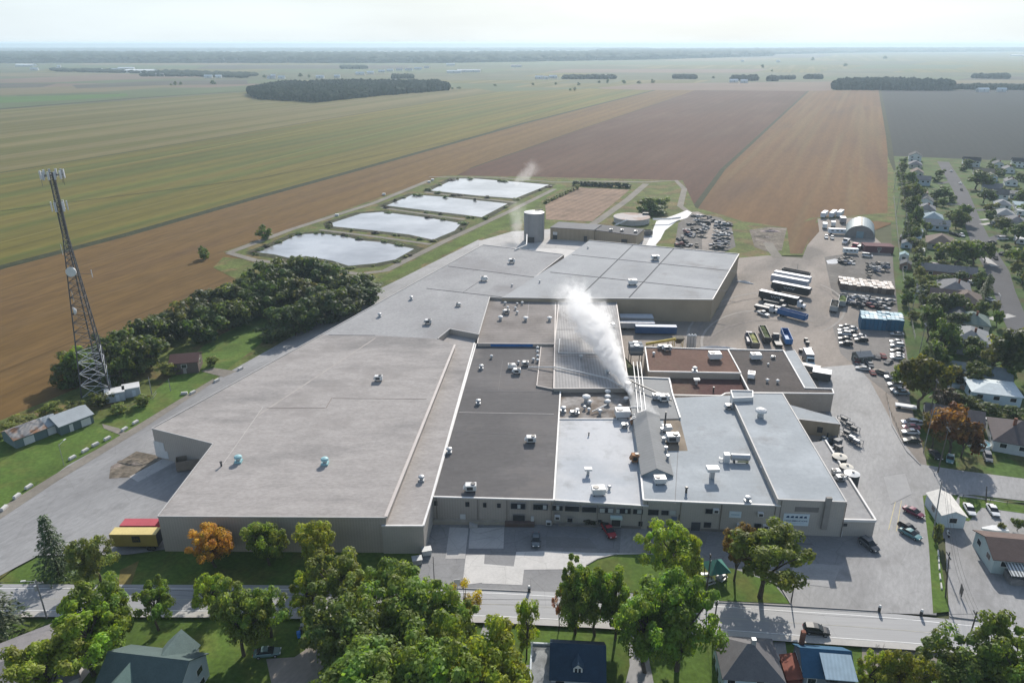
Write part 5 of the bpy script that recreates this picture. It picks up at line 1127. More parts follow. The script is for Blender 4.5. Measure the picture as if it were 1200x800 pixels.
# campers and trucks near the arched shed
an = heading(967, 256, 975, 250); ae = heading(968, 276, 990, 277)
cg = 'trailers and campers by the arched shed'
for u, v, a, L, W, H, c, rcx, l, win in ((965.5, 254.5, an, 9, 2.5, 2.6, (.55, .58, .60), (.8, .8, .8), 'white box trailer first of three at the tan field edge', 0), (975.5, 254, an, 11, 2.5, 2.6, (.55, .58, .60), (.8, .8, .8), 'white box trailer second of three at the tan field edge', 0), (984, 253.5, an, 10, 2.5, 2.6, (.55, .58, .60), (.8, .8, .8), 'white box trailer third of three at the tan field edge', 0), (966, 267.5, R(70), 5, 2.4, 2.3, (.62, .64, .64), (.8, .8, .8), 'small white camper below the first box trailer', 1), (976, 265.5, R(70), 4.5, 2.3, 2.2, (.6, .62, .62), (.8, .8, .8), 'small white camper below the second box trailer', 1), (987, 261, R(75), 6, 3.2, 2.6, (.25, .24, .25), (.62, .61, .6), 'rounded grey van body beside the arched shed', 0), (980, 274.5, ae, 9, 2.5, 2.4, (.55, .60, .64), (.8, .8, .8), 'long white camper with a row of windows', 1)):
    box_vehicle('camper' if win else 'box_trailer', l, 'camper' if win else 'trailer', u, v, a, L, W, H, c, rcx, cg, windows=bool(win), floor=.8)
car('suv', 968, 279, 969, 283, CW, 'white car below the small camper', cg); car('suv', 975, 280, 976, 284, CS, 'silver car below the long camper', cg)
box_vehicle('flatbed_truck', 'blue grey tow truck with white cab in front of the arched shed', 'truck', 992, 284, heading(996, 281, 988, 288), 6, 2.4, .8, (.10, .13, .16), None, None, cab=(.66, .66, .66))
box_vehicle('tow_truck', 'dark red truck beside the tow truck', 'truck', 1002, 290, heading(1003, 286, 998, 291), 4, 2.4, 1.4, (.28, .02, .05), None, None, cab=(.32, .03, .06))
car('van', 1006, 292.5, 1002, 295, CW, 'white van beside the dark red truck', cg); car('suv', 1011, 291, 1016, 292, CS, 'silver car at the maroon shed', cg)
box_vehicle('camper', 'silver round ended camper on the yard edge', 'camper', 996, 297.5, ae, 7, 2.5, 2.2, (.52, .56, .56), (.74, .76, .76), cg, windows=True, floor=.7)
car('van', 1016, 301, 1021, 301.5, CW, 'white van below the maroon shed', cg)
# boxes in the service yard beside the charcoal roofed wing
box_vehicle('box_truck', 'white topped box truck beside the charcoal roofed wing', 'truck', 946, 423, heading(948, 416, 958, 436), 6, 2.6, 2.6, (.20, .20, .21), (.8, .8, .8), None, cab=(.3, .42, .48), floor=1.0)
box_vehicle('storage_container', 'white topped container in the dark service corner', 'container', 962, 444, heading(952, 441, 970, 444), 5.6, 4, 2.3, (.06, .06, .06), (.78, .78, .77), None, floor=.55, wheels=((),))
box_vehicle('box_trailer', 'cream covered trailer between the two white tops', 'trailer', 948, 436, heading(941, 434, 955, 437), 6.5, 2.3, 1.6, (.30, .28, .25), (.55, .51, .46), None)
# the back court of the north wing
box_vehicle('shipping_container', 'long blue container in the back court', 'container', 768, 391, heading(744, 390, 792, 391), 15, 2.5, 2.6, (.02, .07, .18), (.035, .10, .24), None, floor=.55, wheels=((),))
box_vehicle('storage_container', 'pale grey container roof against the tan wall', 'container', 745, 381, heading(724, 380, 766, 380.5), 12.5, 4.5, 3.2, (.25, .25, .25), (.42, .45, .48), None, floor=.55, wheels=((),))
box_vehicle('box_trailer', 'low white roofed trailer in front of the pale grey container', 'trailer', 746, 386, heading(724, 385, 766, 385.5), 13, 2.2, 2.1, (.45, .44, .43), (.74, .72, .70), None)

# ================================================================== HOUSES
wall_oc = mat('house_wall', oc=True, var=.05, scale=.8, rough=.8, spec=.25, stripe=None, fine=.03, fscale=3)
roof_oc = mat('house_shingles', oc=True, var=.09, scale=.8, rough=.9, spec=.2, fine=.10, fscale=4)
fascia_m = mat('white_fascia', (.62, .62, .60), .06, 1, .6, .3)
brick_m = mat('chimney_brick', (.20, .085, .055), .2, 3, .9, .2)
def house(label, u, v, w, d, hw, kind, ang, rcol, wcol, rise=None, chim=None, cat='house', name='house', group=None, z=None, win=3, ov=.4, wh=None, door=True):
    z = (.06 if v > 735 else .3) if z is None else z
    rise = d * .27 if rise is None else rise
    p = g(u, v, z + hw + rise * .5); p.z = z
    root = thing(name, label, cat, p, group, ang)
    def mk(nm, b, ms, color=None, par=None):
        q = bpy.data.objects.new(nm, b.mesh(nm, None, False, ms if isinstance(ms, list) else [ms])); C.objects.link(q); q.parent = par or root
        if color: q.color = (*color, 1)
        return q
    x, y = w / 2, d / 2
    b = MB()
    if kind == 'gable':
        b.face([(-x, -y, -.2), (x, -y, -.2), (x, -y, hw), (-x, -y, hw)]); b.face([(x, y, -.2), (-x, y, -.2), (-x, y, hw), (x, y, hw)])
        b.face([(x, -y, -.2), (x, y, -.2), (x, y, hw), (x, 0, hw + rise), (x, -y, hw)]); b.face([(-x, y, -.2), (-x, -y, -.2), (-x, -y, hw), (-x, 0, hw + rise), (-x, y, hw)])
    else: b.box(0, 0, -.2, w, d, hw + .2)
    mk('wall', b, wall_oc, wcol)
    r = MB(); t = .16; k = rise / y; X, Y = x + ov, y + ov; ze = hw - ov * k + .03
    if kind == 'gable':
        prof = [(-Y, ze), (0, hw + rise + .03), (Y, ze), (Y, ze + t), (0, hw + rise + t + .05), (-Y, ze + t)]
        r.loft([[(-X, a, q) for a, q in prof], [(X, a, q) for a, q in prof]])
    elif kind == 'hip':
        rx = max(.15, x - y * .95)
        e = [(-X, -Y, ze), (X, -Y, ze), (X, Y, ze), (-X, Y, ze)]; f = [(a, b_, c + t) for a, b_, c in e]; h1, h2 = (-rx, 0, hw + rise), (rx, 0, hw + rise)
        for i in range(4): j = (i + 1) % 4; r.face([e[i], e[j], f[j], f[i]])
        r.face([f[0], f[1], h2, h1]); r.face([f[1], f[2], h2]); r.face([f[2], f[3], h1, h2]); r.face([f[3], f[0], h1]); r.face(e[::-1])
    else:
        r.box(0, 0, hw + .01, w + ov, d + ov, .25)
    ro = mk('roof', r, roof_oc, rcol)
    if chim:
        q = MB(); q.box(chim[0] * x, chim[1] * y, hw + .2, .7, .7, rise + .7); mk('chimney', q, brick_m if len(chim) < 3 else chim[2], None, ro)
    zw = hw - 1.75
    for s, L, flip in ((-1, w, 0), (1, w, 0), (-1, d, 1), (1, d, 1)):
        n = win if not flip else max(1, win - 1)
        for i in range(n):
            if i == 1 and door and s < 0 and not flip: continue
            c = -L / 2 + L * (i + .5) / n; q = MB()
            ww_ = min(1.5, L / n * .5)
            for zz in ([zw] if hw < 4.4 else [zw, zw - 2.6]):
                fr = MB()
                if flip: q = MB(); q.box(s * (x + .03), c, zz, .06, ww_, 1.15); fr.box(s * (x + .015), c, zz - .1, .05, ww_ + .24, 1.35)
                else: q = MB(); q.box(c, s * (y + .03), zz, ww_, .06, 1.15); fr.box(c, s * (y + .015), zz - .1, ww_ + .24, .05, 1.35)
                wo = mk('window', q, glass_m); mk('window_frame', fr, fascia_m, None, wo)
    if door:
        q = MB(); q.box(-w / 2 + w * 1.5 / win if win > 1 else 0, -y - .03, .1, 1.0, .06, 2.1); mk('door', q, mat('house_door', (.30, .28, .26), .1))
    return root
sa = lambda t: heading(*[q for i in (0, 1) for q in STR[max(1, min(len(STR) - 2, t)) + i]])
GR, DG, BR, LB, TG, BK, LG = (.16, .16, .165), (.08, .085, .09), (.15, .115, .095), (.24, .31, .34), (.10, .14, .13), (.035, .04, .045), (.25, .255, .255)
WH, CRM, BRK, BLU = (.60, .61, .60), (.45, .42, .36), (.26, .16, .12), (.35, .43, .48)
NH = 'houses along the residential street'
hs = [ # u, v, w, d, h, kind, street piece, along?, roof, wall, label
 (1073, 180, 14, 10, 5, 'gable', 1, 1, BK, WH, 'two storey white house with dark roof, last on the left of the street'),
 (1073, 190, 14, 10, 3, 'hip', 1, 1, GR, CRM, 'grey roofed house next to the last two storey house on the left'),
 (1075, 199.5, 13, 9, 3, 'gable', 1, 1, BR, CRM, 'brown gable roofed house third from the far end on the left'),
 (1082, 208, 10, 9, 4.2, 'gable', 1, 0, GR, BLU, 'blue grey gabled house fourth from the far end on the left'),
 (1080, 222, 17, 8, 2.8, 'flat', 1, 1, BR, CRM, 'long flat brownish roofed house on the left of the street'),
 (1085, 232, 13, 9, 3, 'gable', 2, 1, DG, WH, 'dark gabled house above the long roofs on the left of the street'),
 (1086, 241, 14, 10, 3, 'hip', 2, 1, GR, WH, 'grey hip roofed house with white walls on the left of the street'),
 (1094, 251, 13, 10, 3, 'hip', 3, 1, LB, WH, 'pale blue roofed house on the left of the street'),
 (1099, 260, 12, 9, 3, 'gable', 3, 0, LG, BLU, 'light grey gabled house below the pale blue roof'),
 (1103, 278, 17, 13, 3, 'hip', 3, 1, BR, CRM, 'large taupe hip roofed house behind the row of cars'),
 (1112, 313.5, 22, 8, 3, 'gable', 4, 0, GR, BRK, 'long low grey roofed house below the wide green tree'),
 (1119, 332, 17, 12, 3, 'hip', 5, 1, GR, CRM, 'large grey hip roofed house below the long low one'),
 (1133, 345, 15, 11, 3, 'hip', 6, 1, BR, BRK, 'brown hip roofed house by the street spruce'),
 (1110, 342, 12, 8, 2.8, 'gable', 5, 0, (.12, .09, .08), BRK, 'small brown roofed house behind the pool yard'),
 (1124, 367, 12, 9, 3, 'gable', 6, 1, DG, CRM, 'dark roofed half of the pair above the light grey hip roof'),
 (1140, 369.5, 12, 11, 3, 'hip', 6, 1, (.15, .19, .165), CRM, 'green grey roofed house above the light grey hip roof'),
 (1137, 389, 16, 12, 4.2, 'hip', 6, 1, LG, (.22, .24, .27), 'light grey hip roofed house with tall blue grey wall'),
 (1146, 431, 18, 8, 2.8, 'gable', 7, 0, (.17, .20, .21), CRM, 'blue grey low roofed house above the white roofed house'),
 (1118, 482, 14, 9, 2.8, 'gable', 7, 0, (.14, .12, .115), CRM, 'taupe roofed house behind the rust orange tree'),
 (1197, 500, 13, 14, 3.2, 'hip', 7, 0, (.10, .085, .085), (.45, .48, .48), 'dark roofed house cut by the photo edge beside the round pool'),
 (1139, 186, 13, 9, 5, 'gable', 1, 0, BK, WH, 'two storey white house with dark roof, last on the right of the street'),
 (1195, 187, 11, 9, 5, 'gable', 1, 0, BK, WH, 'two storey white house at the photo edge by the dark field'),
 (1153, 199, 14, 9, 3, 'gable', 1, 0, (.17, .15, .11), CRM, 'tan gabled house near the far end on the right'),
 (1170, 190, 12, 8, 3, 'gable', 1, 1, DG, WH, 'dark roofed bungalow among the far trees by the dark field'),
 (1182, 196, 12, 8, 3, 'gable', 1, 1, GR, WH, 'grey roofed bungalow between the far trees and the photo edge'),
 (1163, 217, 12, 10, 3.4, 'gable', 2, 0, GR, WH, 'grey gabled house behind the large dark round tree'),
 (1169, 224, 13, 10, 3.4, 'gable', 2, 0, DG, WH, 'dark gabled house with pale barge boards on the right of the street'),
 (1175, 236, 12, 9, 3.4, 'hip', 2, 1, LG, WH, 'light grey hip roofed house on the right of the street'),
 (1178, 247, 14, 10, 3, 'hip', 3, 1, LG, CRM, 'light grey roofed house next to the side driveway'),
 (1191, 255, 14, 9, 3, 'hip', 3, 1, GR, CRM, 'grey roofed house behind the light grey one on the right'),
 (1185, 210, 13, 8, 3, 'gable', 2, 1, GR, WH, 'grey roofed house at the back of the right side, upper'),
 (1190, 224, 15, 7, 3, 'flat', 2, 1, DG, WH, 'dark flat roofed house at the back of the right side'),
 (1196, 237, 14, 7, 2.6, 'flat', 3, 1, LB, WH, 'pale blue flat roof at the right photo edge'),
 (1198, 244, 12, 6, 2.6, 'flat', 3, 1, (.40, .42, .42), WH, 'whitish flat roof at the right photo edge, lower'),
 (1162, 205, 10, 8, 3, 'gable', 1, 1, GR, BLU, 'small grey house beside the tan gabled house'),
]
for (u, v, w, d, h, k, si, al, rcx, wcx, l) in hs:
    a = sa(si); house(l, u, v, w, d, h, k, a if al else a - math.pi / 2, rcx, wcx, group=NH, win=3, chim=(.3, .2) if h > 2.9 and k != 'flat' and (int(u) % 3 == 0) else None, door=True)
# the white roofed house with the pool
house('white roofed house with pale blue wall beside the oval pool', 1164, 451, 13, 11, 3.2, 'hip', heading(1187, 468, 1154, 464), (.55, .60, .60), (.50, .60, .64), rise=1.3, group=NH, chim=(.55, -.9))
# sheds and small garden buildings
for u, v, w, d, h, k, rcx, wcx, l in ((1076, 268.5, 7, 5, 2.4, 'flat', (.62, .62, .6), WH, 'white flat roofed carport behind the pale blue roof'), (1075, 277, 6, 4, 2.2, 'flat', (.36, .42, .46), WH, 'blue white flat shed below the carport'), (1061, 276, 6, 5, 2.2, 'gable', DG, BRK, 'dark garden shed at the alley'), (1063, 283, 7, 5, 2.2, 'gable', (.13, .14, .15), BLU, 'blue grey shed at the alley below the dark one'),
        (1060, 297, 5, 4, 2.4, 'gable', (.25, .35, .36), WH, 'small pale teal shed at the alley'), (1062, 307, 6, 5, 2.2, 'gable', DG, BRK, 'dark boxy shed at the alley on the open lawn'), (1080, 292, 7, 3, 1.6, 'flat', (.5, .5, .5), WH, 'pale low shed roof beside the white truck'), (1100, 308, 5, 6, 2.4, 'flat', (.34, .30, .30), BRK, 'reddish carport at the long low grey roof'),
        (1081, 338, 7, 4, 2.2, 'gable', (.35, .38, .37), WH, 'pale shed roof behind the small brown roofed house'), (1108, 346.5, 4.5, 4, 2.6, 'gable', (.36, .31, .26), (.05, .05, .05), 'small beige roofed shed below the brown house'), (1096, 436, 4, 4, 2.2, 'gable', (.30, .42, .46), BLU, 'small pale blue shed under the tall dark trees'), (1109, 428, 6, 4, 2.2, 'gable', DG, (.12, .14, .15), 'dark shed next to the small pale blue one'), (1011, 413.5, 5, 4, 2.4, 'gable', (.30, .30, .30), (.12, .13, .12), 'little gabled hut at the lane edge junk'), (1197, 277, 9, 5, 2.4, 'flat', (.6, .6, .6), WH, 'white carport at the right photo edge'), (1170, 238, 5, 4, 2.2, 'gable', GR, WH, 'little shed between the right hand houses')):
    house(l, u, v, w, d, h, k, sa(3) if u > 1050 else R(10), rcx, wcx, cat='shed', name='garden_shed', group='sheds and carports', win=1, door=True, ov=.2)
# houses of the foreground
house('grey hip roofed house cut by the photo edge at the bottom', -6, 786, 21, 16, 3.0, 'hip', R(38), (.20, .19, .19), (.45, .43, .4), rise=2.6, group='houses below the road', win=4)
b_ = [o for o in scene.objects if o.name.startswith('roof')][-1]
for dx, dy in ((1.5, 3.0), (3.2, 3.4)):
    q = MB(); q.box(dx, dy, 4.1, .5, .5, 1.0); o = bpy.data.objects.new('roof_ventilator', q.mesh('roof_ventilator', None, False, [mat('vent_dark', (.10, .10, .10))])); C.objects.link(o); o.parent = b_
th = house('teal roofed house with crossing gables and pale side wall', 176, 778, 13.5, 9.5, 4.6, 'gable', R(-8), (.075, .105, .10), (.42, .48, .48), rise=3.2, group='houses below the road', win=3)
def add(root, nm, b, m, col=None, par=None):
    q = bpy.data.objects.new(nm, b.mesh(nm, None, False, [m])); C.objects.link(q); q.parent = par or root
    if col: q.color = (*col, 1)
    return q
def wing_roof(root, x0, y0, y1, w, hw, rise, col, wcol):
    r = MB(); pf = [(-w / 2 - .3, hw - .15), (0, hw + rise), (w / 2 + .3, hw - .15), (w / 2 + .3, hw), (0, hw + rise + .17), (-w / 2 - .3, hw)]
    r.loft([[(x0 + a, y0, q) for a, q in pf], [(x0 + a, y1, q) for a, q in pf]]); add(root, 'roof', r, roof_oc, col)
    b = MB(); s = .3 if y1 > y0 else -.3
    b.loft([[(x0 - w / 2, yy, -.2), (x0 + w / 2, yy, -.2), (x0 + w / 2, yy, hw - .05), (x0, yy, hw + rise - .12), (x0 - w / 2, yy, hw - .05)] for yy in (y0, y1 - s)]); add(root, 'wall', b, wall_oc, wcol)
wing_roof(th, 1.8, .3, 6.6, 5.4, 4.6, 2.9, (.12, .165, .155), (.42, .48, .48))
wing_roof(th, -2.6, -.3, -6.4, 5.0, 4.6, 2.6, (.10, .155, .14), (.42, .48, .48))
bh = house('dark blue gable roofed house with a small white dormer', 677, 764, 8.6, 8.2, 4.0, 'gable', R(-4), (.022, .045, .075), (.45, .47, .48), rise=3.2, group='houses below the road', win=3, ov=.35)
q = MB(); q.loft([[(-.75, -1.2, 4.5), (.75, -1.2, 4.5), (.75, -1.2, 5.6), (0, -1.2, 6.3), (-.75, -1.2, 5.6)], [(-.75, -3.4, 4.5), (.75, -3.4, 4.5), (.75, -3.4, 5.6), (0, -3.4, 6.3), (-.75, -3.4, 5.6)]]); dm = add(bh, 'dormer', q, fascia_m)
q = MB(); pf = [(-1.0, 5.5), (0, 6.42), (1.0, 5.5), (1.0, 5.62), (0, 6.56), (-1.0, 5.62)]; q.loft([[(a, -.4, z_) for a, z_ in pf], [(a, -3.55, z_) for a, z_ in pf]]); add(bh, 'dormer_roof', q, roof_oc, (.03, .06, .10), dm)
for s in (-.3, .3): q = MB(); q.box(s, -3.42, 4.75, .4, .05, .8); add(bh, 'window', q, glass_m, None, dm)
fr_ = thing('flat_roofed_extension', 'stained flat roofed extension with white walls below the blue gable roof', 'building', g(655, 800, .06), 'houses below the road', R(-4))
q = MB(); q.box(-.6, .4, 0, 8.6, 10, 3.0); add(fr_, 'wall', q, wall_oc, (.5, .53, .54))
q = MB(); q.box(-.6, .4, 3.01, 8.3, 9.7, .05); add(fr_, 'roof', q, mat('stained_flat_roof', (.26, .27, .27), .35, .35, .9, .2, fine=.12, c2=(.10, .10, .10), c2scale=.3))
for x_, y_, sx, sy in ((-.6, 5.3, 8.9, .3), (-4.8, .4, .3, 9.5), (3.6, .4, .3, 9.5)): q = MB(); q.box(x_, y_, 3.005, sx, sy, .4); add(fr_, 'parapet', q, mat('pale_parapet', (.58, .62, .64)))
wx_ = thing('porch_block', 'small white block with a dark window at the corner of the blue gable roof', 'building', g(693, 782, .06), 'houses below the road', R(-4))
q = MB(); q.box(0, 0, 0, 3.6, 3.4, 2.6); add(wx_, 'wall', q, wall_oc, (.6, .61, .62)); q = MB(); q.box(0, 0, 2.61, 3.8, 3.6, .16); add(wx_, 'roof', q, mat('pale_flat_roof', (.45, .47, .49)))
q = MB(); q.box(-1, -1.72, 1.2, 1.0, .06, .9); add(wx_, 'window', q, glass_m)
gh = house('grey pyramid roofed house with a pale blue wall and red brown porch', 878, 762, 9.2, 8.8, 4.6, 'hip', R(-5), (.135, .13, .13), (.42, .50, .54), rise=3.0, group='houses below the road', chim=(.12, .05, galv), win=4, ov=.45)
q = MB(); q.box(-.6, -5.3, -.1, 7.4, 1.8, 2.2); pc = add(gh, 'porch', q, mat('redbrown_porch', (.16, .07, .05))); q = MB(); q.box(-.6, -5.3, 2.12, 7.8, 2.1, .14); add(gh, 'porch_roof', q, mat('brown_porch_roof', (.13, .075, .06)), None, pc)
mh = house('blue metal roofed house with a rust red side annex', 966, 768, 7.6, 6.6, 4.8, 'gable', R(-6), (.035, .095, .16), (.16, .18, .20), rise=2.4, group='houses below the road', chim=(-.75, .9), win=3, ov=.35)
q = MB(); q.loft([[(-.8, -1.0, 5.0), (3.6, -1.0, 5.0), (3.6, -1.0, 6.9), (-.8, -1.0, 6.9)], [(-.8, -4.6, 5.0), (3.6, -4.6, 5.0), (3.6, -4.6, 5.75), (-.8, -4.6, 5.75)]]); dm = add(mh, 'dormer', q, mat('dark_dormer', (.07, .075, .08)))
q = MB(); q.loft([[(-1.1, -.5, 7.0), (3.9, -.5, 7.0), (3.9, -.5, 7.12), (-1.1, -.5, 7.12)], [(-1.1, -4.9, 5.8), (3.9, -4.9, 5.8), (3.9, -4.9, 5.92), (-1.1, -4.9, 5.92)]]); add(mh, 'dormer_roof', q, mat('light_blue_metal', (.30, .40, .46), .1, .8, .5, .4, stripe=(R(84), .6, .06)), None, dm)
q = MB(); q.box(.3, -4.63, 5.1, 1.1, .06, .55); add(mh, 'window', q, glass_m, None, dm)
q = MB(); q.box(-5.0, -.4, -.1, 2.4, 5.2, 3.4); an_ = add(mh, 'annex', q, mat('red_annex_wall', (.12, .035, .03))); q = MB(); q.loft([[(-6.4, 2.4, 3.2), (-3.75, 2.4, 3.9), (-3.75, 2.4, 4.02), (-6.4, 2.4, 3.32)], [(-6.4, -3.2, 3.2), (-3.75, -3.2, 3.9), (-3.75, -3.2, 4.02), (-6.4, -3.2, 3.32)]]); add(mh, 'annex_roof', q, mat('rust_red_roof', (.22, .075, .05), .15, 1, .8, .2), None, an_)
q = MB(); q.box(-5.0, -3.03, 1.6, 1.2, .06, .9); add(mh, 'window', q, glass_m, None, an_)
q = MB(); q.box(-3.2, 3.9, 7.26, 2.0, .3, .12); 
shop = house('brown roofed shop with a striped awning', 1196, 637, 13, 9, 3.6, 'gable', R(-9), (.125, .09, .078), (.42, .50, .48), rise=1.8, group=None, win=3, z=.38, cat='shop', name='shop', ov=.5)
aw = MB(); n = 22
aw.loft([[(-4.6, -4.55, 2.95), (9, -4.55, 2.95), (9, -4.55, 3.0), (-4.6, -4.55, 3.0)], [(-4.6, -8.0, 2.3), (9, -8.0, 2.3), (9, -8.0, 2.36), (-4.6, -8.0, 2.36)]])
add(shop, 'awning', aw, mat('striped_awning', (.36, .37, .36), .05, 1, .8, .2, stripe=(R(90), .62, .75)))
q = MB(); q.box(2.2, -6.3, 0, 13, 3.0, 1.5); add(shop, 'terrace', q, mat('stone_terrace', (.19, .18, .17), .25, .8))
ws = house('white gabled shed with blue barrels at its near end', 1109.5, 589, 8.6, 5.0, 3.0, 'gable', R(-7) + math.pi / 2, (.66, .63, .57), (.48, .55, .58), rise=1.1, group=None, win=1, cat='shed', name='storage_shed', z=.42, ov=.25)
for i in range(3):
    q = g(1107 + i * 4, 609.5 + i * .4, .43); b = MB(); b.cyl(0, 0, 0, 1.15, .42, .42, 12); b.cyl(0, 0, 1.151, 1.2, .36, .36, 12)
    o = b.build('barrel', mat('blue_plastic', (.03, .16, .42), .1, 1, .45, .4), None, at=q); tag(o, ('left', 'middle', 'right')[i] + ' one of the three blue barrels at the near end of the white shed', 'barrel', 'blue barrels')
# garages, barn, huts by the tower
ga = heading(20, 520, 60, 500)
def shed2(label, u, v, w, d, h, ang, rm, wcol, doors, z=.33, kind='gable'):
    r = house(label, u, v, w, d, h, kind, ang, (.3, .3, .3), wcol, rise=1.5, cat='garage', name='garage', z=z, win=2, door=False, ov=.35)
    for c in list(r.children):
        if c.name.startswith('roof'): c.data.materials[0] = rm
        if c.name.startswith('window'):
            for d_ in list(c.children): bpy.data.objects.remove(d_)
            bpy.data.objects.remove(c)
    for x_, w_, h_ in doors: q = MB(); q.box(x_, -d / 2 - .04, .05, w_, .08, h_); add(r, 'door', q, white_p)
    return r
rusty = mat('rusty_sheet_roof', (.30, .28, .26), .12, .3, .7, .3, c2=(.25, .13, .07), c2scale=.35, c2lo=.47, c2hi=.6, stripe=(0, .6, .06))
sheet_m = mat('grey_sheet_roof', (.33, .36, .37), .1, .4, .55, .4, fine=.05, stripe=(0, .6, .06))
gd = heading(8, 513, 62, 493)
shed2('rusty roofed garage of the left pair', 27, 501, 8.0, 7.5, 2.6, gd, rusty, (.13, .18, .18), ((-.6, 2.6, 2.1),))
shed2('grey roofed garage joined to the rusty roofed one', 47, 493.5, 6.5, 7.0, 2.6, gd, sheet_m, (.13, .18, .18), ((1.2, 2.6, 2.1),))
shed2('grey roofed garage standing apart with two white doors', 80, 485, 9.0, 8.0, 2.7, gd, sheet_m, (.11, .15, .15), ((2.4, 2.6, 2.1), (-1.6, 1.0, 2.1)))
br = house('weathered brown barn with a dark red roof beside the belt trees', 217, 417, 8.5, 8, 3.8, 'gable', heading(196, 416, 240, 414) + .1, (.10, .055, .05), (.12, .095, .08), rise=1.6, cat='barn', name='barn', z=.33, win=1, ov=.3)
for u, v, w, d, l in ((136, 467.5, 5.2, 4.2, 'white equipment hut at the lattice tower foot, nearer the bush'), (155, 462, 4.6, 4.0, 'white equipment hut at the lattice tower foot, nearer the barn')):
    r = thing('equipment_hut', l, 'hut', g(u, v, .33), 'equipment huts', R(28)); q = MB(); q.box(0, 0, 0, w, d, 2.7); add(r, 'wall', q, wall_oc, (.42, .46, .50)); q = MB(); q.box(0, 0, 2.71, w + .3, d + .3, .25); add(r, 'roof', q, white_p); q = MB(); q.box(.6, -d / 2 - .03, .1, 1, .06, 2.0); add(r, 'door', q, mat('pale_door', (.55, .6, .66)))
# arched shed and the maroon shed
ar = thing('arched_shed', 'grey green arched metal shed at the end of the tan field', 'shed', g(1007, 279, .36), None, heading(1008, 279, 1009, 262) - math.pi / 2)
n = 18; rr_ = 7.6; L = 24
q = MB(); q.loft([[(rr_ * math.cos(math.pi * k / n), y_, rr_ * .92 * math.sin(math.pi * k / n)) for k in range(n + 1)] + [((rr_ - .2) * math.cos(math.pi * k / n), y_, (rr_ - .2) * .92 * math.sin(math.pi * k / n)) for k in range(n, -1, -1)] for y_ in (0, L)])
add(ar, 'roof', q, mat('arched_sheet', (.22, .27, .28), .1, .3, .5, .4, fine=.05, stripe=(0, .8, .06)))
for y_, nm in ((.4, 'front_wall'), (L - .4, 'rear_wall')):
    q = MB(); q.loft([[((rr_ - .21) * math.cos(math.pi * k / n), y_ + e, (rr_ - .21) * .92 * math.sin(math.pi * k / n)) for k in range(n + 1)] for e in (-.1, .1)]); add(ar, nm, q, mat('shed_end', (.20, .19, .18)))
q = MB(); q.box(0, .2, 0, 3.6, .2, 3.6); add(ar, 'door', q, mat('blue_grey_door', (.20, .28, .31)))
q = MB(); q.box(0, L / 2, rr_ * .92 - .04, .9, L - .6, .14); add(ar, 'ridge_vent', q, mat('cream_ridge', (.55, .50, .42)))
msd = house('long maroon flat roofed shed beside the arched one', 1029, 285, 14, 7, 3.2, 'flat', heading(1015, 287, 1042, 288), (.13, .06, .065), (.12, .05, .055), cat='shed', name='long_shed', z=.36, win=1)
# far farm buildings
fb = random.Random(31)
for i, (u, v, w) in enumerate(((30, 75.5, 90), (40, 80, 30), (68, 79.5, 20), (69, 77, 14), (148, 79.5, 60), (165, 82, 110), (135, 81, 30), (187, 86.5, 26), (244, 88.5, 24), (256, 88.5, 18), (318, 89.5, 24), (330, 89.5, 20), (375, 89, 24), (395, 88.5, 18), (422, 85, 30), (434, 84, 24), (447, 82.5, 24), (457, 81.5, 24), (468, 80.5, 26), (479, 80.5, 30), (490, 79.5, 30), (500, 78, 22), (528, 75, 40), (532, 83, 50), (544, 82, 50), (555, 82, 50), (605, 76.5, 46), (632, 89.5, 24), (648, 89, 24), (640, 90, 12), (714, 88, 20), (912, 71.5, 20), (1195, 64.5, 120), (860, 93.5, 22), (872, 94, 18), (1152, 103.8, 26), (1174, 103.8, 18), (462, 93.5, 12), (870, 71, 16), (320, 88, 14), (118, 81, 14))):
    mp_ = mpp(u, v)
    house('pale farm building far off among the fields', u, v, w, max(10, w * .3), 5 + w * .03, 'gable', fb.uniform(-.2, .2), fb.choice([(.7, .72, .72), (.6, .63, .64), (.72, .7, .68), (.45, .4, .4)]), (.6, .6, .58), rise=3, cat='barn', name='farm_building', group='farm buildings far off among the fields', z=.1, win=1, door=False)

# ================================================================== ROOFTOP EQUIPMENT
def kid(root, nm, b, m, par=None):
    q = bpy.data.objects.new(nm, b.mesh(nm, None, False, [m])); C.objects.link(q); q.parent = par or root; return q
def p_mushroom(m, r=.55, h=1.1):
    o = proto('roof_vent', 'roof vent'); b = MB(); b.cyl(0, 0, 0, h * .62, r * .55, r * .5, 12); kid(o, 'stack', b, galv)
    b = MB(); n = 14; ring = lambda z, q: [(q * math.cos(6.2832 * k / n), q * math.sin(6.2832 * k / n), z) for k in range(n)]
    b.loft([ring(h * .62, r * .8), ring(h * .66, r), ring(h * .86, r * .92), ring(h, r * .45)]); kid(o, 'hood', b, m); return remember(o)
def p_turbine(m):
    o = proto('turbine_vent', 'roof vent'); b = MB(); b.box(0, 0, 0, 1.3, 1.3, .35); kid(o, 'curb', b, m); b = MB(); b.cyl(0, 0, .351, .7, .42, .42, 12); kid(o, 'neck', b, galv)
    b = MB(); n = 14; ring = lambda z, q: [(q * math.cos(6.2832 * k / n), q * math.sin(6.2832 * k / n), z) for k in range(n)]
    b.loft([ring(.71, .45), ring(.85, .68), ring(1.1, .75), ring(1.3, .6), ring(1.42, .2)]); kid(o, 'head', b, m); return remember(o)
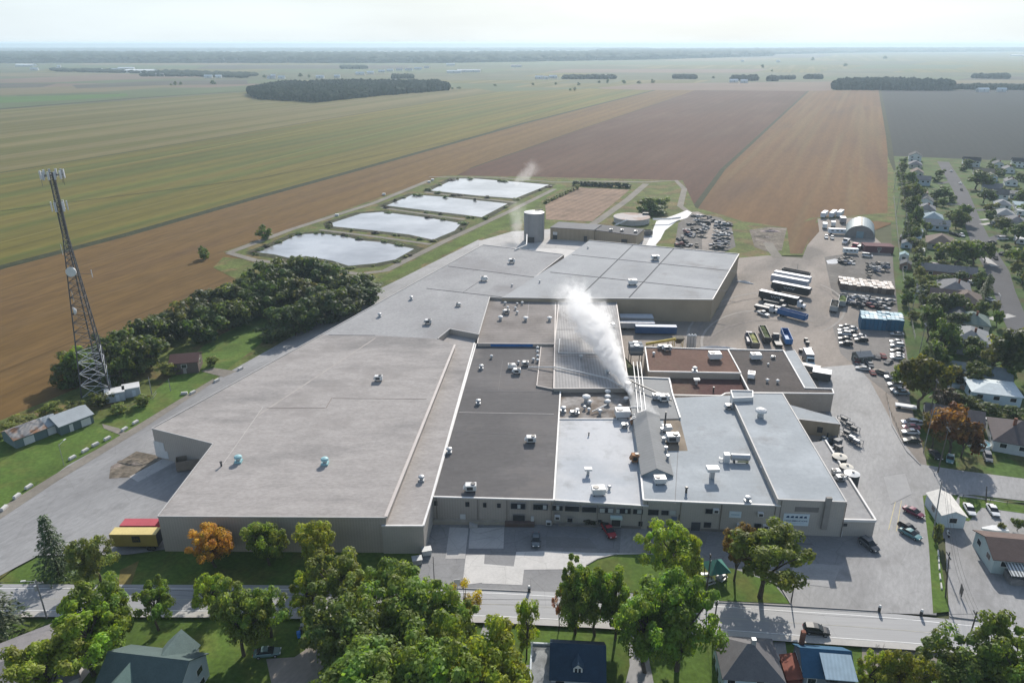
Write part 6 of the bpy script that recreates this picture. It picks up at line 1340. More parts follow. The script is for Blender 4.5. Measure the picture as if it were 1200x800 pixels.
def p_hvac(m, w=2.2, d=1.5, h=1.2, leg=.45):
    o = proto('air_handler', 'air handler')
    for sx in (-1, 1):
        b = MB(); b.box(sx * w * .36, 0, 0, .16, d * .9, leg); kid(o, 'rail', b, dark_m)
    b = MB(); b.box(0, 0, leg + .002, w, d, h); kid(o, 'casing', b, m)
    b = MB(); b.cyl(w * .2, 0, leg + h + .004, leg + h + .16, d * .33, d * .33, 14); kid(o, 'fan', b, dark_m)
    b = MB(); b.box(-w * .1, -d / 2 - .03, leg + h * .2, w * .55, .06, h * .55); kid(o, 'louvre', b, dark_m)
    b = MB(); b.loft([[(-w / 2, -d * .4, leg + h * .3), (-w / 2, d * .4, leg + h * .3), (-w / 2, d * .4, leg + h * .95), (-w / 2, -d * .4, leg + h * .95)], [(-w / 2 - .5, -d * .4, leg + h * .25), (-w / 2 - .5, d * .4, leg + h * .25), (-w / 2 - .5, d * .4, leg + h * .3), (-w / 2 - .5, -d * .4, leg + h * .3)]]); kid(o, 'intake_hood', b, m)
    return remember(o)
def p_goose(m):
    o = proto('exhaust_hood', 'roof vent'); b = MB(); b.box(0, 0, 0, .6, .6, 1.3); kid(o, 'stack', b, galv); b = MB(); b.box(0, 0, 1.302, 1.7, 1.2, .5); kid(o, 'hood', b, m); return remember(o)
def p_stub(m):
    o = proto('vent_pipe', 'vent pipe'); b = MB(); b.cyl(0, 0, 0, .8, .16, .16, 8); kid(o, 'pipe', b, m); b = MB(); b.cyl(0, 0, .802, .95, .26, .2, 8); kid(o, 'cap', b, m); return remember(o)
dim_w = mat('dull_white_metal', (.50, .50, .49), .1, .8, .5, .4)
K = dict(wm=p_mushroom(white_p), gm=p_mushroom(galv, .5, 1.0), bm=p_mushroom(white_p, .95, 1.5), tt=p_turbine(teal_p), gt=p_turbine(galv), hv=p_hvac(white_p), hg=p_hvac(galv, 2.0, 1.5, 1.1), hb=p_hvac(white_p, 3.0, 2.2, 1.5, .5), rb=p_hvac(rust_m, 1.7, 1.5, 1.8, .4), gh=p_goose(white_p), st=p_stub(galv), sd=p_stub(dark_m))
NAMES = {}
def unit(k, u, v, H, label, group=None, s=1.0, rot=None, sz=None):
    o = dup(K[k], g(u, v, H + .004), rot if rot is not None else R(2) + (math.pi if int(u) % 2 else 0), sz or (s, s, s), label, group)
    return o
unit('tt', 279.7, 541, 8.8, 'pale teal turbine vent on the warehouse roof, nearer the notch', 'teal vents', 1.25); unit('tt', 381, 543.5, 8.8, 'pale teal turbine vent in the middle of the warehouse roof', 'teal vents', 1.25)
unit('hv', 444, 446, 8.8, 'white air unit alone high on the beige warehouse roof'); unit('sd', 259.5, 546, 8.8, 'dark pipe stub at the end of the pale roof line', None, 1.3)
unit('gt', 494, 563, 7.0, 'grey turbine vent on the narrow beige strip roof'); unit('gt', 526.5, 530, 6.8, 'grey vent at the white edge of the dark roof'); unit('hv', 552, 575, 6.8, 'white skylight like unit at the front edge of the dark roof', None, 1.1); unit('hv', 622.5, 518, 6.8, 'white unit in the middle of the dark roof', None, 1.05)
unit('gt', 560.5, 473, 6.8, 'grey turbine vent halfway up the dark roof'); unit('gt', 564, 432, 6.8, 'grey turbine vent near the top of the dark roof'); unit('wm', 576, 419.5, 6.8, 'pale mushroom vent near the blue tarpaulin'); unit('hv', 599.5, 432, 6.8, 'white unit of the touching pair below the blue tarpaulin, upper', 'pair of white units', 1.0); unit('hv', 606, 437.5, 6.8, 'white unit of the touching pair below the blue tarpaulin, lower', 'pair of white units', 1.0); unit('gm', 607.5, 426, 6.8, 'small grey vent above the touching pair of white units'); unit('hg', 616, 428, 6.8, 'grey unit where the long roof pipe begins', None, .9)
for i, (u, v) in enumerate(((630, 409.5), (630, 414), (630, 419), (630, 424), (625, 423))): unit('wm', u, v, 6.8, ('topmost', 'second', 'third', 'lowest', 'offset')[i] + ' white vent of the short column beside the brown raised strip', 'column of white vents')
unit('hv', 600, 308, 8.8, 'white unit on the grey roof nearest the silo', None, 1.15); unit('hv', 567, 329, 8.8, 'white unit on the grey back roof, second from the silo', None, 1.15); unit('gm', 600, 335.5, 8.8, 'small vent at the seam crossing of the grey back roof'); unit('hg', 537, 358.5, 8.8, 'low grey unit in the middle of the grey back roof', None, .8); unit('hg', 502, 379.5, 8.8, 'dark grey unit above the dark roof step', None, 1.1); unit('gt', 482, 351, 8.8, 'dark vent near the outer edge of the grey back roof, upper'); unit('gt', 445, 371, 8.8, 'dark vent near the outer edge of the grey back roof, lower')
unit('hb', 768, 304.5, 9.2, 'long white unit on the north roof, farther one', 'long white units', 1.05); unit('hb', 741, 333.5, 9.2, 'long white unit on the north roof, nearer one', 'long white units', 1.1); unit('gm', 689, 291, 9.2, 'small vent at the far corner of the north roof'); unit('gm', 632.5, 331, 9.2, 'small vent beside the bright roof edge of the north wing')
for i, (u, v) in enumerate(((586.6, 374.5), (616, 375.5), (644, 375.5))): unit('bm', u, v, 7.8, ('first', 'middle', 'last')[i] + ' of the three white mushroom vents in line on the taupe roof', 'three white mushroom vents')
for i, (u, v, k) in enumerate(((592, 356.5, 'wm'), (595, 362, 'wm'), (594, 367.5, 'hg'), (606, 357.5, 'gm'), (612, 356.5, 'wm'), (604, 362.5, 'wm'), (606, 367.5, 'wm'), (590, 366, 'gm'))): unit(k, u, v, 7.8, 'small vent of the cluster at the back of the taupe roof', 'vent cluster on the taupe roof')
unit('hg', 717, 383, 7.7, 'small grey unit at the edge of the ribbed roof beside the steam', None, .9); unit('gm', 681, 420, 7.7, 'greenish grey vent in the middle of the ribbed roof', None, 1.3); unit('gt', 712, 438, 7.7, 'dark vent where the roof pipe meets the steam')
for i, (k, u, v, s, l) in enumerate((('gt', 660, 482, 1.1, 'grey turbine vent at the corner of the stained brown roof'), ('gt', 676, 484, 1.0, 'grey turbine vent on the white edge of the stained brown roof'), ('bm', 687, 470, 1.3, 'broad white vent in the middle of the stained brown roof'), ('wm', 691, 474, 1.2, 'white vent touching the broad one'), ('gm', 685, 479.5, 1.1, 'grey vent below the broad white one'), ('wm', 690, 482, 1.0, 'small white vent at the lower end of the slanting pipe'), ('gm', 703, 485, 1.4, 'grey vent beside the slanting pipe'), ('bm', 712, 462, .95, 'upper of the three white caps in line on the stained roof'), ('bm', 712, 468, .95, 'middle of the three white caps in line on the stained roof'), ('bm', 712, 473.5, .95, 'lower of the three white caps in line on the stained roof'), ('wm', 726, 479, 1.2, 'white vent at the pale blue steam box'), ('bm', 734, 470, .9, 'round white vent at the edge of the stained roof'), ('hg', 672, 486, .8, 'grey box beside the turbine vent on the white edge'))): unit(k, u, v, 6.4, l, 'vents of the stained brown roof', s)
unit('hb', 729, 489, 6.4, 'long pale blue steaming box on the stained roof edge', None, 1.25); unit('hg', 687, 458.5, 6.4, 'flat white hatch under the beige wall', None, .7)
unit('rb', 744, 541, 6.35, 'rusty orange unit at the gabled ridge, nearer the front', 'rusty units'); unit('rb', 741.5, 497, 6.35, 'rusty orange unit at the gabled ridge, farther from the front', 'rusty units', .8)
unit('gh', 689, 556, 6.35, 'white hooded exhaust on the pale blue roof'); unit('hb', 701, 579, 6.35, 'cream box unit near the front edge of the pale blue roof', None, .95); unit('gm', 714, 573, 6.35, 'dark ring vent beside the cream box unit'); unit('sd', 690, 510, 6.35, 'thin pipe near the back of the pale blue roof'); unit('hg', 732, 501, 6.35, 'low white slab beside the farther rusty unit', None, .8)
unit('hb', 773, 566, 7.6, 'white box in front of the gable end', None, .85); unit('hg', 788, 518, 7.6, 'tall blue grey air unit on the rusty stained roof', None, 1.5); unit('hv', 781, 505, 7.6, 'white air unit behind the tall blue grey one')
for i, (u, v) in enumerate(((777, 520), (780, 531), (782, 541), (775, 509))): unit('st', u, v, 7.6, ('second', 'third', 'lowest', 'first')[i] + ' pipe of the line along the gabled ridge', 'line of ridge pipes', 2.0)
unit('gh', 834, 560, 7.6, 'large white T shaped exhaust on the blue grey roof', None, 1.6); unit('sd', 804, 577, 7.6, 'small black vent on the blue grey roof', None, 1.6); unit('gt', 876, 587.5, 7.6, 'dark vent at the front edge of the blue grey roof'); unit('hg', 854, 479, 7.6, 'white tilted panel at the back of the blue grey roof', None, .9); unit('hg', 769, 468, 7.9, 'dark unit on the small grey section', None, 1.1); unit('hv', 778, 470, 7.9, 'white unit beside the dark one on the small grey section', None, 1.2)
unit('bm', 891, 488, 9.2, 'round white ringed vent on the tallest block', None, 1.6); unit('wm', 893, 550, 7.6, 'white vent at the foot of the tallest block side wall')
unit('hb', 837, 421, 6.9, 'dark sided unit with white top on the brown gravel roof', None, 1.2); unit('gt', 814, 435, 6.9, 'silver turbine vent at the front edge of the brown gravel roof', None, 1.1); unit('hg', 782, 411, 6.9, 'blue grey unit at the back edge of the brown gravel roof', None, 1.2); unit('wm', 766, 416, 6.9, 'small pale vent at the corner of the brown gravel roof'); unit('hv', 774.5, 408.5, 6.9, 'small white box at the back edge of the brown gravel roof', None, .8)
unit('gh', 816, 450, 4.9, 'white hooded vent on the lower brown roof', None, 1.0); unit('sd', 836, 458, 4.9, 'dark pipe on the lower brown roof', None, 1.4)
unit('hb', 885, 421, 6.0, 'white fan unit at the back of the charcoal roof', None, 1.05); unit('hb', 880, 443, 6.0, 'silver grey unit set askew on the charcoal roof', None, .95, R(70)); unit('wm', 899, 447.5, 6.0, 'left white mushroom vent of the pair on the charcoal roof'); unit('wm', 911, 448.5, 6.0, 'right white mushroom vent of the pair on the charcoal roof'); unit('wm', 900, 428, 6.0, 'tiny white vent in the middle of the charcoal roof', None, .7); unit('hg', 906, 420, 6.0, 'low flat hatch at the back of the charcoal roof', None, .6)
# cylindrical unit on the blue grey roof
cu = thing('process_tank', 'horizontal silver cylinder on a frame on the blue grey roof', 'tank', g(868, 541, 7.6), None, R(-4))
n = 16; b = MB(); b.loft([[(x, r * math.cos(6.2832 * k / n), 1.3 + r * math.sin(6.2832 * k / n)) for k in range(n)] for x, r in ((-2.6, .4), (-2.4, .8), (1.9, .8), (2.1, .4))]); kid(cu, 'cylinder', b, galv)
b = MB(); b.box(-3.4, 0, 0, 1.3, 1.5, 2.1); kid(cu, 'burner_box', b, white_p)
for x in (-1.6, 1.4): b = MB(); b.box(x, 0, 0, .3, 1.4, .55); kid(cu, 'saddle', b, dark_m)
b = MB(); b.box(.3, -.9, .35, 2.6, .1, .5); kid(cu, 'side_panel', b, mat('yellowed_panel', (.45, .42, .25)))
b = MB(); b.pipe([(-4, 0, .6), (-4.9, 0, .6), (-4.9, .8, .6)], .14); kid(cu, 'pipe', b, galv)
# round vents, pipes and stacks
def pipe_thing(name, label, pts, r, m, cat='pipe', n=6, group=None):
    P = [g(*p) for p in pts]; o = MB().pipe(P, r, n).build(name, m, None, False, None, origin=P[0].copy()); return tag(o, label, cat, group)
pipe_thing('roof_pipe', 'long pale pipe crossing the roofs from the grey unit to the steam', [(619, 430, 7.3), (651, 430, 8.3), (681, 436, 8.4), (712, 443, 8.4), (737, 457, 8.4)], .2, dim_w)
pipe_thing('roof_pipe', 'dark pipe slanting from the steam to the parapet of the small grey section', [(735, 444, 9.4), (752, 452, 9.2), (770, 460, 9.0), (787, 469, 8.9)], .22, dark_m)
pipe_thing('roof_pipe', 'slanting white pipe between vents on the stained brown roof', [(694, 482, 7.0), (711, 474, 7.6)], .16, white_p)
pipe_thing('roof_pipe', 'white upright pipe run on the ribbed roof', [(656, 397, 8.0), (654.5, 413, 8.0), (700, 414, 8.0)], .16, white_p)
for i, u in enumerate((744, 748.5, 752.5)): pipe_thing('process_pipe', ('first', 'middle', 'last')[i] + ' of three pale pipes running down beside the ribbed roof', [(u - 2, 424, 6.4), (u, 442, 8.3), (u + 4, 488 - i * 4, 8.4), (u - 6 - i * 2, 492 - i * 3, 8.3)], .16, dim_w, group='three process pipes')
pipe_thing('roof_pipe', 'white pipe running across the edge of the stained roof', [(728, 478, 7.5), (752, 476, 8.3)], .2, white_p)
sk = tag(MB().cyl(0, 0, 0, 4.4, .22, .2, 10).build('exhaust_stack', dark_m, None, False, None, g(779, 500, 7.6)), 'thin dark stack beside the tall blue grey air unit', 'chimney')
st_ = thing('steam_stack', 'short dark stack giving off the main steam plume', 'chimney', g(735, 458, 7.0)); b = MB(); b.cyl(0, 0, 0, 2.6, .8, .8, 14); kid(st_, 'stack', b, dark_m); b = MB(); b.cyl(0, 0, 2.602, 2.8, .95, .95, 14); kid(st_, 'rim', b, galv)
# cooling tower in the dark alley beside the ribbed roof
ct = thing('cooling_tower', 'steel framed cooling tower with white tops in the dark alley', 'cooling tower', g(744, 424, .4))
for k, (x, y) in enumerate(((-1.8, -2.2), (1.8, -2.2), (-1.8, 2.2), (1.8, 2.2))): b = MB(); b.box(x, y, 0, .22, .22, 6.2); kid(ct, 'leg', b, dark_m)
b = MB(); b.box(0, 0, 3.4, 4.2, 5, 1.6); kid(ct, 'basin', b, mat('slate_metal', (.13, .15, .18)))
for y in (-1.4, 1.4): b = MB(); b.box(0, y, 5.1, 4.4, 2.2, 1.4); c_ = kid(ct, 'fan_box', b, mat('grey_blue_metal', (.22, .24, .26))); b = MB(); b.cyl(0, y, 6.502, 6.8, .9, .9, 14); kid(ct, 'fan', b, white_p, c_)
b = MB(); b.box(0, -2.6, 4.2, 4.6, .12, .9); kid(ct, 'railing', b, galv)
# machines and hoppers in the back court
cv = thing('conveyor', 'long yellow conveyor rising across the back court', 'conveyor', g(776, 404, .4)); a_, b_ = g(757, 403, 1.0), g(792, 397, 4.4); o_ = cv.location
b = MB(); b.tube(a_ - o_, b_ - o_, .55, .55, 4); kid(cv, 'belt', b, mat('yellow_machine', (.42, .33, .08)))
for t in (.25, .75): p = a_.lerp(b_, t) - o_; b = MB(); b.tube((p.x, p.y, 0), p, .14); kid(cv, 'leg', b, dark_m)
hp = thing('hopper', 'dark hopper machine with yellow parts in the back court', 'machine', g(794, 406, .4)); b = MB(); b.loft([[(-2, -1.6, 3.6), (2, -1.6, 3.6), (2, 1.6, 3.6), (-2, 1.6, 3.6)], [(-.7, -.6, 1.4), (.7, -.6, 1.4), (.7, .6, 1.4), (-.7, .6, 1.4)]]); kid(hp, 'bin', b, mat('dirty_machine', (.10, .09, .07)))
for x, y in ((-1.5, -1.2), (1.5, -1.2), (-1.5, 1.2), (1.5, 1.2)): b = MB(); b.box(x, y, 0, .2, .2, 3); kid(hp, 'leg', b, mat('yellow_machine'))
for i, u in enumerate((806, 809.5, 813)):
    tk = thing('vertical_tank', ('first', 'middle', 'last')[i] + ' of three slim grey tanks behind the brown gravel roof', 'tank', g(u, 409, .4), 'slim grey tanks'); b = MB(); b.cyl(0, 0, 0, 5.2, .62, .62, 12); kid(tk, 'body', b, galv); b = MB(); b.cyl(0, 0, 5.21, 5.6, .6, .15, 12); kid(tk, 'top', b, white_p)
lb = rubble_pile = None
def heap(name, label, u, v, w, d, h, m, cat='pile', seed=1, z=.38, rot=0):
    rng = random.Random(seed); b = MB(); rings = []
    for k in range(6):
        q = 1 - k / 6; rings.append([(w / 2 * q * math.cos(6.2832 * j / 14) * rng.uniform(.75, 1.15), d / 2 * q * math.sin(6.2832 * j / 14) * rng.uniform(.75, 1.15), h * (k / 5) ** .8 * rng.uniform(.8, 1.1)) for j in range(14)])
    b.loft(rings); o = b.build(name, m, None, False, None, g(u, v, z)); o.rotation_euler = (0, 0, rot); return tag(o, label, cat)
heap('rubble_pile', 'white rubble bank along the wall behind the brown gravel roof', 838, 408, 14, 1.6, 1.0, lime_m, seed=2)
heap('rubble_pile', 'pale rubble ridge by the north wing corner', 873, 331, 9, 1.6, .8, lime_m, seed=3, rot=-.6); heap('rubble_pile', 'pinkish rubble heap on the waste ground', 903, 271, 12, 4, .9, mat('pink_rubble', (.34, .26, .24), .3, .6), seed=4)
heap('rubble_pile', 'dark debris heap on the waste ground', 896, 277, 14, 7, .8, rubble_m, seed=5); heap('gravel_heap', 'low stony heap on the left lot beside the notch', 158, 541, 9, 4, .5, rubble_m, seed=6)
# ------------------------------------------------------------------ silo, settling tank
sl_ = thing('silo', 'grey cylindrical storage silo with pale top beside the treatment building', 'silo', g(625.5, 281.5, .36))
b = MB(); b.cyl(0, 0, 0, 15.4, 5.4, 5.4, 28); kid(sl_, 'shell', b, mat('grey_steel_panels', (.25, .25, .25), .08, .3, .6, .35, metal=.2, stripe=(0, 1.5, .05)))
b = MB(); b.cyl(0, 0, 15.41, 16.2, 5.5, .6, 28); kid(sl_, 'top', b, dim_w); b = MB(); b.box(4.2, 3.4, 0, 3.0, 3.0, 14.6); kid(sl_, 'elevator', b, mat('mid_grey_steel', (.20, .20, .205)))
b = MB(); b.box(2.6, 1.0, 16.0, 4.6, .5, .5, .5); kid(sl_, 'catwalk', b, dark_m); b = MB(); b.box(-1.6, -5.5, 0, 3.4, .5, 3.0); kid(sl_, 'hatch', b, dark_m)
pipe_thing('roof_pipe', 'pale pipe climbing from the grey roof to the silo', [(603, 293, 9.2), (617, 287, 9.2), (617.5, 275, 9)], .3, dim_w)
sc = thing('settling_tank', 'round concrete settling tank with pale cover', 'tank', g(740, 260, .35)); b = MB(); b.cyl(0, 0, 0, 3.0, 10.6, 10.6, 40); kid(sc, 'wall', b, conc_m); b = MB(); b.cyl(0, 0, 3.004, 3.3, 11, 10.8, 40); kid(sc, 'cover', b, mat('stained_pale_cover', (.44, .40, .37), .12, .25, .9, .2, c2=(.34, .25, .20), c2scale=.12, c2lo=.5, c2hi=.62))
b = MB(); b.tube((-4, -9, 3.1), (-12, -15, 1.4), .5); kid(sc, 'inlet_pipe', b, white_p); b = MB(); b.box(9, 5, 3.1, 3.5, 1.0, 1.4); kid(sc, 'pump', b, dark_m)
for i, (u, v) in enumerate(((716, 274.5), (729, 275), (745, 276.5))):
    p = g(u, v - 4, 6.5); o = dup(K['hg'], p, 0, (.8, .8, .7), ('first', 'middle', 'last')[i] + ' small unit on the black part of the treatment building roof', 'units on the treatment roof')
pipe_thing('sludge_conveyor', 'pale pipe bridge reaching from the settling tank to the lime track', [(765, 257, 3), (785, 256.5, 3), (797, 255, 1.5)], .6, lime_m, 'pipe bridge')
box_vehicle('skip', 'dark metal skip at the corner of the treatment building', 'skip', 759, 275.5, R(10), 4.5, 3.6, 2.4, (.10, .10, .10), None, None, wheels=((),), open_top=True, floor=.4)
# tanks beside the annex
for u, v, r, l in ((984, 541, 1.75, 'round cream topped tank first beside the annex parapet'), (992, 553, 1.55, 'round cream topped tank in the middle beside the annex parapet'), (998.5, 561, 1.75, 'round white topped tank last beside the annex parapet')):
    p = g(u, v - 6, 4.7); p.z = .37; tk = thing('storage_tank', l, 'tank', p, 'round tanks beside the annex'); b = MB(); b.cyl(0, 0, 0, 4.5, r, r, 22); kid(tk, 'body', b, mat('dark_tank', (.06, .06, .06))); b = MB(); b.cyl(0, 0, 4.502, 4.75, r * 1.03, r * .3, 22); kid(tk, 'top', b, mat('cream_tank_top', (.62, .58, .50), .1, .8) if r < 1.7 or u < 990 else white_p); b = MB(); b.cyl(.2, 0, 4.76, 4.95, .3, .3, 10); kid(tk, 'hatch', b, dark_m)
rg = random.Random(17)
for i in range(26):       # the cluttered service corner between canopy wing and tanks
    u = 958 + rg.random() * 26; v = 513 + rg.random() * 26 + (u - 958) * .25
    w, d, h = rg.uniform(.8, 2.4), rg.uniform(.8, 2.0), rg.uniform(.6, 2.2); p = g(u, v, .37)
    col = rg.choice([(.05, .05, .055), (.10, .11, .12), (.16, .15, .14), (.5, .5, .5), (.09, .12, .14), (.3, .28, .25)])
    q = MB(); q.box(0, 0, 0, w, d, h, rg.uniform(0, 1.5)); q2 = MB()
    o = q.build('equipment_crate', box_oc, None, False, col, p); tag(o, 'piece of stored machinery in the cluttered corner between the canopy wing and the round tanks', 'machinery', 'stored machinery at the tanks')
o = MB().box(0, 0, 0, 1.5, 1.3, 1.3).build('blue_bin', mat('blue_plastic'), None, False, None, g(977, 517, .37)); tag(o, 'bright blue bin by the tan wall under the canopy wing', 'bin')
for i, (u, v, a) in enumerate(((988, 494, 1.0), (994, 500, .9), (999, 505, 1.1), (991, 510, 1.0), (997, 516, .8), (1002, 520, 1.2))):
    r = thing('equipment_rack', ('first', 'second', 'third', 'fourth', 'fifth', 'last')[i] + ' steel rack of the row along the lane at the canopy wing', 'rack', g(u, v, .37), 'steel racks along the lane', R(-58)); 
    for y in (-.7, .7): b = MB(); b.box(0, y, 1.45, 3.2 * a, .1, .1); [b.box(x * a, y, 0, .1, .098, 1.448) for x in (-1.5, 0, 1.5)]; kid(r, 'side_frame', b, mat('blue_grey_frame', (.14, .16, .18)))
    b = MB(); b.box(0, 0, .7, 3.0 * a, 1.3, .1); kid(r, 'shelf', b, dark_m); b = MB(); b.box(.2, 0, .81, 1.6, .9, .7); kid(r, 'load', b, rg.choice([dark_m, dark_m, galv]))
for i, (u, v) in enumerate(((979, 556), (984, 563))): unit('hg', u, v, 4.2, ('upper', 'lower')[i] + ' grey unit on the low annex roof behind the tanks', 'annex units', .9)
unit('hv', 986, 562, 4.2, 'white box on the low annex roof below the tanks', None, .8)
for i, (u, v) in enumerate(((944, 400), (946, 404), (949, 411), (938, 413), (941, 414))): o = MB().cyl(0, 0, 0, 1.3, .7, .7, 12).build('steel_drum', dark_m, None, False, None, g(u, v, .37)); tag(o, 'dark drum in the line behind the charcoal roof', 'drum', 'dark drums')
# ------------------------------------------------------------------ crate blocks
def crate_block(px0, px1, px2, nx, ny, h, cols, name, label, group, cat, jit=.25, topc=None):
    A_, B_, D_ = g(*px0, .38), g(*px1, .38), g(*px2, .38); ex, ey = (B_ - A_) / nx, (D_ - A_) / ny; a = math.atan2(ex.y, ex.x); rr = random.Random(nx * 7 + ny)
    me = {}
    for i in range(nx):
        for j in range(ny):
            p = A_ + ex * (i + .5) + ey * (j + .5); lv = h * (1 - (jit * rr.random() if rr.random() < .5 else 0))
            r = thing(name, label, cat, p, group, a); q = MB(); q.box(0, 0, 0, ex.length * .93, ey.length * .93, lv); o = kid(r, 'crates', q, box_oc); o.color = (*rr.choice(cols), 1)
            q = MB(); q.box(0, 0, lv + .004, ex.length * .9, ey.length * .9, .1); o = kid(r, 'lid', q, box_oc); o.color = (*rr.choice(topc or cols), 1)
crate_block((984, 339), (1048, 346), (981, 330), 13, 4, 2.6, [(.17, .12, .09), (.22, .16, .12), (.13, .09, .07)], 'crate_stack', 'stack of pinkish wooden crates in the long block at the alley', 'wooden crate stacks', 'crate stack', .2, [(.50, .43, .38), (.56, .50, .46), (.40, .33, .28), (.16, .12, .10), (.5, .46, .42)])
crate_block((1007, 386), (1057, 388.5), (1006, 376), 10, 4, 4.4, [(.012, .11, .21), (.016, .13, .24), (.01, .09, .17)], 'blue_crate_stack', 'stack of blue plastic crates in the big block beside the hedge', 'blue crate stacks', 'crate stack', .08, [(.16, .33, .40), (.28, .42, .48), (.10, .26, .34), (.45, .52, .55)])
for u, v, l in ((977, 363, 'open hopper trailer beside the crate block, first'), (986.5, 357, 'open green loaded hopper trailer beside the crate block')): box_vehicle('hopper_trailer', l, 'trailer', u, v, heading(u, v, u + 2.5, v - 11), 9, 3, 2.0, (.30, .31, .30), None, 'hopper trailers', wheels=((-.3, .3),), open_top=True, load=(.13, .17, .06) if u > 980 else (.06, .06, .055), floor=.9)
# ------------------------------------------------------------------ signs
def sign(name, label, AB, u0, v0, u1, v1, rows):
    a, c = on_wall(u0, v1, *AB), on_wall(u1, v0, *AB); d = Vector((AB[1].x - AB[0].x, AB[1].y - AB[0].y, 0)).normalized(); n_ = Vector((d.y, -d.x, 0)); w, h = (c - a).dot(d), c.z - a.z
    o = a + n_ * .1; r = thing(name, label, 'sign', o, None, math.atan2(d.y, d.x)); b = MB(); b.box(w / 2, 0, 0, w, .12, h); kid(r, 'board', b, mat('pale_blue_sign', (.60, .68, .71), .04))
    for txt, x, z, s in rows:
        cu_ = bpy.data.curves.new('lettering', 'FONT'); cu_.body = txt; cu_.size = s; cu_.align_x = 'CENTER'; cu_.extrude = .01; cu_.offset = .012 * s
        t = bpy.data.objects.new('lettering', cu_); C.objects.link(t); t.parent = r; t.location = (w * x, -.075, h * z); t.rotation_euler = (R(90), 0, 0); cu_.materials.append(mat('navy_ink', (.02, .06, .13)))
        bpy.context.view_layer.update(); me = bpy.data.meshes.new_from_object(t.evaluated_get(bpy.context.evaluated_depsgraph_get())); bpy.data.objects.remove(t)
        t = bpy.data.objects.new('lettering', me); C.objects.link(t); t.parent = r; t.location = (w * x, -.075, h * z); t.rotation_euler = (R(90), 0, 0)
    return r, w, h
r, w, h = sign('wall_sign', 'large pale blue hiring sign on the tallest block', (oA, oB), 916.5, 602, 949, 614.5, [('NOUS EMBAUCHONS', .5, .36, .50)])
for i in range(5):
    b = MB(); x = w * (.16 + .17 * i); b.loft([[(x - .35, y, h * .68), (x + .35, y, h * .66), (x + .25 + .1 * (i % 2), y, h * .84), (x - .2, y, h * .8)] for y in (-.1, -.065)]); kid(r, 'emblem', b, mat('navy_ink'))
for i in range(1): b = MB(); b.box(w * .5, -.075, h * .2, w * .66, .02, .07); kid(r, 'underline', b, mat('pale_ink', (.30, .42, .50)))
r, w, h = sign('wall_sign', 'small pale sign between two air conditioners on the blue grey wing', (nA, nB), 854, 599, 869, 605.5, [])
b = MB(); b.box(w * .5, -.075, h * .45, w * .7, .02, .18); kid(r, 'lettering_line', b, mat('faded_blue_ink', (.25, .40, .48)))
def ac(u, v, AB, label):
    p = on_wall(u, v, *AB); d = Vector((AB[1].x - AB[0].x, AB[1].y - AB[0].y, 0)).normalized(); n_ = Vector((d.y, -d.x, 0)); r = thing('air_conditioner', label, 'air conditioner', p + n_ * .42, 'wall air conditioners', math.atan2(d.y, d.x))
    b = MB(); b.box(0, 0, 0, 1.2, .75, .9); kid(r, 'casing', b, white_p); b = MB(); b.box(0, -.4, .15, .8, .04, .6); kid(r, 'grille', b, dark_m)
ac(838.5, 599, (nA, nB), 'box air conditioner in the upper window nearer the entrance'); ac(890.5, 603, (nA, nB), 'box air conditioner above the lower window near the tallest block'); ac(896.5, 617.5, (nA, nB), 'small white air conditioner low on the wall near the tallest block'); ac(866, 616, (nA, nB), 'small white air conditioner low on the wall under the small sign'); ac(653, 606.5, (gA, gB), 'small white air unit on the front wall beside a window'); ac(643, 613, (gA, gB), 'small white air unit at the base of the front wall')
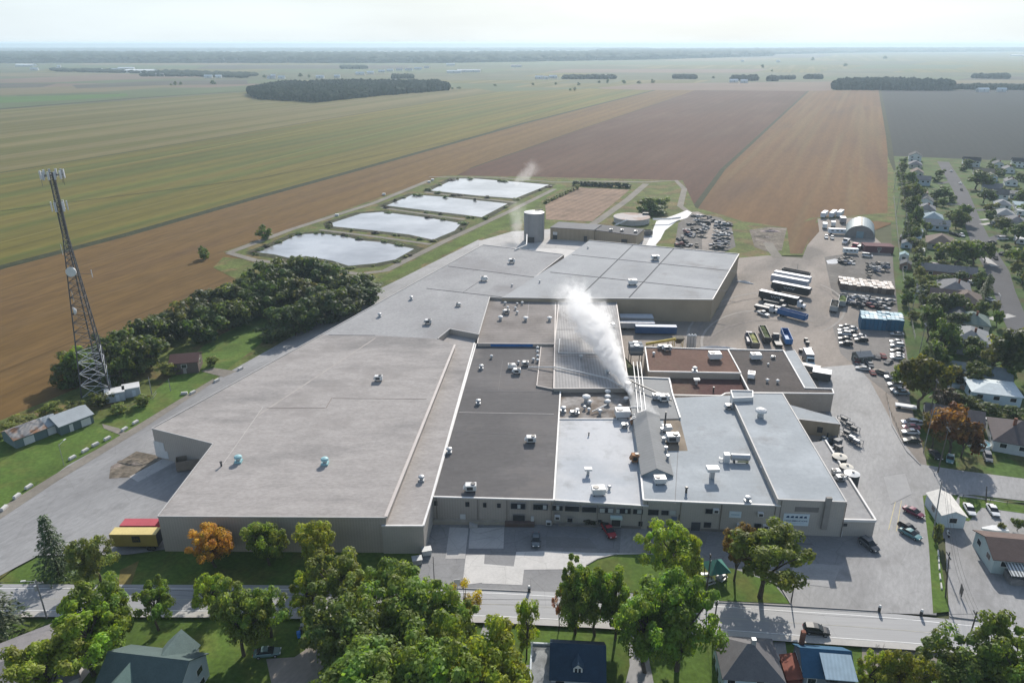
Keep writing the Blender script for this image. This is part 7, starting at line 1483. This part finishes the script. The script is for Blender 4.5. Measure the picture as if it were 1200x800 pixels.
# ------------------------------------------------------------------ steam
def plume(name, label, pts, dens, seed, thin=.25, ns=1.0):
    """A cone of drifting vapour along a straight axis; the density is ragged and thins out to nothing before the hull."""
    P0, P1 = g(*pts[0][:3]), g(*pts[1][:3]); r0, r1 = pts[0][3], pts[1][3]; ax = P1 - P0; L_ = ax.length; d = ax.normalized()
    q1 = d.orthogonal().normalized(); q2 = d.cross(q1); b = MB(); n = 16; rings = []
    for t, k in ((-.04, 1.0), (0, 1), (.25, 1), (.5, 1), (.75, 1), (1.0, 1), (1.08, .8)):
        r = (r0 + (r1 - r0) * t) * k; rings.append([d * (L_ * t) + (q1 * math.cos(6.2832 * j / n) + q2 * math.sin(6.2832 * j / n)) * r for j in range(n)])
    b.loft(rings); o = b.build(name, [], None, False, None, P0)
    m = bpy.data.materials.new(name + '_vapour'); m.use_nodes = True; N = m.node_tree.nodes; L = m.node_tree.links; N.remove(N['Principled BSDF'])
    pv = N.new('ShaderNodeVolumePrincipled'); pv.inputs['Color'].default_value = (1, 1, 1, 1); pv.inputs['Anisotropy'].default_value = .4
    tc = N.new('ShaderNodeTexCoord'); P = tc.outputs['Object']
    def vm(op, a, b_=None):
        x = N.new('ShaderNodeVectorMath'); x.operation = op
        for i_, s_ in enumerate((a, b_)):
            if s_ is None: continue
            if hasattr(s_, 'is_output'): L.new(s_, x.inputs[i_])
            else: x.inputs[i_].default_value = s_
        return x
    def mt(op, a, b_=None, cl=False):
        x = N.new('ShaderNodeMath'); x.operation = op; x.use_clamp = cl
        for i_, s_ in enumerate((a, b_)):
            if s_ is None: continue
            if hasattr(s_, 'is_output'): L.new(s_, x.inputs[i_])
            else: x.inputs[i_].default_value = s_
        return x.outputs[0]
    al = vm('DOT_PRODUCT', P, tuple(d)).outputs['Value']; t = mt('DIVIDE', al, L_)
    foot = vm('SCALE', tuple(d)); L.new(al, foot.inputs['Scale']); rad = vm('LENGTH', vm('SUBTRACT', P, foot.outputs[0]).outputs[0]).outputs['Value']
    rt_ = mt('ADD', mt('MULTIPLY', t, r1 - r0), r0); f = mt('SUBTRACT', 1.0, mt('DIVIDE', rad, rt_), True)          # 1 on the axis, 0 at the hull
    def noise(sc, det, dist):
        x = N.new('ShaderNodeTexNoise'); x.inputs['Scale'].default_value = sc; x.inputs['Detail'].default_value = det; x.inputs['Roughness'].default_value = .6; x.inputs['Distortion'].default_value = dist; L.new(P, x.inputs['Vector']); return x.outputs['Fac']
    n1 = mt('ADD', mt('MULTIPLY', noise(.30 * ns, 5, .8), .75), mt('MULTIPLY', noise(.95 * ns, 4, .4), .25))
    v = mt('ADD', mt('MULTIPLY', f, 1.5), mt('MULTIPLY', mt('SUBTRACT', n1, .5), 3.6)); v = mt('SUBTRACT', v, mt('ADD', mt('MULTIPLY', t, .35), .28)); v = mt('MULTIPLY', v, 1.5, True)
    v = mt('MULTIPLY', v, mt('MULTIPLY', f, 3.0, True))
    fall = mt('ADD', mt('MULTIPLY', mt('SUBTRACT', 1.0, t, True), 1 - thin), thin); fall = mt('MULTIPLY', fall, mt('MULTIPLY', mt('SUBTRACT', 1.06, t, True), 4.0, True))
    L.new(mt('MULTIPLY', mt('MULTIPLY', v, fall), dens), pv.inputs['Density']); L.new(pv.outputs[0], N['Material Output'].inputs['Volume'])
    o.data.materials.append(m); return tag(o, label, 'steam', None, 'stuff')
plume('steam', 'white steam plume rising from the ribbed roof', [(736, 454, 9.4, 1.6), (666, 340, 20, 11.0)], .62, 3, .25)
plume('steam', 'right hand billow of the white plume over the ribbed roof', [(728, 436, 11.5, 2.0), (696, 354, 19, 7.5)], .45, 13, .25, 1.3)
plume('steam', 'small steam puff over the small grey section', [(771, 486, 8.2, .9), (742, 466, 13, 4.2)], .35, 5, .3, 1.4)
plume('steam', 'thin steam drifting beside the silo', [(606, 286, 1, 2.5), (606, 238, 17, 10)], .05, 7, .35, .7)
plume('steam', 'faint steam wisp above the last pond', [(604, 214, 17, 3), (630, 192, 30, 10)], .05, 9, .5, .6)
# ------------------------------------------------------------------ lattice tower
tw = thing('lattice_tower', 'tall steel lattice telecom tower with dish and panel antennas', 'tower', g(120, 462, .33)); H = 67.0
steel = mat('tower_steel', (.085, .085, .09), .15, .3, .55, .4, metal=.3); pale_steel = mat('pale_steel', (.50, .51, .52), .1, .5, .5, .4)
tri = lambda z: [(s * (5.6 - 4.8 * min(1, z / 50)) * math.cos(a), (5.6 - 4.8 * min(1, z / 50)) * math.sin(a), z) for s, a in ((1, R(-35)), (1, R(85)), (1, R(205)))]
lv = [0]; 
while lv[-1] < H - 1.2: lv.append(lv[-1] + max(1.25, 4.0 - lv[-1] * .055))
for i in range(3):
    b = MB()
    pts_ = [tri(z)[i] for z in (0, 50, H)]
    for p, q in zip(pts_, pts_[1:]): b.tube(p, q, .21, .15, 6)
    kid(tw, 'leg', b, steel)
for a, c in zip(lv, lv[1:]):
    b = MB(); T0, T1 = tri(a), tri(c)
    for i in range(3):
        j = (i + 1) % 3; b.tube(T0[i], T1[j], .075, .075, 4); b.tube(T0[j], T1[i], .075, .075, 4); b.tube(T1[i], T1[j], .075, .075, 4)
    kid(tw, 'bracing', b, pale_steel if a < 14 else steel)
b = MB(); b.tube((.25, -.1, .5), (.05, -.05, H), .2, .2, 5); kid(tw, 'ladder', b, steel)
def ring_antennas(z, n, r, ph, wdt, long_):
    b = MB()
    for k in range(n): a = 6.2832 * k / n + ph; b.tube((0, 0, z), (r * math.cos(a), r * math.sin(a), z), .07, .07, 4)
    kid(tw, 'antenna_mount', b, steel)
    for k in range(n):
        a = 6.2832 * k / n + ph; q = MB(); q.box(r * math.cos(a), r * math.sin(a), z - long_ * .4, .3, .5, long_, a); kid(tw, 'panel_antenna', q, pale_steel if k % 2 == 0 else white_p)
ring_antennas(H - .8, 12, 2.9, .2, .3, 2.2); ring_antennas(H - 9.5, 6, 1.9, .5, .3, 2.6)
for k in range(5): a = 6.2832 * k / 5; b = MB(); b.tube((2.8 * math.cos(a), 2.8 * math.sin(a), H - 3.5), (2.8 * math.cos(a), 2.8 * math.sin(a), H + .6), .05, .05, 4); kid(tw, 'whip_antenna', b, steel)
def dish(z, a, r, lab):
    q = MB(); c_, s_ = math.cos(a), math.sin(a); o_ = Vector((1.6 * c_, 1.6 * s_, z)); n = 18; rings = []
    for d_, w_ in ((0, r * .35), (.25, r * .8), (.5, r), (.85, r), (.9, r * .96)): rings.append([o_ + Vector((c_ * d_ - s_ * w_ * math.cos(6.2832 * k / n), s_ * d_ + c_ * w_ * math.cos(6.2832 * k / n), w_ * math.sin(6.2832 * k / n))) for k in range(n)])
    q.loft(rings); kid(tw, 'dish', q, white_p)
dish(39.5, R(-80), 1.4, ''); dish(27.5, R(215), 1.1, ''); 
b = MB(); b.tube((0, 0, 38.4), (5.2, -.6, 38.4), .06, .06, 4); kid(tw, 'antenna_mount', b, steel); b = MB(); b.tube((5.2, -.6, 37.4), (5.2, -.6, 39.6), .12, .12, 6); kid(tw, 'whip_antenna', b, pale_steel)
for z in (45, 31): b = MB(); b.tube((-1.9, -.4, z - 1), (-1.9, -.4, z + 2), .08, .08, 5); kid(tw, 'whip_antenna', b, pale_steel)
# ------------------------------------------------------------------ poles, wires, small things
wood = mat('pole_wood', (.11, .095, .08), .15, 1, .9, .2); grey_pole = mat('grey_pole', (.26, .255, .25), .1, 1, .7, .3)
PTOP = {}
def pole(key, u, v, vt, label, m=wood, arm=True, lean=(0, 0), lamp=False, r=.16, trans=False, z=.4, ang=None, name='utility_pole', group='utility poles'):
    p = g(u, v, z); h = hgt(u, v, vt); o = thing(name, label, 'street lamp' if lamp else 'pole', p, group, ang if ang is not None else R(80))
    b = MB(); b.tube((0, 0, -.1), (lean[0], lean[1], h), r, r * .7, 8); kid(o, 'pole', b, m)
    if arm:
        b = MB(); b.box(lean[0], lean[1], h - .9, 2.4, .14, .16); a_ = kid(o, 'crossarm', b, m)
        for x in (-1.0, -.3, .3, 1.0): b = MB(); b.cyl(lean[0] + x, lean[1], h - .735, h - .5, .07, .05, 6); kid(o, 'insulator', b, white_p, a_)
    if trans: b = MB(); b.cyl(lean[0] + .38, lean[1], h - 2.4, h - 1.3, .25, .25, 10); kid(o, 'transformer', b, galv)
    if lamp:
        b = MB(); b.tube((lean[0], lean[1], h - .4), (lean[0] + 1.9, lean[1], h), .05, .05, 5); c_ = kid(o, 'lamp_arm', b, galv); b = MB(); b.box(lean[0] + 2.1, lean[1], h - .06, .8, .3, .16); kid(o, 'lamp_head', b, white_p, c_)
    PTOP[key] = p + Vector((0, 0, h - .5)); return o
pole('a', 55, 724, 679, 'wooden street lamp pole on the road verge before the warehouse', grey_pole, True, lamp=True, ang=R(190), name='street_lamp', trans=True, z=.06)
pole('f', 509, 683, 652, 'slim dark pole on the front lot beside the warehouse corner', dark_m, False, r=.09)
pole('b', 835, 746, 698, 'tall dark pole at the road edge beside the largest round crown', wood, True, trans=True, z=.08); pole('c', 828, 692, 650, 'pole on the island lawn beside the green shelter', wood, True)
pole('d', 1108, 699, 652, 'leaning wooden pole with crossarm at the grass strip', wood, True, lean=(1.2, .8)); pole('e', 1133, 757, 716, 'wooden pole in front of the dark green tree at the bottom', wood, True, z=.08)
pole('g', 1093, 628, 566, 'tall pale pole among the weeds beside the white shed', grey_pole, False, lean=(.8, .6)); pole('h', 1155.5, 587, 572, 'short dark pole on the grass beside the lane', wood, False, lean=(.8, .3))
pole('i', 1087, 495, 444, 'wooden pole with crossarm beside the yellow green round tree', wood, True); pole('j', 1082, 530, 473, 'slim pale pole at the three parked cars', grey_pole, False, r=.1); pole('k', 1099, 553, 500, 'wooden pole behind the rust orange tree', wood, True)
for i, (u, v, vt) in enumerate(((1047, 225, 188), (1050, 252, 214), (1055, 290, 250), (1060, 325, 288), (1068, 368, 332), (1076, 420, 378))): pole('r%d' % i, u, v, vt, ('far end', 'second from the far end', 'third from the far end', 'fourth from the far end', 'fifth from the far end', 'nearest')[i] + ' pole of the back alley line', grey_pole, True, z=.34, group='alley poles', r=.13)
pole('y', 927, 706, 686, 'short post with a meter at the lot corner kerb', dark_m, False, r=.14, name='meter_post', group=None); pole('z', 933, 324, 309, 'thin pole behind the trailer row', grey_pole, False, r=.1); pole('n', 75, 545, 520, 'slim lamp post on the garage lawn', grey_pole, False, lamp=True, r=.07, name='street_lamp', z=.34); pole('s', 1171, 356, 346, 'street lamp on the verge of the residential street', grey_pole, False, lamp=True, r=.08, name='street_lamp', z=.34)
pole('w', 1006, 424, 409, 'thin pole in the parking beside the gabled hut', grey_pole, False, r=.09); pole('x', 178, 462, 442, 'wooden fence post by the equipment huts', grey_pole, False, r=.15, name='fence_post', z=.34, group=None); pole('x2', 200, 458, 444, 'wooden fence post right of the equipment huts', grey_pole, False, r=.12, name='fence_post', z=.34, group=None)
wire_m = mat('cable', (.03, .03, .03), .1, 1, .6, .3)
def wire(A_, B_, label, sag=.9, dz=0, off=0, r=.02):
    P = []
    for i in range(13): t = i / 12; q = A_.lerp(B_, t); q = Vector((q.x + off, q.y, q.z - sag * 4 * t * (1 - t) + dz)); P.append(q)
    o = MB().pipe(P, r, 4).build('power_line', wire_m, None, False, None, origin=P[0].copy()); return tag(o, label, 'cable', 'overhead wires')
far_l, far_r = Vector((-175, PTOP['a'].y + 3, 9)), Vector((150, PTOP['e'].y - 6, 9))
for k, (dz, off) in enumerate(((0, 0), (-.1, .7), (-1.2, 0))):
    nm = ('upper', 'second', 'lower')[k]
    wire(far_l, PTOP['a'], nm + ' wire reaching the street lamp pole from beyond the photo edge', dz=dz, off=off); wire(PTOP['a'], PTOP['b'], nm + ' wire along the road from the street lamp pole to the tall dark pole', 1.6, dz, off); wire(PTOP['b'], PTOP['e'], nm + ' wire along the road from the tall dark pole to the bottom pole', 1.2, dz, off); wire(PTOP['b'], PTOP['c'], nm + ' wire across the road to the island lawn pole', .5, dz, off); wire(PTOP['d'], PTOP['e'], nm + ' wire between the leaning pole and the bottom pole', .6, dz, off); wire(PTOP['d'], PTOP['g'], nm + ' wire between the leaning pole and the pale pole', .6, dz, off); wire(PTOP['i'], PTOP['k'], nm + ' wire between the two poles at the rust orange tree', .5, dz, off); wire(PTOP['r5'], PTOP['i'], nm + ' wire from the alley to the round tree pole', .6, dz, off)
    for i in range(5): wire(PTOP['r%d' % i], PTOP['r%d' % (i + 1)], nm + ' wire of the alley line, span ' + ('at the far end', 'second from the far end', 'in the middle', 'before the nearest', 'nearest the parking')[i], .7, dz, off)
def blockrow(pts, name, label, group, m, sx, sy, sz, cat, z=.34):
    for i, (u, v) in enumerate(pts):
        p = g(u, v, z); q = pts[i + 1] if i + 1 < len(pts) else pts[i - 1]; b = MB(); b.loft([[(-sx / 2, -sy / 2, 0), (sx / 2, -sy / 2, 0), (sx / 2, sy / 2, 0), (-sx / 2, sy / 2, 0)], [(-sx / 2, -sy / 2, sz * .6), (sx / 2, -sy / 2, sz * .6), (sx / 2, sy / 2, sz * .6), (-sx / 2, sy / 2, sz * .6)], [(-sx * .44, -sy * .32, sz), (sx * .44, -sy * .32, sz), (sx * .44, sy * .32, sz), (-sx * .44, sy * .32, sz)]])
        o = b.build(name, m, None, False, None, p); o.rotation_euler = (0, 0, heading(u, v, *q)); tag(o, label, cat, group)
blockrow([(5, 596), (20, 582), (34, 571), (85, 537), (100, 528.5), (112, 521.5), (126, 514.5), (146, 503.5), (159, 495.5), (216, 461.5), (226, 460.5), (254, 446.5), (282, 432.5)], 'concrete_block', 'white concrete block in the line along the left lot', 'concrete blocks along the left lot', mat('white_concrete', (.55, .54, .51), .1, .8), 1.9, .8, .7, 'concrete block', .40)
blockrow([(1099.5, 648), (1100, 656), (1100.5, 664.5), (1101.5, 676), (1103, 687)], 'parking_block', 'white parking block on the edge of the grass strip', 'parking blocks', mat('white_concrete'), 2.0, .3, .35, 'parking block', .40)
# fence beside the hedge parking and on the tower yard
def fence(label, px, h, m, z=.36, step=3.0, name='fence'):
    P = [g(u, v, z) for u, v in px]; r = thing(name, label, 'fence', P[0]); o_ = P[0]
    for a, c in zip(P, P[1:]):
        for zz in (h * .45, h): b = MB(); b.tube(a - o_ + Vector((0, 0, zz)), c - o_ + Vector((0, 0, zz)), .045, .045, 4); kid(r, 'rail', b, m)
        n = max(1, int((c - a).length / step))
        for k in range(n): q = a.lerp(c, k / n) - o_; b = MB(); b.tube(q, q + Vector((0, 0, h + .08)), .06, .06, 5); kid(r, 'post', b, m)
fence('wooden rail fence along the hedge parking', [(1038, 462), (1042, 480), (1050, 498), (1058, 518)], .9, mat('weathered_wood', (.28, .24, .19), .15, 1)); fence('chain link fence along the back alley', [(1047, 232), (1053, 290), (1062, 350), (1072, 400)], 1.6, grey_pole, .34, 5); fence('dark fence of the shop along the grass strip', [(1128, 584), (1160, 588), (1200, 594), (1260, 602)], 1.1, dark_m, .43)
fence('low fence around the equipment huts', [(150, 480), (180, 468), (184, 462)], 1.3, grey_pole, .34)
# pools
for u, v, r1, r2, l in ((1118, 451.5, 3.2, 1.9, 'oval garden pool with turquoise water'), (1147, 523, 2.6, 2.4, 'round garden pool with pale water beside the rust orange tree')):
    p = thing('garden_pool', l, 'pool', g(u, v, .3)); b = MB(); n = 28; ring = lambda q, z: [(r1 * q * math.cos(6.2832 * k / n), r2 * q * math.sin(6.2832 * k / n), z) for k in range(n)]
    b.loft([ring(1.06, 0), ring(1.06, 1.2), ring(1.0, 1.22), ring(1.0, .9)], caps=False); kid(p, 'wall', b, mat('pool_wall', (.50, .56, .60)) if u < 1130 else white_p); b = MB(); b.face(ring(1.0, 1.0)); kid(p, 'water', b, mat('pool_water', (.20, .34, .38), .05, 1, .08, .6)); 
b = MB(); b.box(0, 0, 0, 5, 4, 1.0, .3); o = b.build('pool_deck', mat('deck_wood', (.34, .24, .17), .15, 1), None, False, None, g(1135, 455, .3)); tag(o, 'tan wooden deck between the oval pool and the white roofed house', 'deck')
b = MB(); b.box(0, 0, 0, 5, 4, .5, -.5); o = b.build('patio', conc_m, None, False, None, g(1172, 503, .3)); tag(o, 'pale patio at the dark roofed house', 'patio')
# green shelter on the island lawn
gs = thing('shelter', 'small green pyramid roofed shelter on the island lawn', 'shelter', g(838, 675, .42), None, .2)
for x, y in ((-1.6, -1.6), (1.6, -1.6), (1.6, 1.6), (-1.6, 1.6)): b = MB(); b.box(x, y, 0, .16, .16, 2.3); kid(gs, 'post', b, wood)
b = MB(); e = [(-2.2, -2.2, 2.25), (2.2, -2.2, 2.25), (2.2, 2.2, 2.25), (-2.2, 2.2, 2.25)]; [b.face([e[i], e[(i + 1) % 4], (0, 0, 4.2)]) for i in range(4)]; b.face(e[::-1]); kid(gs, 'roof', b, mat('green_shingles', (.05, .17, .14), .12, 2))
for i, (u, v) in enumerate(((827, 676), (831, 683), (845, 678))):
    tb = thing('picnic_table', ('first', 'second', 'third')[i] + ' white picnic table by the green shelter', 'table', g(u, v, .42), 'picnic tables', .4 * i); b = MB(); b.box(0, 0, .72, 2, .8, .08); kid(tb, 'top', b, white_p)
    for s in (-1, 1): b = MB(); b.box(0, s * .75, .42, 2, .28, .06); kid(tb, 'bench', b, white_p); b = MB(); b.box(s * .8, 0, 0, .1, 1.5, .7); kid(tb, 'leg', b, galv)
# dumpsters, bins, mailboxes, motorcycle, hydrants
for u, v, c, l in ((489, 660, (.32, .33, .34), 'grey waste container at the warehouse corner'), (500, 649, (.55, .56, .57), 'white electrical cabinet at the foot of the strip wall')):
    r = thing('waste_container' if u < 495 else 'electrical_cabinet', l, 'container' if u < 495 else 'cabinet', g(u, v, .38), None, .25); b = MB(); b.loft([[(-.9, -.7, .1), (.9, -.7, .1), (.9, .7, .1), (-.9, .7, .1)], [(-1, -.8, 1.3), (1, -.8, 1.3), (1, .8, 1.3), (-1, .8, 1.3)]]); o = kid(r, 'body', b, box_oc); o.color = (*c, 1); b = MB(); b.box(0, 0, 1.31, 2.1, 1.7, .1); kid(r, 'lid', b, galv)
for i, (u, v, c) in enumerate(((350.5, 746, (.03, .16, .5)), (353, 741, (.04, .05, .05)), (355, 737, (.5, .5, .5)))):
    r = thing('wheeled_bin', ('blue wheeled bin nearest the parked green car', 'black wheeled bin between the blue and the pale one', 'pale wheeled bin nearest the road')[i], 'bin', g(u, v, .1), 'wheeled bins', .3); b = MB(); b.loft([[(-.25, -.3, 0), (.25, -.3, 0), (.25, .3, 0), (-.25, .3, 0)], [(-.32, -.38, 1.0), (.32, -.38, 1.0), (.32, .38, 1.0), (-.32, .38, 1.0)]]); o = kid(r, 'body', b, box_oc); o.color = (*c, 1); b = MB(); b.box(0, .02, 1.003, .7, .84, .1); o = kid(r, 'lid', b, box_oc); o.color = (*c, 1)
mc = thing('motorcycle', 'white and black motorcycle on the lot below the white shed', 'motorcycle', g(1110.5, 627, .41), None, R(75)); 
for x in (-.72, .75): b = MB(); n = 14; ring = lambda yy, q: [(x + q * math.cos(6.2832 * k / n), yy, .33 + q * math.sin(6.2832 * k / n)) for k in range(n)]; b.loft([ring(-.08, .33), ring(.08, .33)]); kid(mc, 'wheel', b, tyre_m)
b = MB(); b.loft([[(-1, -.1, .7), (-1, .1, .7), (-1, .08, .85), (-1, -.08, .85)], [(-.1, -.2, .35), (-.1, .2, .35), (-.1, .18, .95), (-.1, -.18, .95)], [(.7, -.15, .5), (.7, .15, .5), (.7, .12, 1.05), (.7, -.12, 1.05)]]); kid(mc, 'body', b, white_p); b = MB(); b.tube((.6, -.4, 1.1), (.6, .4, 1.1), .03); kid(mc, 'handlebar', b, dark_m); b = MB(); b.box(-.45, 0, .92, .8, .3, .1); kid(mc, 'seat', b, trim_m)
for i, (u, v, l) in enumerate(((1030, 716, 'white topped gate post at the lot exit by the road'), (1079, 721, 'small grey post with a white top at the strip lawn exit'), (620, 693, 'dark post with a white top at the end of the front kerb'))):
    r = thing('gate_post', l, 'post', g(u, v, .43), 'posts at the road'); b = MB(); b.cyl(0, 0, 0, 1.1, .28, .28, 8); kid(r, 'post', b, dark_m); b = MB(); b.cyl(0, 0, 1.102, 1.5, .34, .2, 8); kid(r, 'cap', b, white_p)
b = MB(); b.loft([[(-.9, -.06, .5), (.9, -.06, .5), (.9, .06, .5), (-.9, .06, .5)], [(-.9, -.06, 2.4), (.9, -.06, 2.4), (.9, .06, 2.4), (-.9, .06, 2.4)]])
r = thing('roadside_sign', 'dark roadside sign beside the flower bed at the shop lot', 'sign', g(1125, 698, .4), None, R(70)); kid(r, 'board', b, dark_m); 
for x in (-.7, .7): b = MB(); b.box(x, 0, 0, .1, .1, .5); kid(r, 'post', b, grey_pole)
r = thing('roadside_sign', 'white road sign standing before the thin yellow tree', 'sign', g(536, 692, .43), None, R(10)); b = MB(); b.box(0, 0, 1.2, 1.3, .08, 1.6); kid(r, 'board', b, white_p); b = MB(); b.tube((0, .06, 0), (0, .06, 2.8), .06); kid(r, 'post', b, grey_pole)
for i, (u, v, w) in enumerate(((687, 614, 12), (696, 613.5, 12), (703, 614, 9))): tree(MID, u, v + 1, v - 7, w, (.05, .05, .028), ('left', 'middle', 'right')[i] + ' dark shrub against the front wall beside the red pickup', 'shrubs at the front wall', name='shrub', z=.38)
for i, (u, v) in enumerate(((503, 214), (450, 228.5), (395, 253), (507, 211.5))):
    o = MB().box(0, 0, 0, 2.2, 1.6, 1.2).build('pump_box', white_p, None, False, None, g(u, v, .35)); tag(o, ('second', 'third', 'nearest', 'first')[i] + ' small white pump box on the outer pond bank', 'pump box', 'pump boxes')
box_vehicle('flatbed_trailer', 'white flat trailer parked at the hedge beyond the car row', 'trailer', 1061, 478.5, heading(1061, 478.5, 1071, 480), 5.6, 2.0, .5, (.62, .62, .62), None, None, floor=.6)
b = MB(); b.loft([[(-2.6, -.2, .5), (-2.6, .2, .5), (-2.6, .2, .9), (-2.6, -.2, .9)], [(0, -1, .3), (0, 1, .3), (0, 1.05, 1.1), (0, -1.05, 1.1)], [(2.6, -1, .4), (2.6, 1, .4), (2.6, 1, 1.2), (2.6, -1, 1.2)]]); o = b.build('boat', white_p, None, False, None, g(1164, 623, .4)); o.rotation_euler = (0, 0, R(-6)); tag(o, 'covered white boat behind the brown roofed shop', 'boat')
b = MB(); b.loft([[(-2.6, -.2, .5), (-2.6, .2, .5), (-2.6, .2, .9), (-2.6, -.2, .9)], [(0, -1, .3), (0, 1, .3), (0, 1.05, 1.1), (0, -1.05, 1.1)], [(2.6, -1, .4), (2.6, 1, .4), (2.6, 1, 1.2), (2.6, -1, 1.2)]]); o = b.build('boat', white_p, None, False, None, g(1083, 331, .4)); o.rotation_euler = (0, 0, R(170)); tag(o, 'white boat on the lawn beside the alley', 'boat')

# ------------------------------------------------------------------ the originals that were only copied leave the scene
for o in PROTOS:
    for ch in KIDS.get(o.name, []):
        for d in KIDS.get(ch.name, []): bpy.data.objects.remove(d)
        bpy.data.objects.remove(ch)
    bpy.data.objects.remove(o)
